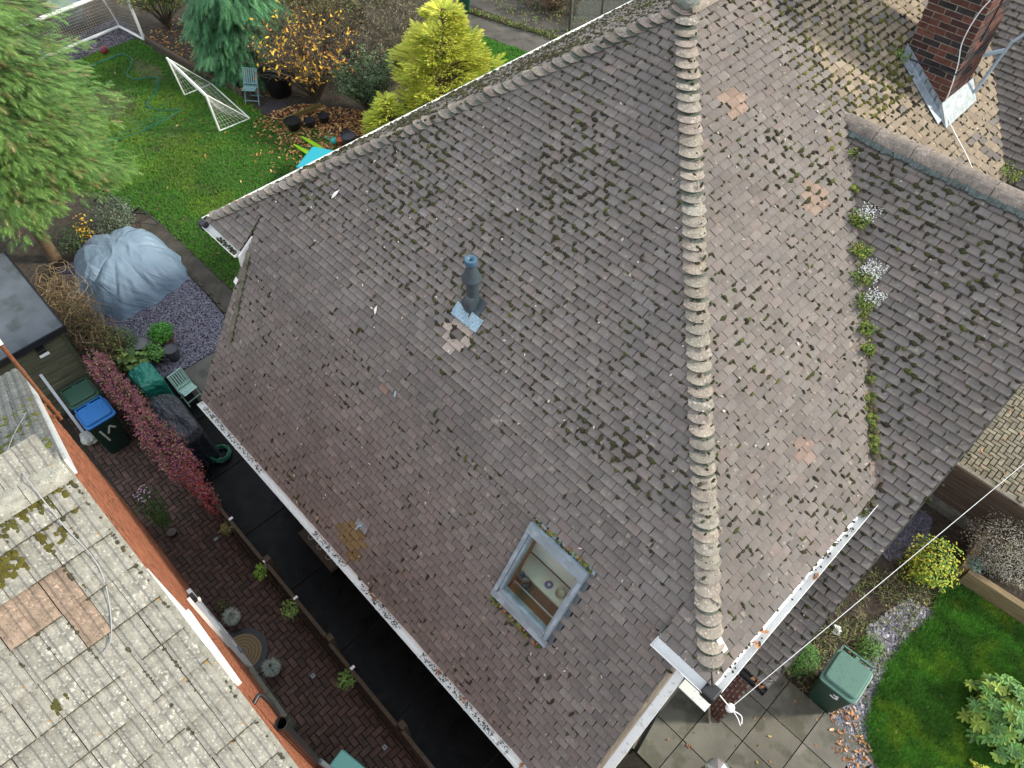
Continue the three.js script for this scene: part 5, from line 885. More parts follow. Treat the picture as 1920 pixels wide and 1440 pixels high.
{
  const t = thing('coiled_hose', 'green hose coiled at the foot of the black barbecue cover', 'hose', V(1.42, 0.03, -9.45)), mb = new MB().color(0.01, 0.16, 0.09); const q = []; for (let k = 0; k < 130; k++) { const a = k * 0.22; q.push(V(1.38 + Math.cos(a) * (0.17 + 0.02 * Math.sin(k)), 0.045 + k * 0.0009, -9.42 + Math.sin(a) * (0.17 + 0.012 * Math.cos(k * 1.3)))); } mb.tube(q, 0.011, 6); mb.build('hose', M.plastic, t);
}
function foldingChair(name, label, p, yaw, col, S = 1) {              // slatted folding chair, local front is +z
  const t = thing(name, label, 'chair', p), r = new THREE.Matrix4().makeRotationY(yaw).scale(V(S, S, S)).setPosition(p), L = (x, y, z) => V(x, y, z).applyMatrix4(r), B = (n, a, b, w, h, par = t) => new MB().color(...vary(col, 0.06)).bar(L(...a), L(...b), w * S, h * S).build(n, M.painted, par);
  for (const x of [-0.20, 0.20]) { B('leg', [x, 0, 0.20], [x, 0.88, -0.24], 0.022, 0.034); B('leg', [x * 0.88, 0, -0.22], [x * 0.88, 0.45, 0.19], 0.022, 0.034); }
  for (let k = 0; k < 6; k++) B('seat_slat', [-0.19, 0.455, 0.20 - k * 0.068], [0.19, 0.455, 0.20 - k * 0.068], 0.056, 0.014);
  for (let k = 0; k < 6; k++) { const x = -0.16 + k * 0.064; B('back_slat', [x, 0.52, -0.06], [x, 0.86, -0.225], 0.040, 0.012); }
  for (const [y, z] of [[0.52, -0.055], [0.87, -0.235]]) B('back_rail', [-0.20, y, z], [0.20, y, z], 0.03, 0.03);
  for (const [y, z] of [[0.10, 0.15], [0.10, -0.125]]) B('stretcher', [-0.19, y, z], [0.19, y, z], 0.02, 0.025);
  return t;
}
foldingChair('folding_chair', 'pale green slatted folding chair between green cover and house', V(1.66, 0.03, -11.05), 0.15, [0.42, 0.66, 0.60], 0.78);
foldingChair('folding_chair', 'grey green slatted folding chair under the blue conifer', V(8.42, 0.005, -19.5), -0.9, [0.24, 0.40, 0.42], 1.0);
// hedge with red leaves on the fence
{
  seed(71); const t = thing('red_hedge', 'red and purple leaved hedge growing over the boundary fence', 'hedge', V(0.66, 0, -9.4)), mb = new MB(), tw = new MB();
  const cols = [[0.23, 0.055, 0.09], [0.30, 0.075, 0.11], [0.16, 0.045, 0.085], [0.34, 0.12, 0.11], [0.20, 0.09, 0.06], [0.24, 0.08, 0.15]], red = [[0.30, 0.03, 0.035], [0.24, 0.03, 0.05], [0.32, 0.06, 0.05]], grn = [[0.12, 0.12, 0.04], [0.30, 0.22, 0.10]];
  for (let i = 0; i < 5600; i++) {
    const q = rnd(), z = lerp(-11.9, -7.75, q), w = lerp(0.15, 0.22, Math.sin(q * 3.1)) * (q > 0.85 ? 0.6 : 1), a = R(0, Math.PI * 2), k = Math.sqrt(R(0.2, 1)) * (0.35 + 1.3 * fbm(z * 2.6, Math.cos(a) * 1.3 + 4, 0, 3, 6)), y = 1.38 + Math.sin(a) * k * (q < 0.1 ? 0.25 : 0.42) - (q > 0.8 ? (q - 0.8) * 1.2 : 0), x = 0.66 + Math.cos(a) * w * k * 1.25;
    const d = rv(); d.y = Math.abs(d.y) * 0.6; leafQ(mb, V(x, y, z), d.normalize(), V(R(-0.5, 0.5), 1, R(-0.5, 0.5)).normalize(), R(0.028, 0.085), R(0.014, 0.032), vary(pick(q > 0.80 && rnd() < 0.4 ? red : rnd() < 0.18 ? grn : cols), 0.4));
  }
  for (let k = 0; k < 150; k++) { const z = R(-11.9, -7.8), b = V(0.70 + R(-0.05, 0.05), 0.7, z), e = V(0.66 + R(-0.36, 0.36), R(1.2, 1.8), z + R(-0.2, 0.2)); tw.color(0.10, 0.05, 0.04); tw.tube(curve([b, b.clone().lerp(e, 0.5).add(rv().multiplyScalar(0.06)), e], 5), 0.005, 4, 0.002); }
  mb.build('foliage', M.leaf, t, 'stuff'); tw.build('stems', M.bark, t);
}
// dry climber and leafy plants at the upper end of the fence
{
  seed(72); const t = thing('dry_climber', 'tangle of dry brown climber stems on the fence beside the shed', 'climber', V(0.85, 0, -13.5)), mb = new MB(), lf = new MB();
  for (let k = 0; k < 420; k++) { const z = R(-15.0, -12.4), c = V(lerp(0.92, 0.80, (z + 15) / 2.6) + R(-0.25, 0.35), R(0.55, 1.35), z), r = R(0.08, 0.28), a0 = R(0, 6), pts = []; for (let j = 0; j < 6; j++) { const a = a0 + j * R(0.3, 0.8); pts.push(c.clone().add(V(Math.cos(a) * r, R(-0.1, 0.1), Math.sin(a) * r * 1.3))); } mb.color(...vary(pick([[0.58, 0.46, 0.30], [0.46, 0.36, 0.24], [0.30, 0.23, 0.15]]), 0.2)); mb.tube(curve(pts, 9), R(0.004, 0.008), 4); }
  foliage(lf, V(0.95, 0.9, -13.2), V(0.35, 0.35, 1.3), 500, 0.06, 0.04, [[0.16, 0.20, 0.04], [0.10, 0.13, 0.03], [0.30, 0.28, 0.05]], 0.1);
  mb.build('stems', M.bark, t, 'stuff'); lf.build('leaves', M.leaf, t);
  const plant = (label, c, r, n, l, w, cols, shell) => { const g = thing('leafy_plant', label, 'plant', V(c.x, 0, c.z)), m = new MB(), st = new MB(); foliage(m, c, r, n, l, w, cols, shell ?? 0.3, 0.9, 0.45); twigs(st, V(c.x, 0.0, c.z), V(r.x * 0.8, c.y + r.y * 0.4, r.z * 0.8), 14, 0.006, [0.10, 0.12, 0.04]); m.build('leaves', M.leaf, g); st.build('stems', M.bark, g); return g; };
  plant('grey green bushy plant at the end of the dry climber', V(1.22, 0.45, -13.0), V(0.42, 0.35, 0.35), 1200, 0.06, 0.035, [[0.09, 0.15, 0.05], [0.14, 0.20, 0.07], [0.07, 0.11, 0.04]]);
  plant('broad leaved plant beside the green cover', V(1.18, 0.42, -12.35), V(0.32, 0.25, 0.30), 120, 0.17, 0.16, [[0.13, 0.22, 0.05], [0.18, 0.27, 0.07], [0.09, 0.16, 0.05]]);
  const bp = potOn('herb_pot', 'terracotta pot of bright green herb on the slate chippings', V(2.02, 0.03, -12.72), 0.20, 0.26, [0.30, 0.12, 0.06]), m = new MB(); foliage(m, V(2.02, 0.40, -12.72), V(0.26, 0.20, 0.24), 1400, 0.05, 0.035, [[0.07, 0.26, 0.03], [0.11, 0.33, 0.05], [0.05, 0.18, 0.025]], 0.4, 1.0); m.build('leaves', M.leaf, bp);
  potOn('empty_pot', 'empty grey plant pot between herb pot and pale chair', V(1.95, 0.03, -12.25), 0.15, 0.30, [0.10, 0.11, 0.12]);
  potOn('empty_pot', 'large grey pot half hidden by the bushy plant', V(1.55, 0.03, -12.85), 0.19, 0.30, [0.22, 0.23, 0.24]);
  const hp = potOn('herb_pot', 'pot of pale green herb behind the empty grey pot', V(1.66, 0.03, -12.45), 0.14, 0.2, [0.05, 0.05, 0.05]), m2 = new MB(); foliage(m2, V(1.66, 0.33, -12.42), V(0.20, 0.14, 0.24), 420, 0.06, 0.04, [[0.10, 0.26, 0.05], [0.16, 0.32, 0.08]], 0.3, 1.0); m2.build('leaves', M.leaf, hp);
  plant('dark glossy bush behind the blue grey sheet', V(2.95, 0.45, -16.95), V(0.62, 0.42, 0.55), 1900, 0.055, 0.024, [[0.035, 0.075, 0.03], [0.06, 0.11, 0.05], [0.10, 0.15, 0.10], [0.22, 0.24, 0.20]]);
  plant('dark low bush beside the conifer trunk', V(1.95, 0.30, -17.05), V(0.45, 0.30, 0.4), 800, 0.06, 0.025, [[0.04, 0.08, 0.03], [0.07, 0.12, 0.05]]);
  plant('yellow leaved sapling beside the conifer trunk', V(2.25, 0.55, -16.75), V(0.22, 0.35, 0.22), 60, 0.09, 0.05, [[0.55, 0.36, 0.02], [0.48, 0.30, 0.03]]);
}
{
  const t = thing('folded_trestle', 'folded black metal trestle lying in the dark bush on the lawn edge', 'trestle', V(3.35, 0.0, -17.4)), B = (a, b) => new MB().tube([V(...a), V(...b)], 0.018, 8).build('tube', M.blackPlastic, t);
  B([3.0, 0.06, -18.3], [3.3, 0.5, -17.9]); B([3.3, 0.5, -17.9], [3.45, 0.05, -17.6]); B([3.0, 0.06, -18.3], [3.45, 0.05, -17.6]); B([3.45, 0.05, -17.2], [3.62, 0.42, -16.8]); B([3.62, 0.42, -16.8], [3.78, 0.04, -16.4]); B([3.30, 0.28, -17.1], [3.66, 0.3, -16.6]);
}
// ---------------------------------------------------------------- trees
function frond(mb, p, d, n, l, cols, nl = 6, w = 0.30) {              // a flat feathery spray
  const s = V().crossVectors(d, n).normalize(), c = vary(pick(cols), 0.22);
  for (let i = 0; i < nl; i++) {
    const t = (i + 0.5) / nl, b = p.clone().addScaledVector(d, l * t * 0.8).addScaledVector(n, -l * 0.10 * t * t), ll = l * (0.52 - 0.32 * t);
    mb.color(c[0], c[1], c[2]);
    for (const q of [-1, 1]) { const e = b.clone().addScaledVector(s, q * ll * w * 2).addScaledVector(d, ll * 0.9).addScaledVector(n, R(-0.06, 0.06) * l), f = b.clone().addScaledVector(d, l * 0.05); mb.tri(b, f, e); }
  }
  const e = p.clone().addScaledVector(d, l).addScaledVector(n, -l * 0.1); mb.tri(p.clone().addScaledVector(d, l * 0.62).addScaledVector(s, 0.012), e, p.clone().addScaledVector(d, l * 0.62).addScaledVector(s, -0.012));
}
function conifer(name, label, base, prof, n, l, cols, o = {}) {       // prof(h) gives crown radius at height h in 0..1
  const { H, y0 = 0.5, droop = 0.25, trunk = 0.12, lean = V(0, 0, 0), brown = null, clump = 2.6, nl = 6, wide = 0.30, upturn = 0 } = o, t = thing(name, label, 'tree', base), mb = new MB(), tr = new MB().color(0.30, 0.22, 0.15), br = new MB().color(0.24, 0.18, 0.12);
  const ax = (h) => base.clone().add(V(lean.x * h, h * H, lean.z * h));
  tr.tube([ax(0), ax(0.15), ax(0.4), ax(0.7), ax(0.97)], trunk, 10, 0.02); tr.build('trunk', M.bark, t);
  const B = [...Array(o.branches ?? 240)].map(() => {                  // boughs: each carries its own sprays, so gaps open between them
    let h, r; do { h = R(y0 / H, 0.985); r = prof(h); } while (rnd() > r / prof(0.3) + 0.1);
    const a = R(0, 6.283), L = r * R(0.70, 1.10) * (0.78 + 0.44 * fbm(Math.cos(a) * clump + 7, Math.sin(a) * clump + h * H + 7, 0, 2, 19)), p = ax(h), e = p.clone().add(V(Math.cos(a) * L, -droop * L * 0.5 + upturn * L, Math.sin(a) * L)), m = p.clone().lerp(e, 0.5).add(V(0, 0.06 * L, 0));
    br.tube([p, m, e], 0.016, 5, 0.004); return { c: new THREE.QuadraticBezierCurve3(p, m, e), a, L };
  });
  br.build('limbs', M.bark, t);
  for (let i = 0; i < n; i++) {
    const q = pick(B), u = lerp(0.30, 1.0, Math.sqrt(rnd())), p = q.c.getPoint(u), sw = (1 - 0.75 * u) * q.L * 0.42 + 0.05, off = R(-1, 1) * sw, s = V(-Math.sin(q.a), 0, Math.cos(q.a)); p.addScaledVector(s, off).add(V(0, R(-0.07, 0.05), 0));
    const aa = q.a + clamp(off / (sw + 0.01), -1, 1) * 0.75 + R(-0.3, 0.3), d = V(Math.cos(aa), -droop + upturn * 1.5 + R(-0.25, 0.25), Math.sin(aa)).normalize(), nn = V(R(-0.25, 0.25), 1, R(-0.25, 0.25)).normalize(); nn.addScaledVector(d, -nn.dot(d)).normalize();
    frond(mb, p, d, nn, l * R(0.6, 1.35), brown && rnd() < brown.p ? brown.c : cols, nl, wide);
  }
  const c = mb.build('crown', M.leaf, t, undefined); return t;
}
seed(73);
conifer('conifer_tree', 'large light green conifer standing behind the shed', V(1.42, 0, -17.0), (h) => h < 0.30 ? 0.9 + h * 4.7 : h < 0.62 ? 2.3 + (h - 0.30) * 0.4 : 2.42 * (1 - h) / 0.38 + 0.12, 32000, 0.25, [[0.10, 0.215, 0.045], [0.135, 0.265, 0.055], [0.075, 0.165, 0.04], [0.17, 0.29, 0.07]], { H: 9.2, y0: 2.3, droop: 0.28, trunk: 0.15, lean: V(-0.1, 0, 0.2), brown: { p: 0.05, c: [[0.34, 0.26, 0.13], [0.28, 0.24, 0.10]] }, nl: 8, branches: 460 });
conifer('conifer_tree', 'blue green drooping conifer beside the small goal', V(9.45, 0, -21.3), (h) => h < 0.5 ? 1.32 : 1.36 * (1 - h) / 0.5 + 0.05, 8500, 0.40, [[0.055, 0.19, 0.075], [0.075, 0.25, 0.10], [0.04, 0.13, 0.055], [0.12, 0.32, 0.135]], { H: 5.0, y0: 0.55, droop: 0.75, trunk: 0.1, nl: 10, wide: 0.22 });
conifer('conifer_tree', 'tall golden yellow conifer behind the rear gutter', V(11.55, 0, -14.6), (h) => h < 0.4 ? 1.18 : 1.22 * Math.pow((1 - h) / 0.6, 0.8) + 0.05, 12500, 0.22, [[0.58, 0.64, 0.055], [0.66, 0.68, 0.08], [0.40, 0.50, 0.045], [0.72, 0.68, 0.12]], { H: 3.45, y0: 0.2, droop: -0.15, upturn: 0.25, trunk: 0.07, nl: 9, wide: 0.28, clump: 3.6, branches: 230, lean: V(0.04, 0, 0.10) });
conifer('conifer_tree', 'small golden conifer at the foot of the tall golden one', V(9.85, 0, -14.9), (h) => h < 0.3 ? 0.55 : 0.6 * (1 - h) / 0.7 + 0.03, 1500, 0.22, [[0.55, 0.62, 0.055], [0.64, 0.66, 0.07], [0.36, 0.46, 0.04]], { H: 1.5, y0: 0.1, droop: -0.1, upturn: 0.25, trunk: 0.04, nl: 9, wide: 0.28 });
function shrub(name, label, base, r, o) {                             // branching shrub with some leaves
  const { n = 40, leaves = 800, ll = 0.06, lw = 0.035, cols, bark = [0.20, 0.17, 0.13], th = 0.014, gloss = false, lift = 0.55 } = o, t = thing(name, label, o.cat ?? 'shrub', base), st = new MB(), lf = new MB(), tips = [];
  for (let i = 0; i < n; i++) {
    const a = R(0, 6.283), q = Math.sqrt(rnd()), e = base.clone().add(V(Math.cos(a) * r.x * q, r.y * R(0.55, 1.05) * (1 - 0.3 * q), Math.sin(a) * r.z * q)), m = base.clone().lerp(e, 0.45).add(V(R(-0.15, 0.15) * r.x, 0.12 * r.y, R(-0.15, 0.15) * r.z)), pts = curve([base.clone().add(V(R(-0.08, 0.08), 0, R(-0.08, 0.08))), m, e], 8);
    st.color(...vary(bark, 0.2)); st.tube(pts, th, 5, th * 0.3);
    for (let k = 3; k < 9; k++) for (let j = 0; j < 2; j++) { const p = pts[k], d = rv(); d.y = d.y * 0.5 + 0.25; const e2 = p.clone().addScaledVector(d, R(0.15, 0.4) * r.x * 0.6); st.tube([p, p.clone().lerp(e2, 0.5).add(rv().multiplyScalar(0.03)), e2], th * 0.4, 4, th * 0.15); tips.push([p, e2]); }
  }
  for (let i = 0; i < leaves; i++) { const [a, b] = pick(tips), p = a.clone().lerp(b, R(0.2, 1.1)).add(rv().multiplyScalar(0.03)), d = rv(); leafQ(lf, p, d, V(R(-0.8, 0.8), lift + 0.3, R(-0.8, 0.8)).normalize(), ll * R(0.7, 1.3), lw * R(0.8, 1.2), vary(pick(cols), 0.25)); }
  st.build('branches', M.bark, t); lf.build('leaves', gloss ? M.glossLeaf : M.leaf, t); return t;
}
seed(74);
shrub('green_shrub', 'mid green shrub between autumn shrub and bare shrub at top', V(12.0, 0, -22.2), V(1.9, 2.6, 1.9), { n: 60, leaves: 5200, ll: 0.08, lw: 0.035, cols: [[0.06, 0.11, 0.035], [0.09, 0.14, 0.05], [0.15, 0.17, 0.06]] });
shrub('bare_shrub', 'tangled bare twigs at top edge beside the concrete path', V(14.4, 0, -19.6), V(1.7, 2.0, 1.7), { n: 130, leaves: 1500, ll: 0.07, lw: 0.025, cols: [[0.20, 0.18, 0.10], [0.12, 0.14, 0.06], [0.28, 0.24, 0.15]], bark: [0.30, 0.26, 0.22], th: 0.009 });
shrub('autumn_shrub', 'spreading shrub with yellow and orange autumn leaves and bare grey twigs', V(9.75, 0, -18.3), V(1.75, 2.8, 1.7), { n: 150, leaves: 900, ll: 0.13, lw: 0.056, cols: [[0.66, 0.40, 0.035], [0.60, 0.30, 0.03], [0.70, 0.48, 0.06], [0.45, 0.20, 0.05]], bark: [0.26, 0.22, 0.19], th: 0.015 });
shrub('bare_shrub', 'bare grey twiggy shrub behind the golden conifer', V(12.6, 0, -17.9), V(1.9, 2.3, 1.9), { n: 260, leaves: 3600, ll: 0.075, lw: 0.024, cols: [[0.22, 0.20, 0.12], [0.30, 0.27, 0.18], [0.14, 0.17, 0.07]], bark: [0.33, 0.29, 0.25], th: 0.009 });
shrub('bare_shrub', 'bare brown twiggy shrub between autumn shrub and top edge', V(11.3, 0, -20.3), V(1.9, 2.6, 1.8), { n: 210, leaves: 5200, ll: 0.08, lw: 0.03, cols: [[0.16, 0.18, 0.06], [0.10, 0.15, 0.05], [0.24, 0.17, 0.06]], bark: [0.26, 0.22, 0.18], th: 0.010 });
shrub('green_shrub', 'grey green shrub between autumn shrub and golden conifer', V(10.5, 0, -16.6), V(1.05, 1.9, 1.0), { n: 60, leaves: 8000, ll: 0.075, lw: 0.026, cols: [[0.09, 0.17, 0.06], [0.13, 0.22, 0.09], [0.07, 0.12, 0.05], [0.20, 0.25, 0.16]] });
shrub('green_shrub', 'dark green shrub behind the blue conifer at top edge', V(10.4, 0, -23.0), V(1.8, 3.0, 1.8), { n: 60, leaves: 6000, ll: 0.08, lw: 0.035, cols: [[0.05, 0.10, 0.03], [0.08, 0.14, 0.045], [0.12, 0.17, 0.05]] });
shrub('green_shrub', 'leafy shrub overhanging the big goal at top edge', V(8.75, 0, -25.2), V(1.5, 2.4, 1.5), { n: 50, leaves: 5600, ll: 0.09, lw: 0.03, cols: [[0.08, 0.15, 0.04], [0.12, 0.20, 0.06], [0.05, 0.09, 0.03], [0.30, 0.24, 0.05]] });
shrub('green_shrub', 'tall dark shrub at top edge beyond the bare shrubs', V(13.3, 0, -21.0), V(2.0, 2.6, 2.0), { n: 50, leaves: 5600, ll: 0.09, lw: 0.04, cols: [[0.05, 0.085, 0.03], [0.08, 0.12, 0.04], [0.20, 0.16, 0.05]] });
// ---------------------------------------------------------------- lawns, beds, chippings
const bits = (name, label, cat, geo, m, poly, n, fn) => {
  const xs = poly.map((q) => q[0]), zs = poly.map((q) => q[1]), x0 = Math.min(...xs), x1 = Math.max(...xs), z0 = Math.min(...zs), z1 = Math.max(...zs), list = [];
  for (let i = 0; i < n; i++) { let x, z, g = 0; do { x = R(x0, x1); z = R(z0, z1); } while (!inside(poly, x, z) && g++ < 60); const q = fn(x, z); if (q) list.push(q); }
  return stuffMesh(geo, m, list, name, label, cat);
};
const tuftGeo = (() => { const mb = new MB(); seed(9); for (let k = 0; k < 7; k++) { const a = R(0, 6.28), o = V(R(-0.012, 0.012), 0, R(-0.012, 0.012)), s = V(Math.cos(a), 0, Math.sin(a)).multiplyScalar(0.0028), e = V(R(-0.022, 0.022), R(0.022, 0.042), R(-0.022, 0.022)).add(o); mb.tri(o.clone().add(s), e, o.clone().sub(s)); } return mb.geometry(); })();
const rearLawn = [[3.95, -9.3], [3.85, -16.8], [3.55, -17.6], [3.3, -18.6], [2.6, -19.4], [1.5, -20], [1.2, -25.0], [6.0, -25.25], [7.6, -25.2], [7.75, -23.6], [7.95, -21.6], [8.25, -20.2], [8.2, -18.4], [8.9, -17.1], [9.4, -15.6], [10.0, -13], [10.5, -9.3]];
structure(flat(rearLawn, 0.006, 'rear_lawn', M.turf));
const sideLawn = [[13.2, -16.6], [15.35, -18.9], [16.05, -15.9], [16.9, -12], [12.6, -12]];
structure(flat(sideLawn, 0.006, 'neighbour_lawn', M.turf));
seed(75);
const bare = (x, z) => Math.max(smooth(1.0, 0.4, Math.hypot((x - 5.3) / 1.1, (z + 22.3) / 1.5)), smooth(1.0, 0.5, Math.hypot((x - 7.0) / 0.45, (z + 23.2) / 1.1)), smooth(1.0, 0.4, Math.hypot((x - 5.6) / 1.3, (z + 19.6) / 0.7)) * 0.5, smooth(1, 0.3, Math.hypot((x - 6.1) / 0.8, (z + 14.0) / 0.7)) * 0.0);
const grassOn = (name, label, poly, n, tintFn, s0 = 1) => bits(name, label, 'grass', tuftGeo, M.leaf, poly, n, (x, z) => { const b = tintFn.bare ? tintFn.bare(x, z) : 0; if (rnd() < b * 0.93) return null; const s = R(0.7, 1.6) * s0; { const j = rnd() < 0.08 ? 0.13 : 0.05; x += R(-j, j); z += R(-j, j); } const m = new THREE.Matrix4().makeRotationY(R(0, 6.28)).scale(V(s * 1.3, s, s * 1.3)).setPosition(x, 0.004, z); return { m, c: tintFn.col(x, z) }; });
const lawnCol = (x, z) => { const n = fbm(x * 1.3 + 3, z * 1.3 + 40, 0, 4, 33), y = smooth(0.52, 0.75, fbm(x * 0.8 + 9, z * 0.8 + 70, 0, 3, 35)), g = 0.75 + 0.6 * n; return vary([lerp(0.070, 0.13, y) * g, lerp(0.215, 0.26, y) * g, 0.022 * g], 0.25); };
grassOn('lawn_grass', 'grass of the rear lawn', rearLawn, 90000, { col: lawnCol, bare }, 1.25);
grassOn('lawn_grass', 'grass of the neighbouring lawn at top', sideLawn, 16000, { col: (x, z) => { const c = lawnCol(x, z); return [c[0] * 1.1, c[1] * 1.35, c[2]]; } }, 1.3);
const chipGeo = new THREE.BoxGeometry(1, 0.28, 0.7); { const P = chipGeo.attributes.position; for (let i = 0; i < P.count; i++) P.setXYZ(i, P.getX(i) * (P.getZ(i) > 0 ? 0.75 : 1), P.getY(i), P.getZ(i) * (P.getX(i) > 0 ? 0.7 : 1)); chipGeo.computeVertexNormals(); }
const chips = (name, label, poly, n, s0, s1, cols) => bits(name, label, 'chippings', chipGeo, M.slate, poly, n, (x, z) => { const s = R(s0, s1), e = new THREE.Euler(R(-0.4, 0.4), R(0, 6.28), R(-0.4, 0.4)), m = new THREE.Matrix4().makeRotationFromEuler(e).scale(V(s, s, s)).setPosition(x, R(0.006, 0.02), z); return { m, c: vary(pick(cols), 0.3) }; });
const slateBed = [[1.0, -15.2], [1.45, -13.6], [1.4, -12.0], [1.95, -11.85], [2.75, -11.85], [3.3, -12.35], [3.42, -13.9], [3.42, -16.6], [1.3, -16.6]];
seed(76);
structure(flat(slateBed, 0.005, 'slate_bed', mat([0.06, 0.06, 0.075], { map: rep(T.soil, 1) })));
const slateCols = [[0.15, 0.15, 0.20], [0.20, 0.20, 0.26], [0.11, 0.10, 0.15], [0.17, 0.14, 0.19], [0.26, 0.27, 0.32]];
chips('slate_chippings', 'purple grey slate chippings around the draped sheet', slateBed, 26000, 0.018, 0.042, slateCols);
const goalBed = [[3.6, -26.6], [7.9, -26.9], [7.75, -25.25], [3.0, -25.1]];
structure(flat(goalBed, 0.0055, 'goal_bed', mat([0.045, 0.04, 0.05], { map: rep(T.soil, 1) })));
chips('goal_chippings', 'dark slate chippings around the big goal', goalBed, 7000, 0.025, 0.05, [[0.10, 0.09, 0.12], [0.15, 0.14, 0.18], [0.07, 0.065, 0.08]]);
structure(flat([[3.44, -9.3], [3.84, -9.3], [3.84, -16.8], [3.44, -16.8]], 0.0065, 'garden_path', mat([0.14, 0.125, 0.11], { map: rep(T.concrete, 0.8) })));
{ const e = thing('bed_edging', 'row of tan edging stones between slate chippings and path', 'edging', V(3.43, 0, -13.6)); for (let z = -16.4; z < -11.9; z += 0.36) { const g = R(0.8, 1.15); new MB().color(0.42 * g, 0.34 * g, 0.24 * g).box(V(3.43 + R(-0.01, 0.01) - (z > -13 ? (z + 13) * 0.12 : 0), 0.035, z), V(0.07, 0.07, 0.33), R(-0.05, 0.05), 0, R(-0.05, 0.05)).build('edging_stone', M.mortar, e); } }
structure(flat([[1.62, -11.86], [1.95, -11.84], [2.8, -11.84], [3.42, -12.3], [3.42, -9.2], [1.9, -9.2]], 0.0045, 'rear_patio', mat([0.20, 0.20, 0.18], { map: rep(T.concrete, 0.6), roughness: 0.6 })));
{ const t = thing('timber_edging', 'dark timber edging board along the planted bed beside the lawn', 'edging', V(8.0, 0, -22)), q = [[7.78, -25.2], [7.9, -23.9], [8.05, -22.4], [8.25, -20.9], [8.35, -20.0]]; for (let i = 0; i < q.length - 1; i++) new MB().color(0.20, 0.16, 0.12).bar(V(q[i][0], 0.06, q[i][1]), V(q[i + 1][0], 0.06, q[i + 1][1] - 0.01), 0.10, 0.13).build('board', M.wood, t); }
// fallen leaves
const leafGeo = (() => { const mb = new MB(), p = [[-0.5, 0, 0], [-0.2, 0.10, 0.22], [0.2, 0.06, 0.20], [0.5, 0.12, 0], [0.2, 0.05, -0.2], [-0.2, 0.10, -0.22]].map((q) => V(...q)); const c = V(0, 0, 0); for (let i = 0; i < 6; i++) mb.tri(c, p[(i + 1) % 6], p[i]); return mb.geometry(); })();
const fallen = (name, label, poly, n, s0, s1, cols, dens) => bits(name, label, 'leaves', leafGeo, M.leaf, poly, n, (x, z) => { if (dens && rnd() > dens(x, z)) return null; const s = R(s0, s1), m = new THREE.Matrix4().makeRotationFromEuler(new THREE.Euler(R(-0.5, 0.5), R(0, 6.28), R(-0.5, 0.5))).scale(V(s, s, s * 0.9)).setPosition(x, R(0.03, 0.05), z); return { m, c: vary(pick(cols), 0.3) }; });
seed(77);
const autumn = [[0.36, 0.16, 0.05], [0.28, 0.11, 0.04], [0.45, 0.24, 0.08], [0.20, 0.08, 0.04], [0.55, 0.36, 0.16]];
fallen('fallen_leaves', 'brown autumn leaves on the lawn under the autumn shrub', [[6.2, -14], [6.9, -17.4], [8.0, -18.8], [9.3, -18.4], [10.6, -16.6], [10.6, -14]], 5200, 0.07, 0.14, autumn, (x, z) => smooth(7.0, 8.8, x + (z + 16) * 0.12) * 0.95 + 0.05);
fallen('fallen_leaves', 'scattered autumn leaves on the rear lawn', rearLawn, 130, 0.06, 0.10, autumn);
fallen('fallen_leaves', 'leaves in the planted bed at the lawn edge', [[7.85, -25.2], [8.35, -20.2], [9.0, -19], [10, -22], [9.2, -25.5]], 900, 0.06, 0.11, [...autumn, [0.55, 0.38, 0.04]]);
// ---------------------------------------------------------------- goals, toys and things on the rear lawn
function goalNet(mb, P, nu, nv, r = 0.004) {                          // strands of a net over a surface P(u, v)
  for (let i = 0; i <= nu; i++) mb.tube([...Array(7)].map((_, k) => P(i / nu, k / 6)), r, 3);
  for (let j = 0; j <= nv; j++) mb.tube([...Array(9)].map((_, k) => P(k / 8, j / nv)), r, 3);
  return mb;
}
seed(81);
{
  const t = thing('small_goal', 'small white portable football goal standing on the lawn', 'goal', V(7.45, 0, -20)), F = 0.024;
  const A = V(7.02, 1.15, -21.25), D = V(6.85, 1.15, -18.85), B = V(7.1, 0.03, -21.16), C = V(7.97, 0.03, -21.15), Q = V(7.82, 0.03, -18.8), E = V(6.9, 0.03, -18.86), bar = (n, a, b, r = F) => new MB().color(0.82, 0.83, 0.82).tube([a, b], r, 10).build(n, M.plastic, t);
  bar('crossbar', A, D, 0.032); bar('post', A, B); bar('post', D, E, 0.03); bar('ground_bar', B, C, 0.02); bar('ground_bar', E, Q, 0.02); bar('back_bar', C, Q, 0.022); bar('stay', A, C, 0.016); bar('stay', D, Q, 0.018);
  const side = (a, b, c) => (u, v) => a.clone().lerp(b, u).lerp(a.clone().lerp(c, u), v);
  const n = new MB(); goalNet(n, side(D, E, Q), 9, 9, 0.0035); goalNet(n, side(A, B, C), 9, 9, 0.0035); goalNet(n, (u, v) => A.clone().lerp(D, u).lerp(C.clone().lerp(Q, u), Math.pow(v, 1.2)).add(V(-0.10 * Math.sin(v * 3.1), -0.18 * Math.sin(v * 3.1), 0)), 22, 9, 0.003); n.build('net', M.net, t, 'stuff');
}
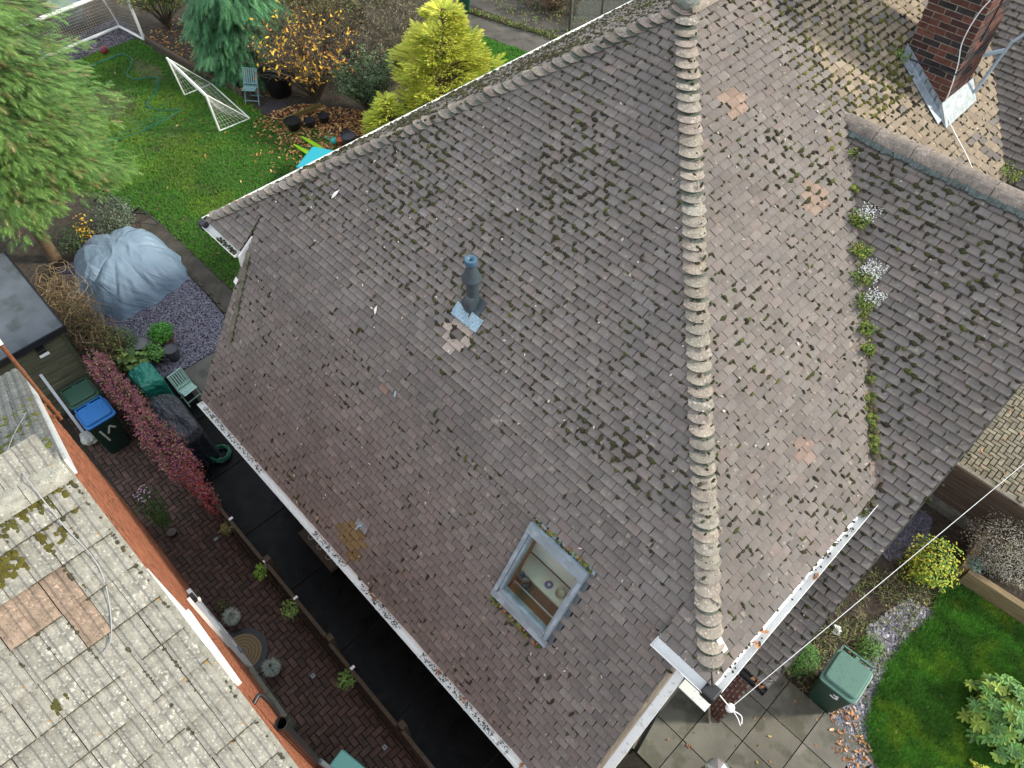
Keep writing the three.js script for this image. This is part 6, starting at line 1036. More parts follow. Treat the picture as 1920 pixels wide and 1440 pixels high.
{
  const t = thing('big_goal', 'large white football goal with dark net behind the big conifer', 'goal', V(6.3, 0, -25.6)), bar = (n, a, b, r = 0.045) => new MB().color(0.82, 0.83, 0.82).tube([a, b], r, 10).build(n, M.plastic, t), y = 1.25;
  const a0 = V(4.2, 0.04, -25.98), b0 = V(7.58, 0.04, -26.25), f0 = V(7.76, 0.04, -24.92), a1 = V(4.2, y, -25.6), b1 = V(7.3, y, -25.85), f1 = V(7.74, 1.6, -24.92);
  bar('back_bar', a0, b0, 0.05); bar('side_bar', b0, f0, 0.04); bar('post', f0, f1, 0.045); bar('back_rail', a1, b1, 0.06);
  new MB().color(0.82, 0.83, 0.82).tube(curve([b0, V(7.5, 0.5, -26.2), V(7.36, 1.0, -25.98), b1], 10), 0.025, 8).build('back_post', M.plastic, t);
  const n = new MB(); goalNet(n, (u, v) => a0.clone().lerp(b0, u).lerp(a1.clone().lerp(b1, u), v).add(V(0, 0, 0.32 * Math.sin(v * 3.14) - 0.1 * Math.sin(u * 3.14))), 44, 14, 0.004); goalNet(n, (u, v) => b0.clone().lerp(f0, u).lerp(b1.clone().lerp(f1, u), v), 14, 12, 0.004); n.build('net', mat([0.42, 0.40, 0.36], { roughness: 0.9 }), t, 'stuff');
}
{
  const t = thing('football', 'dark red football on the grass in front of the big goal', 'ball', V(6.5, 0.02, -25.0)), c = V(6.5, 0.13, -25.0);
  new MB().color(0.26, 0.02, 0.04).geo(new THREE.SphereGeometry(0.115, 24, 16), new THREE.Matrix4().setPosition(c)).build('cover', M.plastic, t);
  for (const d of [V(0.3, 0.8, 0.5), V(-0.6, 0.6, 0.5), V(0.6, 0.2, 0.75), V(-0.2, 0.5, 0.85)]) new MB().color(0.04, 0.01, 0.015).geo(new THREE.CircleGeometry(0.04, 5), new THREE.Matrix4().lookAt(d.clone().normalize(), V(0, 0, 0), V(0, 1, 0)).setPosition(c.clone().addScaledVector(d.normalize(), 0.113))).build('panel', M.plastic, t);
}
{
  const t = thing('garden_netting', 'green garden netting lying loosely across the lawn', 'netting', V(5.8, 0, -22.6)), mb = new MB().color(0.01, 0.15, 0.085), th = new MB().color(0.01, 0.20, 0.12);
  const rope = (pts, n, sp) => { for (let k = 0; k < n; k++) mb.tube(curve(pts.map(([x, z]) => V(x + R(-sp, sp), R(0.04, 0.07), z + R(-sp, sp))), 30), R(0.003, 0.006), 4); };
  rope([[4.3, -24.0], [4.86, -24.5], [5.7, -24.55], [6.85, -24.6]], 14, 0.055); rope([[6.85, -24.6], [6.9, -24.0], [6.4, -23.3], [6.45, -22.9], [6.95, -22.6], [6.6, -21.9], [6.05, -21.4], [6.2, -20.9], [6.6, -20.55]], 7, 0.04); rope([[6.6, -20.5], [5.9, -20.35], [4.9, -20.35], [4.0, -20.6]], 5, 0.05);
  for (let k = 0; k < 60; k++) { const a = V(R(4.3, 6.5), 0.045, R(-21.3, -20.4)), b = a.clone().add(V(R(-0.7, 0.7), 0, R(-0.25, 0.25))); th.tube([a, b], 0.003, 3); }
  mb.build('gathered_net', M.plastic, t, 'stuff'); th.build('loose_strands', M.plastic, t, 'stuff');
}
{
  const tub = (label, p, r, h, col, name = 'garden_pot') => potOn(name, label, p, r, h, col);
  tub('large black tub on its spot beside the folding chair', V(9.2, 0.0, -19.35), 0.45, 0.75, [0.012, 0.013, 0.014], 'black_tub');
  tub('black pot holding dead leaves beside the timber plank', V(8.45, 0.02, -17.5), 0.22, 0.28, [0.012, 0.013, 0.014]);
  tub('small black pot in fallen leaves, second from the plank', V(8.85, 0.02, -17.28), 0.15, 0.22, [0.02, 0.022, 0.025]);
  tub('small black pot in fallen leaves, third from the plank', V(9.25, 0.02, -17.2), 0.15, 0.22, [0.02, 0.022, 0.025]);
  tub('dark grey bucket beside the small golden conifer', V(9.06, 0.02, -15.75), 0.19, 0.36, [0.05, 0.055, 0.065], 'bucket');
  tub('terracotta pot hidden beside the dark grey bucket', V(8.95, 0.02, -15.98), 0.13, 0.2, [0.38, 0.10, 0.04]);
  const bl = new MB().color(0.02, 0.36, 0.33); bl.geo(new THREE.SphereGeometry(0.12, 18, 12), new THREE.Matrix4().makeScale(1, 0.75, 1).setPosition(8.86, 0.12, -16.15)); const wc = tag(bl.build('watering_can', M.plastic), 'small turquoise toy watering can in the fallen leaves', 'watering can'); new MB().color(0.02, 0.36, 0.33).tube([V(8.8, 0.12, -16.2), V(8.68, 0.24, -16.34)], 0.018, 8).build('spout', M.plastic, wc);
  tag(new MB().color(0.42, 0.36, 0.14).bar(V(8.35, 0.09, -17.95), V(9.6, 0.09, -17.85), 0.04, 0.17).build('timber_plank', M.wood), 'mossy timber plank standing on edge by the black pots', 'plank');
  const lid = new MB().color(0.05, 0.045, 0.05); lid.lathe([[0, 0.0], [0.34, 0.0], [0.37, 0.03], [0.35, 0.035], [0.32, 0.015], [0, 0.015]], V(8.6, 0.01, -18.75), 30); tag(lid.build('tub_lid', M.plastic), 'round dark lid lying on bare soil beside the small goal', 'lid');
  for (const [i, [a, b]] of [[V(8.0, 0.06, -16.85), V(8.08, 0.10, -15.75)], [V(8.36, 0.06, -17.0), V(8.42, 0.10, -15.9)]].entries()) { const m = new MB().color(0.30, 0.62, 0.02); const d = b.clone().sub(a); for (let k = 0; k < 10; k++) { const w = 0.09 * Math.sin(Math.PI * (k + 0.9) / 11.2) + 0.03; m.bar(a.clone().addScaledVector(d, k / 10), a.clone().addScaledVector(d, (k + 1.05) / 10), w, 0.03); } tag(m.build('toy_paddle', M.plastic), i ? 'lime green plastic paddle nearer the black pots' : 'lime green plastic paddle nearer the small goal', 'paddle', 'lime green paddles in the leaves'); }
  const t = thing('play_table', 'turquoise plastic play table half hidden behind the rear gutter', 'table', V(7.8, 0, -15.05)), top = new MB().color(0.01, 0.34, 0.42); top.geo(new RoundedBoxGeometry(0.95, 0.14, 0.9, 3, 0.06), new THREE.Matrix4().makeRotationY(0.5).setPosition(7.75, 0.55, -15.1)); top.build('tray', M.plastic, t); for (const [x, z] of [[7.5, -14.95], [7.95, -15.4], [8.0, -14.8], [7.55, -15.4]]) new MB().color(0.2, 0.5, 0.2).tube([V(x, 0, z), V(x, 0.5, z)], 0.04, 10).build('leg', M.plastic, t);
  const mt = thing('mossy_post', 'short weathered post in front of the golden conifer', 'post', V(10.85, 0, -15.55)); new MB().color(0.26, 0.27, 0.24).tube([V(10.85, 0, -15.55), V(10.84, 0.95, -15.53)], 0.075, 12).build('post', M.bark, mt); new MB().color(0.55, 0.52, 0.42).tube([V(10.84, 0.945, -15.53), V(10.84, 0.965, -15.53)], 0.07, 12).build('cut_top', M.bark, mt);
  tub('grey galvanised tub behind the big goal', V(6.6, 0, -27.5), 0.55, 0.7, [0.16, 0.20, 0.21], 'metal_tub');
}
// ---------------------------------------------------------------- the neighbour's garden at the top
{
  structure(flat([[15.45, -19.6], [16.05, -20.1], [17.3, -15.6], [17.1, -13], [16.5, -13]], 0.0085, 'concrete_path', mat([0.20, 0.185, 0.17], { map: rep(T.concrete, 0.5) })));
  structure(flat([[16.7, -20], [18.2, -20], [17.9, -13], [17.35, -13], [17.4, -15.6]], 0.0075, 'concrete_slab_path', mat([0.15, 0.135, 0.125], { map: rep(T.concrete, 0.5) })));
  seed(83); const wd = new MB(); for (let k = 0; k < 1800; k++) { const t = rnd(), q = rnd() < 0.55; const x = q ? lerp(16.35, 17.35, t) + R(-0.10, 0.10) : R(17.2, 18.9), z = q ? lerp(-19.6, -15.4, t) + R(-0.12, 0.12) : R(-19.5, -14.5), d = rv(); d.y = Math.abs(d.y); leafQ(wd, V(x, R(0.01, 0.12), z), d.normalize(), V(R(-0.5, 0.5), 1, R(-0.5, 0.5)).normalize(), R(0.05, 0.12), R(0.02, 0.05), vary(pick([[0.20, 0.26, 0.03], [0.08, 0.16, 0.04], [0.12, 0.20, 0.04], [0.20, 0.12, 0.06]]))); }
  tag(wd.build('path_weeds', M.leaf), 'weeds growing along the concrete path at the top', 'weeds', undefined, 'stuff');
  const f = thing('rear_fence', 'grey horizontal boarded fence at the top edge', 'fence', V(20.2, 0, -18.2)); for (let k = 0; k < 12; k++) { const g = R(0.85, 1.15); new MB().color(0.26 * g, 0.30 * g, 0.33 * g).bar(V(18.2, 0.09 + k * 0.15, -20.2), V(22.6, 0.09 + k * 0.15, -15.9), 0.03, 0.142).build('board', M.wood, f); } for (let k = 0; k < 4; k++) new MB().color(0.30, 0.32, 0.33).box(V(18.3 + k * 1.4, 0.95, -20.06 + k * 1.37), V(0.1, 1.9, 0.1), 0.78).build('post', M.wood, f);
  const w = thing('wire_fence', 'chain link wire fence on concrete posts behind the mossy rear slope', 'fence', V(19.0, 0, -15.9)); for (const x of [17.95, 19.5, 21.0]) new MB().color(0.55, 0.54, 0.5).box(V(x, 0.6, -15.95), V(0.09, 1.25, 0.09)).build('post', M.mortar, w);
  const n = new MB(), P = (x, y) => V(x, y, -15.95); for (let k = 0; k < 64; k++) { const x = 17.95 + k * 0.055; n.tube([P(x, 0.03), P(x + 0.55, 1.1)], 0.0022, 3); n.tube([P(x + 0.55, 0.03), P(x, 1.1)], 0.0022, 3); } n.build('mesh', mat([0.45, 0.55, 0.50]), w, 'stuff'); new MB().color(0.5, 0.62, 0.56).tube([P(17.9, 1.12), P(21.6, 1.12)], 0.008, 5).build('top_wire', M.plastic, w);
  wheelieBin('green wheelie bin standing at the top edge beyond the lawn', V(16.35, 0.01, -19.3), 0.8, [0.02, 0.10, 0.06], [0.04, 0.16, 0.09]);
  shrub('bramble', 'reddish brown bramble in front of the grey fence', V(18.6, 0, -17.3), V(0.9, 0.9, 1.2), { n: 40, leaves: 900, ll: 0.07, lw: 0.05, cols: [[0.14, 0.10, 0.04], [0.07, 0.12, 0.03], [0.20, 0.09, 0.05]], bark: [0.24, 0.14, 0.10], th: 0.008 });
  tag(new MB().color(0.10, 0.42, 0.24).tube([V(16.9, 1.6, -19.8), V(19.6, 1.0, -16.2)], 0.008, 5).build('clothes_line', M.plastic), 'green clothes line stretched across the far garden at top', 'line');
}
// ---------------------------------------------------------------- front garden
seed(91);
{
  const fp = structure(flat([[2.2, -0.9], [5.7, -0.9], [5.6, 0.9], [5.2, 1.9], [4.9, 4], [0, 4], [0, -0.3], [2.2, -0.3]], 0.005, 'front_pavement', mat([0.06, 0.055, 0.045], { map: rep(T.soil, 1) })));
  const S = 0.63;
  for (let i = 0; i < 8; i++) for (let j = 0; j < 6; j++) {
    const x = 0.58 + i * S, z = -0.82 + j * S, cx = x + S / 2, cz = z + S / 2; if (cx > 5.55 - Math.max(0, cz) * 0.16) continue; if (cz < -0.4 && cx < 3.0) continue;
    const g = R(0.86, 1.12); new MB().color(g, g * R(0.99, 1.01), g * R(0.95, 1.0)).box(V(cx, 0.016 + R(-0.002, 0.002), cz), V(S - 0.014, 0.03, S - 0.014), R(-0.004, 0.004), R(-0.003, 0.003), R(-0.003, 0.003)).build('paving_slab', M.slab, fp);
  }
  const wd = new MB(); for (let k = 0; k < 420; k++) { const i = 1 + (rnd() * 7 | 0), al = rnd() < 0.5, s = R(0, 1), x = al ? 0.58 + i * S : 2.6 + s * 2.8, z = al ? -0.4 + s * 3 : -0.82 + (1 + (rnd() * 5 | 0)) * S; if (fbm(x * 2, z * 2, 0, 2, 4) < 0.52) continue; leafQ(wd, V(x + R(-0.008, 0.008), 0.03, z + R(-0.008, 0.008)), rv().setY(R(0, 0.4)).normalize(), V(0, 1, 0), R(0.01, 0.03), 0.01, vary([0.09, 0.13, 0.03])); }
  tag(wd.build('joint_weeds', M.leaf), 'small weeds growing in the joints of the front paving', 'weeds', undefined, 'stuff');
}
const frontLawn = [[5.35, 2.6], [5.55, 1.95], [5.75, 1.72], [6.25, 1.50], [6.9, 1.42], [7.5, 1.40], [8.2, 1.50], [8.7, 1.40], [9.0, 1.42], [9.25, 2.5], [9.6, 4.0], [5.2, 4.2]];
structure(flat(frontLawn, 0.007, 'front_lawn', M.turf));
grassOn('lawn_grass', 'grass of the front lawn', frontLawn, 60000, { col: (x, z) => { const n = fbm(x * 4.5 + 3, z * 4.5 + 4, 0, 4, 36), y = smooth(0.50, 0.72, fbm(x * 3, z * 3 + 7, 0, 3, 37)), g = 0.45 + 1.2 * n; return vary([lerp(0.085, 0.17, y) * g, lerp(0.25, 0.31, y) * g, 0.026 * g], 0.4); } }, 1.6);
const slateF = [[4.85, 2.6], [5.15, 1.75], [5.65, 1.12], [6.3, 0.95], [6.9, 1.0], [7.3, 0.85], [8.2, 1.05], [8.3, 1.5], [7.5, 1.42], [6.9, 1.44], [6.2, 1.52], [5.75, 1.74], [5.5, 2.05], [5.3, 2.7]];
chips('slate_chippings', 'grey slate chippings edging the front lawn', slateF, 3600, 0.03, 0.085, [[0.14, 0.14, 0.17], [0.19, 0.19, 0.23], [0.10, 0.10, 0.125], [0.25, 0.25, 0.29]]);
chips('slate_chippings', 'dark slate chippings below the wing roof beside the dark fence', [[8.7, 0.05], [9.9, 0.05], [9.9, 0.62], [9.2, 0.8], [8.6, 0.5]], 2600, 0.03, 0.07, [[0.09, 0.09, 0.12], [0.13, 0.13, 0.16], [0.07, 0.07, 0.09]]);
fallen('fallen_leaves', 'curled brown leaves on slate chippings and front paving', [[4.9, 2.4], [5.2, 1.5], [5.7, 1.0], [6.1, 1.2], [5.6, 1.9], [5.3, 2.5]], 170, 0.05, 0.10, [[0.42, 0.20, 0.08], [0.50, 0.27, 0.12], [0.30, 0.13, 0.06], [0.55, 0.38, 0.22]]);
fallen('fallen_leaves', 'scattered leaves on the front paving and lawn', [[3.0, -0.5], [8.5, 0.6], [8.6, 2.8], [3.4, 2.2]], 90, 0.04, 0.08, [[0.45, 0.24, 0.10], [0.55, 0.40, 0.14], [0.34, 0.15, 0.07]]);
{ // weedy bed between wing and lawn
  seed(92); const mb = new MB(), dead = new MB();
  for (let k = 0; k < 5200; k++) { const x = R(5.6, 9.0), z = R(0.12, 1.35), n = fbm(x * 2.6, z * 2.6 + 8, 0, 3, 71); if (n < 0.47) continue; const d = rv(); d.y = Math.abs(d.y) + 0.3; const a = rnd(); a < 0.75 ? leafQ(mb, V(x, R(0.005, 0.06), z), d.normalize(), V(R(-0.4, 0.4), 1, R(-0.4, 0.4)).normalize(), R(0.03, 0.09), R(0.008, 0.02), vary(pick([[0.11, 0.19, 0.04], [0.17, 0.24, 0.06], [0.08, 0.13, 0.035], [0.26, 0.28, 0.08]]))) : leafQ(dead, V(x, R(0.005, 0.03), z), d.setY(R(0, 0.3)).normalize(), V(0, 1, 0), R(0.06, 0.20), 0.006, vary([0.40, 0.33, 0.20])); }
  tag(mb.build('bed_weeds', M.leaf), 'low weeds in the bed between wing roof and front lawn', 'weeds', undefined, 'stuff'); tag(dead.build('dry_stalks', M.leaf), 'dry pale stalks lying in the front bed', 'stalks', undefined, 'stuff');
}
wheelieBin('dark green wheelie bin numbered 3 on the front paving', V(5.80, 0.03, 0.93), -Math.PI / 2 + 0.05, [0.013, 0.055, 0.040], [0.085, 0.19, 0.155], 0.55, 0.58, 1.05, (t, rot) => {
  const g = new TextGeometry('3', { font, size: 0.17, depth: 0.006, curveSegments: 6 }); g.computeBoundingBox(); const b = g.boundingBox; g.translate(-(b.min.x + b.max.x) / 2, 0, 0);
  new MB().color(0.85, 0.86, 0.84).geo(g, rot.clone().multiply(new THREE.Matrix4().makeRotationX(-0.06).setPosition(0.04, 0.73, 0.272))).build('number', M.plastic, t);
});
const bushy = (name, label, cat, c, r, n, l, w, cols, o = {}) => { const t = thing(name, label, cat, V(c.x, 0, c.z)), m = new MB(), s = new MB(); foliage(m, c, r, n, l, w, cols, o.shell ?? 0.3, o.up ?? 0.9, o.lumpy ?? 0.45); twigs(s, V(c.x, 0, c.z), V(r.x * 0.85, c.y + r.y * 0.5, r.z * 0.85), o.tw ?? 24, o.th ?? 0.007, o.bark ?? [0.16, 0.12, 0.07]); m.build('leaves', o.gloss ? M.glossLeaf : M.leaf, t); s.build('stems', M.bark, t); return t; };
bushy('fern_bush', 'bright green feathery bush between wing eaves and green bin', 'bush', V(5.98, 0.26, 0.36), V(0.30, 0.24, 0.26), 1100, 0.07, 0.014, [[0.08, 0.22, 0.04], [0.11, 0.28, 0.05], [0.05, 0.14, 0.03]]);
bushy('small_fern', 'small green fern at the edge of slate chippings', 'fern', V(6.95, 0.10, 1.02), V(0.24, 0.12, 0.20), 420, 0.09, 0.014, [[0.09, 0.20, 0.04], [0.12, 0.26, 0.05]]);
bushy('golden_shrub', 'bright yellow green shrub beside the dark fence', 'shrub', V(8.72, 0.48, 0.98), V(0.46, 0.44, 0.42), 1500, 0.06, 0.028, [[0.40, 0.44, 0.03], [0.52, 0.50, 0.04], [0.20, 0.32, 0.03], [0.12, 0.26, 0.04]], { gloss: true });
bushy('dry_shrub', 'pale grey dry flowering shrub in the timber planter', 'shrub', V(9.72, 0.66, 1.72), V(0.62, 0.46, 0.60), 6500, 0.030, 0.013, [[0.36, 0.33, 0.27], [0.28, 0.25, 0.20], [0.44, 0.41, 0.35], [0.16, 0.18, 0.11]], { tw: 60, bark: [0.28, 0.23, 0.17] });
bushy('silver_plant', 'small silver leaved plant in the corner of the planter', 'plant', V(9.28, 0.44, 1.52), V(0.16, 0.10, 0.15), 260, 0.06, 0.016, [[0.26, 0.34, 0.30], [0.18, 0.27, 0.22]]);
{ // rhododendron: whorls of large leaves
  seed(93); const t = thing('rhododendron', 'glossy green rhododendron bush on the front lawn', 'bush', V(7.36, 0, 2.98)), m = new MB(), s = new MB();
  for (let k = 0; k < 160; k++) { const d = rv(); d.y = Math.abs(d.y) * 0.9 + 0.05; const q = R(0.6, 1.02), c = V(7.38 + d.x * 0.60 * q, 0.18 + d.y * 0.55 * q, 3.0 + d.z * 0.62 * q), col = pick([[0.11, 0.27, 0.045], [0.14, 0.33, 0.06], [0.08, 0.20, 0.04], [0.24, 0.36, 0.05]]), n0 = V(d.x * 0.5 + R(-0.2, 0.2), 1, d.z * 0.5 + R(-0.2, 0.2)).normalize(), a0 = R(0, 6); s.color(0.30, 0.22, 0.12); s.tube([V(7.35 + R(-0.1, 0.1), 0, 2.98 + R(-0.1, 0.1)), V(7.36, 0.2, 2.98).lerp(c, 0.6), c], 0.008, 4, 0.004);
    const L = 7 + (rnd() * 4 | 0); for (let j = 0; j < L; j++) { const a = a0 + j * 6.283 / L, e1 = V().crossVectors(n0, V(1, 0, 0)).normalize(), e2 = V().crossVectors(n0, e1), dd = e1.multiplyScalar(Math.cos(a)).addScaledVector(e2, Math.sin(a)).addScaledVector(n0, R(-0.15, 0.35)).normalize(), nn = n0.clone().addScaledVector(dd, -n0.dot(dd)).normalize(); leafO(m, c, dd, nn, R(0.09, 0.15), R(0.040, 0.055), vary(col, 0.25)); } }
  m.build('leaves', M.glossLeaf, t); s.build('stems', M.bark, t);
}
bushy('yellow_seedling', 'small yellow green plant below the rhododendron', 'plant', V(6.45, 0.12, 3.05), V(0.14, 0.10, 0.14), 60, 0.09, 0.05, [[0.40, 0.42, 0.04], [0.30, 0.36, 0.05]]);
{ // raised planter of timber sleepers
  const t = thing('timber_planter', 'raised planter of pale timber sleepers beside the front lawn', 'planter', V(9.6, 0, 1.9)), B = (a, b, w = 0.11, h = 0.20) => new MB().color(0.52, 0.42, 0.27).bar(V(...a), V(...b), w, h).build('sleeper', M.wood, t);
  B([9.13, 0.11, 1.42], [9.98, 0.11, 1.40]); B([9.13, 0.312, 1.42], [9.98, 0.312, 1.40]); B([9.12, 0.11, 1.49], [9.22, 0.11, 3.2]); B([9.12, 0.312, 1.49], [9.22, 0.312, 3.2]); B([10.03, 0.2, 1.36], [10.1, 0.2, 3.2], 0.1, 0.4);
  new MB().color(1, 1, 1).box(V(9.6, 0.14, 2.3), V(0.82, 0.24, 1.7)).build('soil', M.soil, t);
  for (let k = 0; k < 14; k++) { const a = V(R(9.25, 9.9), 0.3, R(1.7, 2.9)), b = a.clone().add(V(R(-0.3, 0.3), R(0.02, 0.12), R(-0.3, 0.35))); new MB().color(0.52, 0.42, 0.26).tube([a, b], 0.006, 5).build('dry_stem', M.bark, t); }
}
tag(new MB().color(0.42, 0.13, 0.06).geo(new RoundedBoxGeometry(0.22, 0.10, 0.11, 2, 0.012), new THREE.Matrix4().makeRotationY(0.3).setPosition(9.33, 0.08, 1.10)).build('loose_brick', M.brick), 'loose orange brick lying beside the golden shrub', 'brick');
{ // dark close-boarded fence panel on a pale gravel board
  const t = thing('dark_fence', 'dark stained horizontal board fence panel on pale concrete base', 'fence', V(10.15, 0, 0.95));
  for (let k = 0; k < 9; k++) { const g = R(0.8, 1.2); new MB().color(0.20 * g, 0.155 * g, 0.13 * g).bar(V(10.16, 0.32 + k * 0.105, 0.08), V(10.16, 0.32 + k * 0.105, 2.6), 0.022, 0.112).build('board', M.wood, t); }
  new MB().color(0.92, 0.90, 0.84).box(V(10.14, 0.14, 1.34), V(0.05, 0.27, 2.52)).build('gravel_board', M.mortar, t); new MB().color(0.42, 0.42, 0.40).box(V(10.17, 1.27, 1.34), V(0.07, 0.03, 2.55)).build('cap', M.wood, t);
  for (const z of [0.06, 1.4, 2.62]) new MB().color(0.30, 0.28, 0.26).box(V(10.22, 0.66, z), V(0.08, 1.3, 0.08)).build('post', M.wood, t);
}
{ // the neighbour's cream herringbone drive
  const d = structure(flat([[10.75, -0.2], [15.5, -0.2], [15.5, 4], [10.75, 4]], 0.006, 'cream_drive', mat([0.16, 0.15, 0.09], { map: rep(T.soil, 1) })));
  pavers(d, herring(11.25, 15.2, -0.1, 3.4), 0.034, 0.024, 0, 0.012, [[0.62, 0.58, 0.46], [0.58, 0.53, 0.41], [0.66, 0.62, 0.50], [0.54, 0.50, 0.42]]);
  for (let z = -0.1; z < 3.4; z += 0.205) { const g = R(0.85, 1.1); new MB().color(0.60 * g, 0.56 * g, 0.45 * g).box(V(11.17, 0.024, z + 0.1), V(0.11, 0.026, 0.195)).build('edge_paver', M.paver, d); }
  fallen('fallen_leaves', 'brown leaves drifted along the edge of the cream drive', [[10.55, 0.1], [11.35, 0.1], [11.2, 2.4], [10.3, 2.4]], 520, 0.06, 0.12, [[0.42, 0.20, 0.09], [0.52, 0.28, 0.13], [0.30, 0.13, 0.07], [0.45, 0.14, 0.10]]);
  fallen('fallen_leaves', 'scattered brown leaves on the cream drive', [[11.3, 0.1], [14.5, 0.1], [14.5, 2.6], [11.3, 2.6]], 60, 0.06, 0.10, [[0.42, 0.20, 0.09], [0.40, 0.16, 0.08]]);
  const gr = new MB(); seed(94); for (let k = 0; k < 900; k++) { const z = R(0.1, 2.3), x = 10.62 + R(-0.18, 0.3); if (fbm(x * 3, z * 3, 0, 2, 9) < 0.48) continue; leafQ(gr, V(x, 0.01, z), V(R(-0.5, 0.5), 1, R(-0.5, 0.5)).normalize(), rv(), R(0.04, 0.10), 0.015, vary([0.10, 0.18, 0.04])); } tag(gr.build('drive_weeds', M.leaf), 'green weeds between dark fence and cream drive', 'weeds', undefined, 'stuff');
}
tag(new MB().color(0.72, 0.76, 0.78).box(V(6.86, 0.03, 0.52), V(0.16, 0.012, 0.11), 0.4, 0.1, 0.12).box(V(6.88, 0.045, 0.53), V(0.10, 0.012, 0.07), 1.1, 0.2, -0.2).build('plastic_wrapper', M.plastic), 'crumpled clear plastic wrapper in the bed behind the green bin', 'wrapper');
{ // parked car: only its nose shows at the lower edge
  const c = V(2.93, 0, 2.35), t = thing('parked_car', 'dark car with chrome headlight at the bottom edge', 'car', c), paint = mat([0.02, 0.026, 0.032], { phys: true, roughness: 0.3, clearcoat: 1, clearcoatRoughness: 0.05 });
  const ring = (z, w, y0, y1, e = 4) => [...Array(28)].map((_, k) => { const a = k / 28 * 6.283, x = Math.sign(Math.cos(a)) * Math.pow(Math.abs(Math.cos(a)), 2 / e) * w / 2, y = Math.sign(Math.sin(a)) * Math.pow(Math.abs(Math.sin(a)), 2 / e); return V(c.x + x, lerp(y0, y1, (y + 1) / 2), z); });
  const loft = (rs, m, n, par) => { const mb = new MB(); for (let i = 0; i < rs.length - 1; i++) for (let k = 0; k < 28; k++) { const j = (k + 1) % 28; mb.quad(rs[i][k], rs[i][j], rs[i + 1][j], rs[i + 1][k]); } for (const r of [rs[0], rs.at(-1)]) { const q = r.reduce((a, b) => a.add(b), V()).multiplyScalar(1 / 28); for (let k = 0; k < 28; k++) mb.tri(r[k], r[(k + 1) % 28], q); } return mb.build(n, m, par); };
  loft([ring(0.20, 0.95, 0.35, 0.62), ring(0.25, 1.35, 0.28, 0.72), ring(0.42, 1.62, 0.25, 0.80), ring(0.9, 1.72, 0.24, 0.90), ring(1.5, 1.76, 0.24, 0.98), ring(3.2, 1.76, 0.24, 0.98), ring(4.2, 1.70, 0.28, 0.96), ring(4.4, 1.5, 0.34, 0.85)], paint, 'body', t);
  loft([ring(1.35, 1.30, 0.90, 0.99), ring(1.95, 1.34, 0.90, 1.42), ring(3.3, 1.30, 0.90, 1.45), ring(4.1, 1.25, 0.90, 1.02)], mat([0.02, 0.025, 0.03], { roughness: 0.08 }), 'cabin', t);
  for (const s of [-1, 1]) { const g = new THREE.SphereGeometry(0.17, 20, 14), m = new THREE.Matrix4().makeScale(1, 0.62, 1.15).setPosition(c.x + s * 0.62, 0.70, 0.42); new MB().color(0.72, 0.76, 0.80).geo(g, m).build('headlight', mat([0.75, 0.78, 0.82], { metalness: 0.8, roughness: 0.12 }), t); for (const z of [1.0, 3.55]) { const w = new MB().geo(new THREE.CylinderGeometry(0.31, 0.31, 0.2, 28), new THREE.Matrix4().makeRotationZ(Math.PI / 2).setPosition(c.x + s * 0.78, 0.32, z)).build('wheel', M.blackPlastic, t); new MB().color(0.5, 0.52, 0.55).geo(new THREE.CylinderGeometry(0.19, 0.19, 0.21, 20), new THREE.Matrix4().makeRotationZ(Math.PI / 2).setPosition(c.x + s * 0.78, 0.32, z)).build('rim', M.plastic, w); } }
}
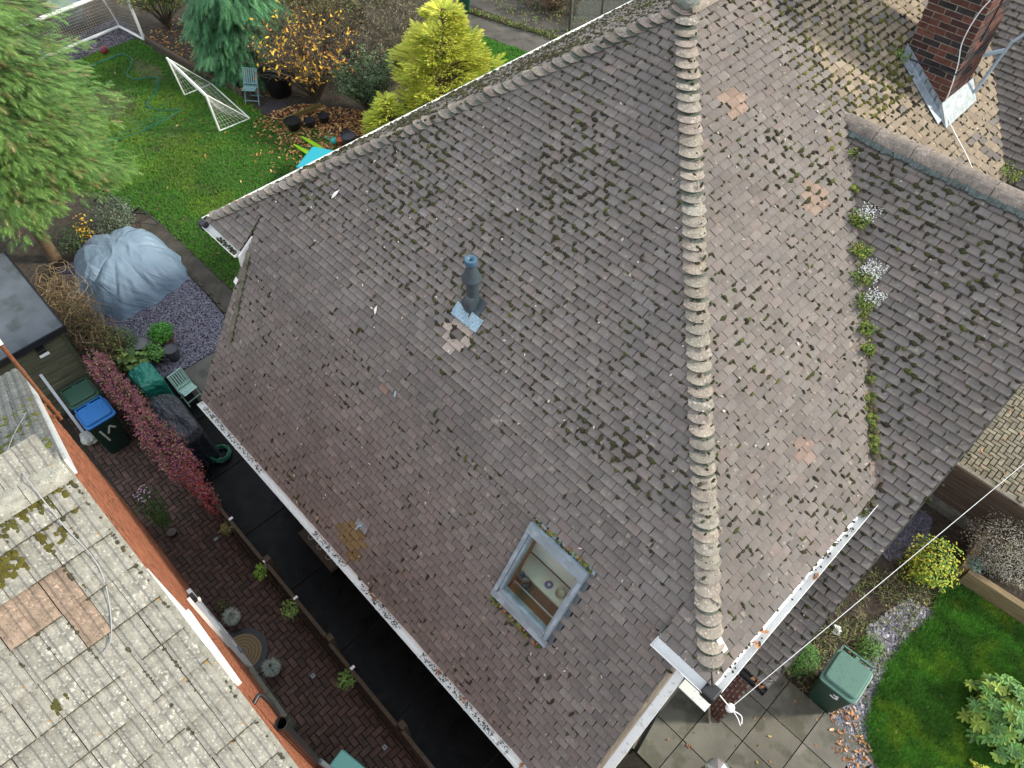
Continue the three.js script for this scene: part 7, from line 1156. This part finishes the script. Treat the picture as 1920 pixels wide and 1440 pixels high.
// ---------------------------------------------------------------- plants in the valley and litter in the gutters
seed(95);
{
  const P = (t) => V(lerp(8.36, 5.74, t), lerp(7.06, 5.08, t), lerp(-2.93, -0.26, t));
  const vp = (label, t, r, n, cols, fl) => { const c = P(t), g = thing('valley_plant', label, 'plant', c, 'plants rooted in the roof valley'), m = new MB(), f = new MB(), s = new MB(); for (let k = 0; k < n; k++) { const q = c.clone().add(V(R(-r, r) * 1.0, R(0.0, 0.10), R(-r, r) * 1.0)), d = rv(); d.y = Math.abs(d.y); leafQ(m, q, d.normalize(), V(R(-0.6, 0.6), 1, R(-0.6, 0.6)).normalize(), R(0.02, 0.05), R(0.010, 0.022), vary(pick(cols), 0.3)); } s.color(0.10, 0.12, 0.04); for (let k = 0; k < 8; k++) s.tube([c.clone(), c.clone().add(V(R(-r, r), R(0.05, 0.12), R(-r, r)))], 0.004, 4); if (fl) for (let k = 0; k < fl; k++) { const q = c.clone().add(V(R(-r, r) + 0.08, R(0.08, 0.20), R(-r, r) + 0.05)); leafQ(f, q, rv(), V(0, 1, 0), R(0.012, 0.026), R(0.008, 0.016), vary([0.62, 0.64, 0.64], 0.2)); } m.build('leaves', M.leaf, g); s.build('stems', M.bark, g); if (fl) f.build('flowers', M.leaf, g); };
  const gr = [[0.14, 0.24, 0.03], [0.20, 0.28, 0.04], [0.08, 0.16, 0.025], [0.28, 0.26, 0.05]];
  vp('white flowering plant in the roof valley, topmost of three', 0.295, 0.11, 420, gr, 200); vp('white flowering plant in the roof valley, middle of three', 0.455, 0.12, 380, gr, 330); vp('white flowering plant in the roof valley, lowest of three', 0.530, 0.10, 240, gr, 220);
  vp('green leafy weed in the roof valley below the wing ridge', 0.10, 0.05, 60, gr, 0); vp('green leafy weed in the roof valley above the white flowers', 0.385, 0.10, 420, gr, 0); vp('green leafy weed in the roof valley just below the white flowers', 0.600, 0.08, 260, gr, 0); vp('green leafy weed in the roof valley halfway to the gutter', 0.655, 0.07, 180, gr, 0);
  const fv = (label, c) => { const g = thing('valley_plant', label, 'plant', c), m = new MB(); for (let k = 0; k < 360; k++) { const q = c.clone().add(V(R(-0.14, 0.14), R(0, 0.09), R(-0.16, 0.16))); leafQ(m, q, rv(), V(0, 1, 0), R(0.02, 0.05), 0.02, vary(pick(gr), 0.3)); } m.build('leaves', M.leaf, g); };
  fv('green weed in the far roof valley at the right edge', V(10.60, 5.98, -1.45)); fv('green grass growing beside the chimney flashing', V(9.90, 7.20, -3.22));
  const lit = [], add = (x, y, z, s, c) => lit.push({ m: new THREE.Matrix4().makeRotationFromEuler(new THREE.Euler(R(-0.5, 0.5), R(0, 6), R(-0.5, 0.5))).scale(V(s, s * 0.5, s * 0.8)).setPosition(x, y, z), c: vary(c, 0.4) });
  for (let k = 0; k < 1300; k++) { const z = R(-8.3, -0.6), n = fbm(z * 2.2, 3, 0, 3, 44); if (n > 0.40) add(1.345 + R(-0.035, 0.04), 2.755 + R(0, 0.014), z, R(0.004, 0.011), pick([[0.05, 0.045, 0.035], [0.08, 0.07, 0.05], [0.03, 0.03, 0.028]])); }
  for (let k = 0; k < 36; k++) { const x = R(2.9, 5.65); add(x, EY - 0.078 + R(0, 0.02), FZ + 0.03 + R(-0.02, 0.04), R(0.006, 0.018), [0.06, 0.055, 0.04]); }
  for (let k = 0; k < 60; k++) add(R(5.35, 5.68), EY - 0.065 + R(0, 0.03), FZ + 0.045 + R(-0.04, 0.04), R(0.010, 0.022), pick([[0.10, 0.13, 0.03], [0.07, 0.05, 0.03]]));
  for (let k = 0; k < 60; k++) add(FX - 0.045 + R(-0.03, 0.03), EY - 0.08 + R(0, 0.02), R(-8.95, -8.45), R(0.01, 0.022), pick([[0.10, 0.12, 0.03], [0.05, 0.05, 0.03]]));
  stuffMesh(lump[1], M.moss, lit, 'gutter_litter', 'dark crumbs of moss and litter lying in the gutters', 'litter');
  const gl = []; for (const [x, y, z] of [[1.36, 2.80, -4.05], [1.35, 2.80, -3.98], [1.36, 2.80, -2.72], [1.35, 2.80, -2.25], [1.36, 2.80, -1.2], [1.35, 2.8, -1.1], [3.4, 4.975, -0.18], [3.55, 4.975, -0.17], [4.4, 4.975, -0.18], [3.75, 3.47, 0.05], [3.73, 3.47, 0.12]]) for (let k = 0; k < 3; k++) { const s = R(0.05, 0.09); gl.push({ m: new THREE.Matrix4().makeRotationFromEuler(new THREE.Euler(R(-0.6, 0.6), R(0, 6), R(-0.6, 0.6))).scale(V(s, s, s)).setPosition(x + R(-0.02, 0.02), y, z + R(-0.05, 0.05)), c: vary(pick([[0.36, 0.16, 0.07], [0.45, 0.24, 0.12], [0.22, 0.10, 0.05]]), 0.2) }); }
  stuffMesh(leafGeo, M.leaf, gl, 'gutter_leaves', 'brown leaves caught in the gutters', 'leaves');
  const wm = []; for (const [u, v, w, n] of [[6.2, 2.555, 0.42, 90], [6.2, 1.36, 0.40, 90]]) for (let k = 0; k < n; k++) { const s = R(0.008, 0.018); wm.push({ m: new THREE.Matrix4().makeScale(s * 1.3, s, s * 1.3).setPosition(CAT.at(u + R(-w, w), v + R(-0.025, 0.02), 0.04)), c: vary(pick([[0.10, 0.12, 0.02], [0.06, 0.05, 0.03], [0.13, 0.18, 0.03], [0.32, 0.16, 0.08]]), 0.3) }); }
  stuffMesh(lump[2], M.moss, wm, 'window_moss', 'moss and leaf litter along the head and foot of the roof window', 'moss');
}
// ---------------------------------------------------------------- shadows everywhere, then draw
scene.traverse((o) => { if (o.isMesh) { o.castShadow = true; o.receiveShadow = true; } });
renderer.render(scene, camera);
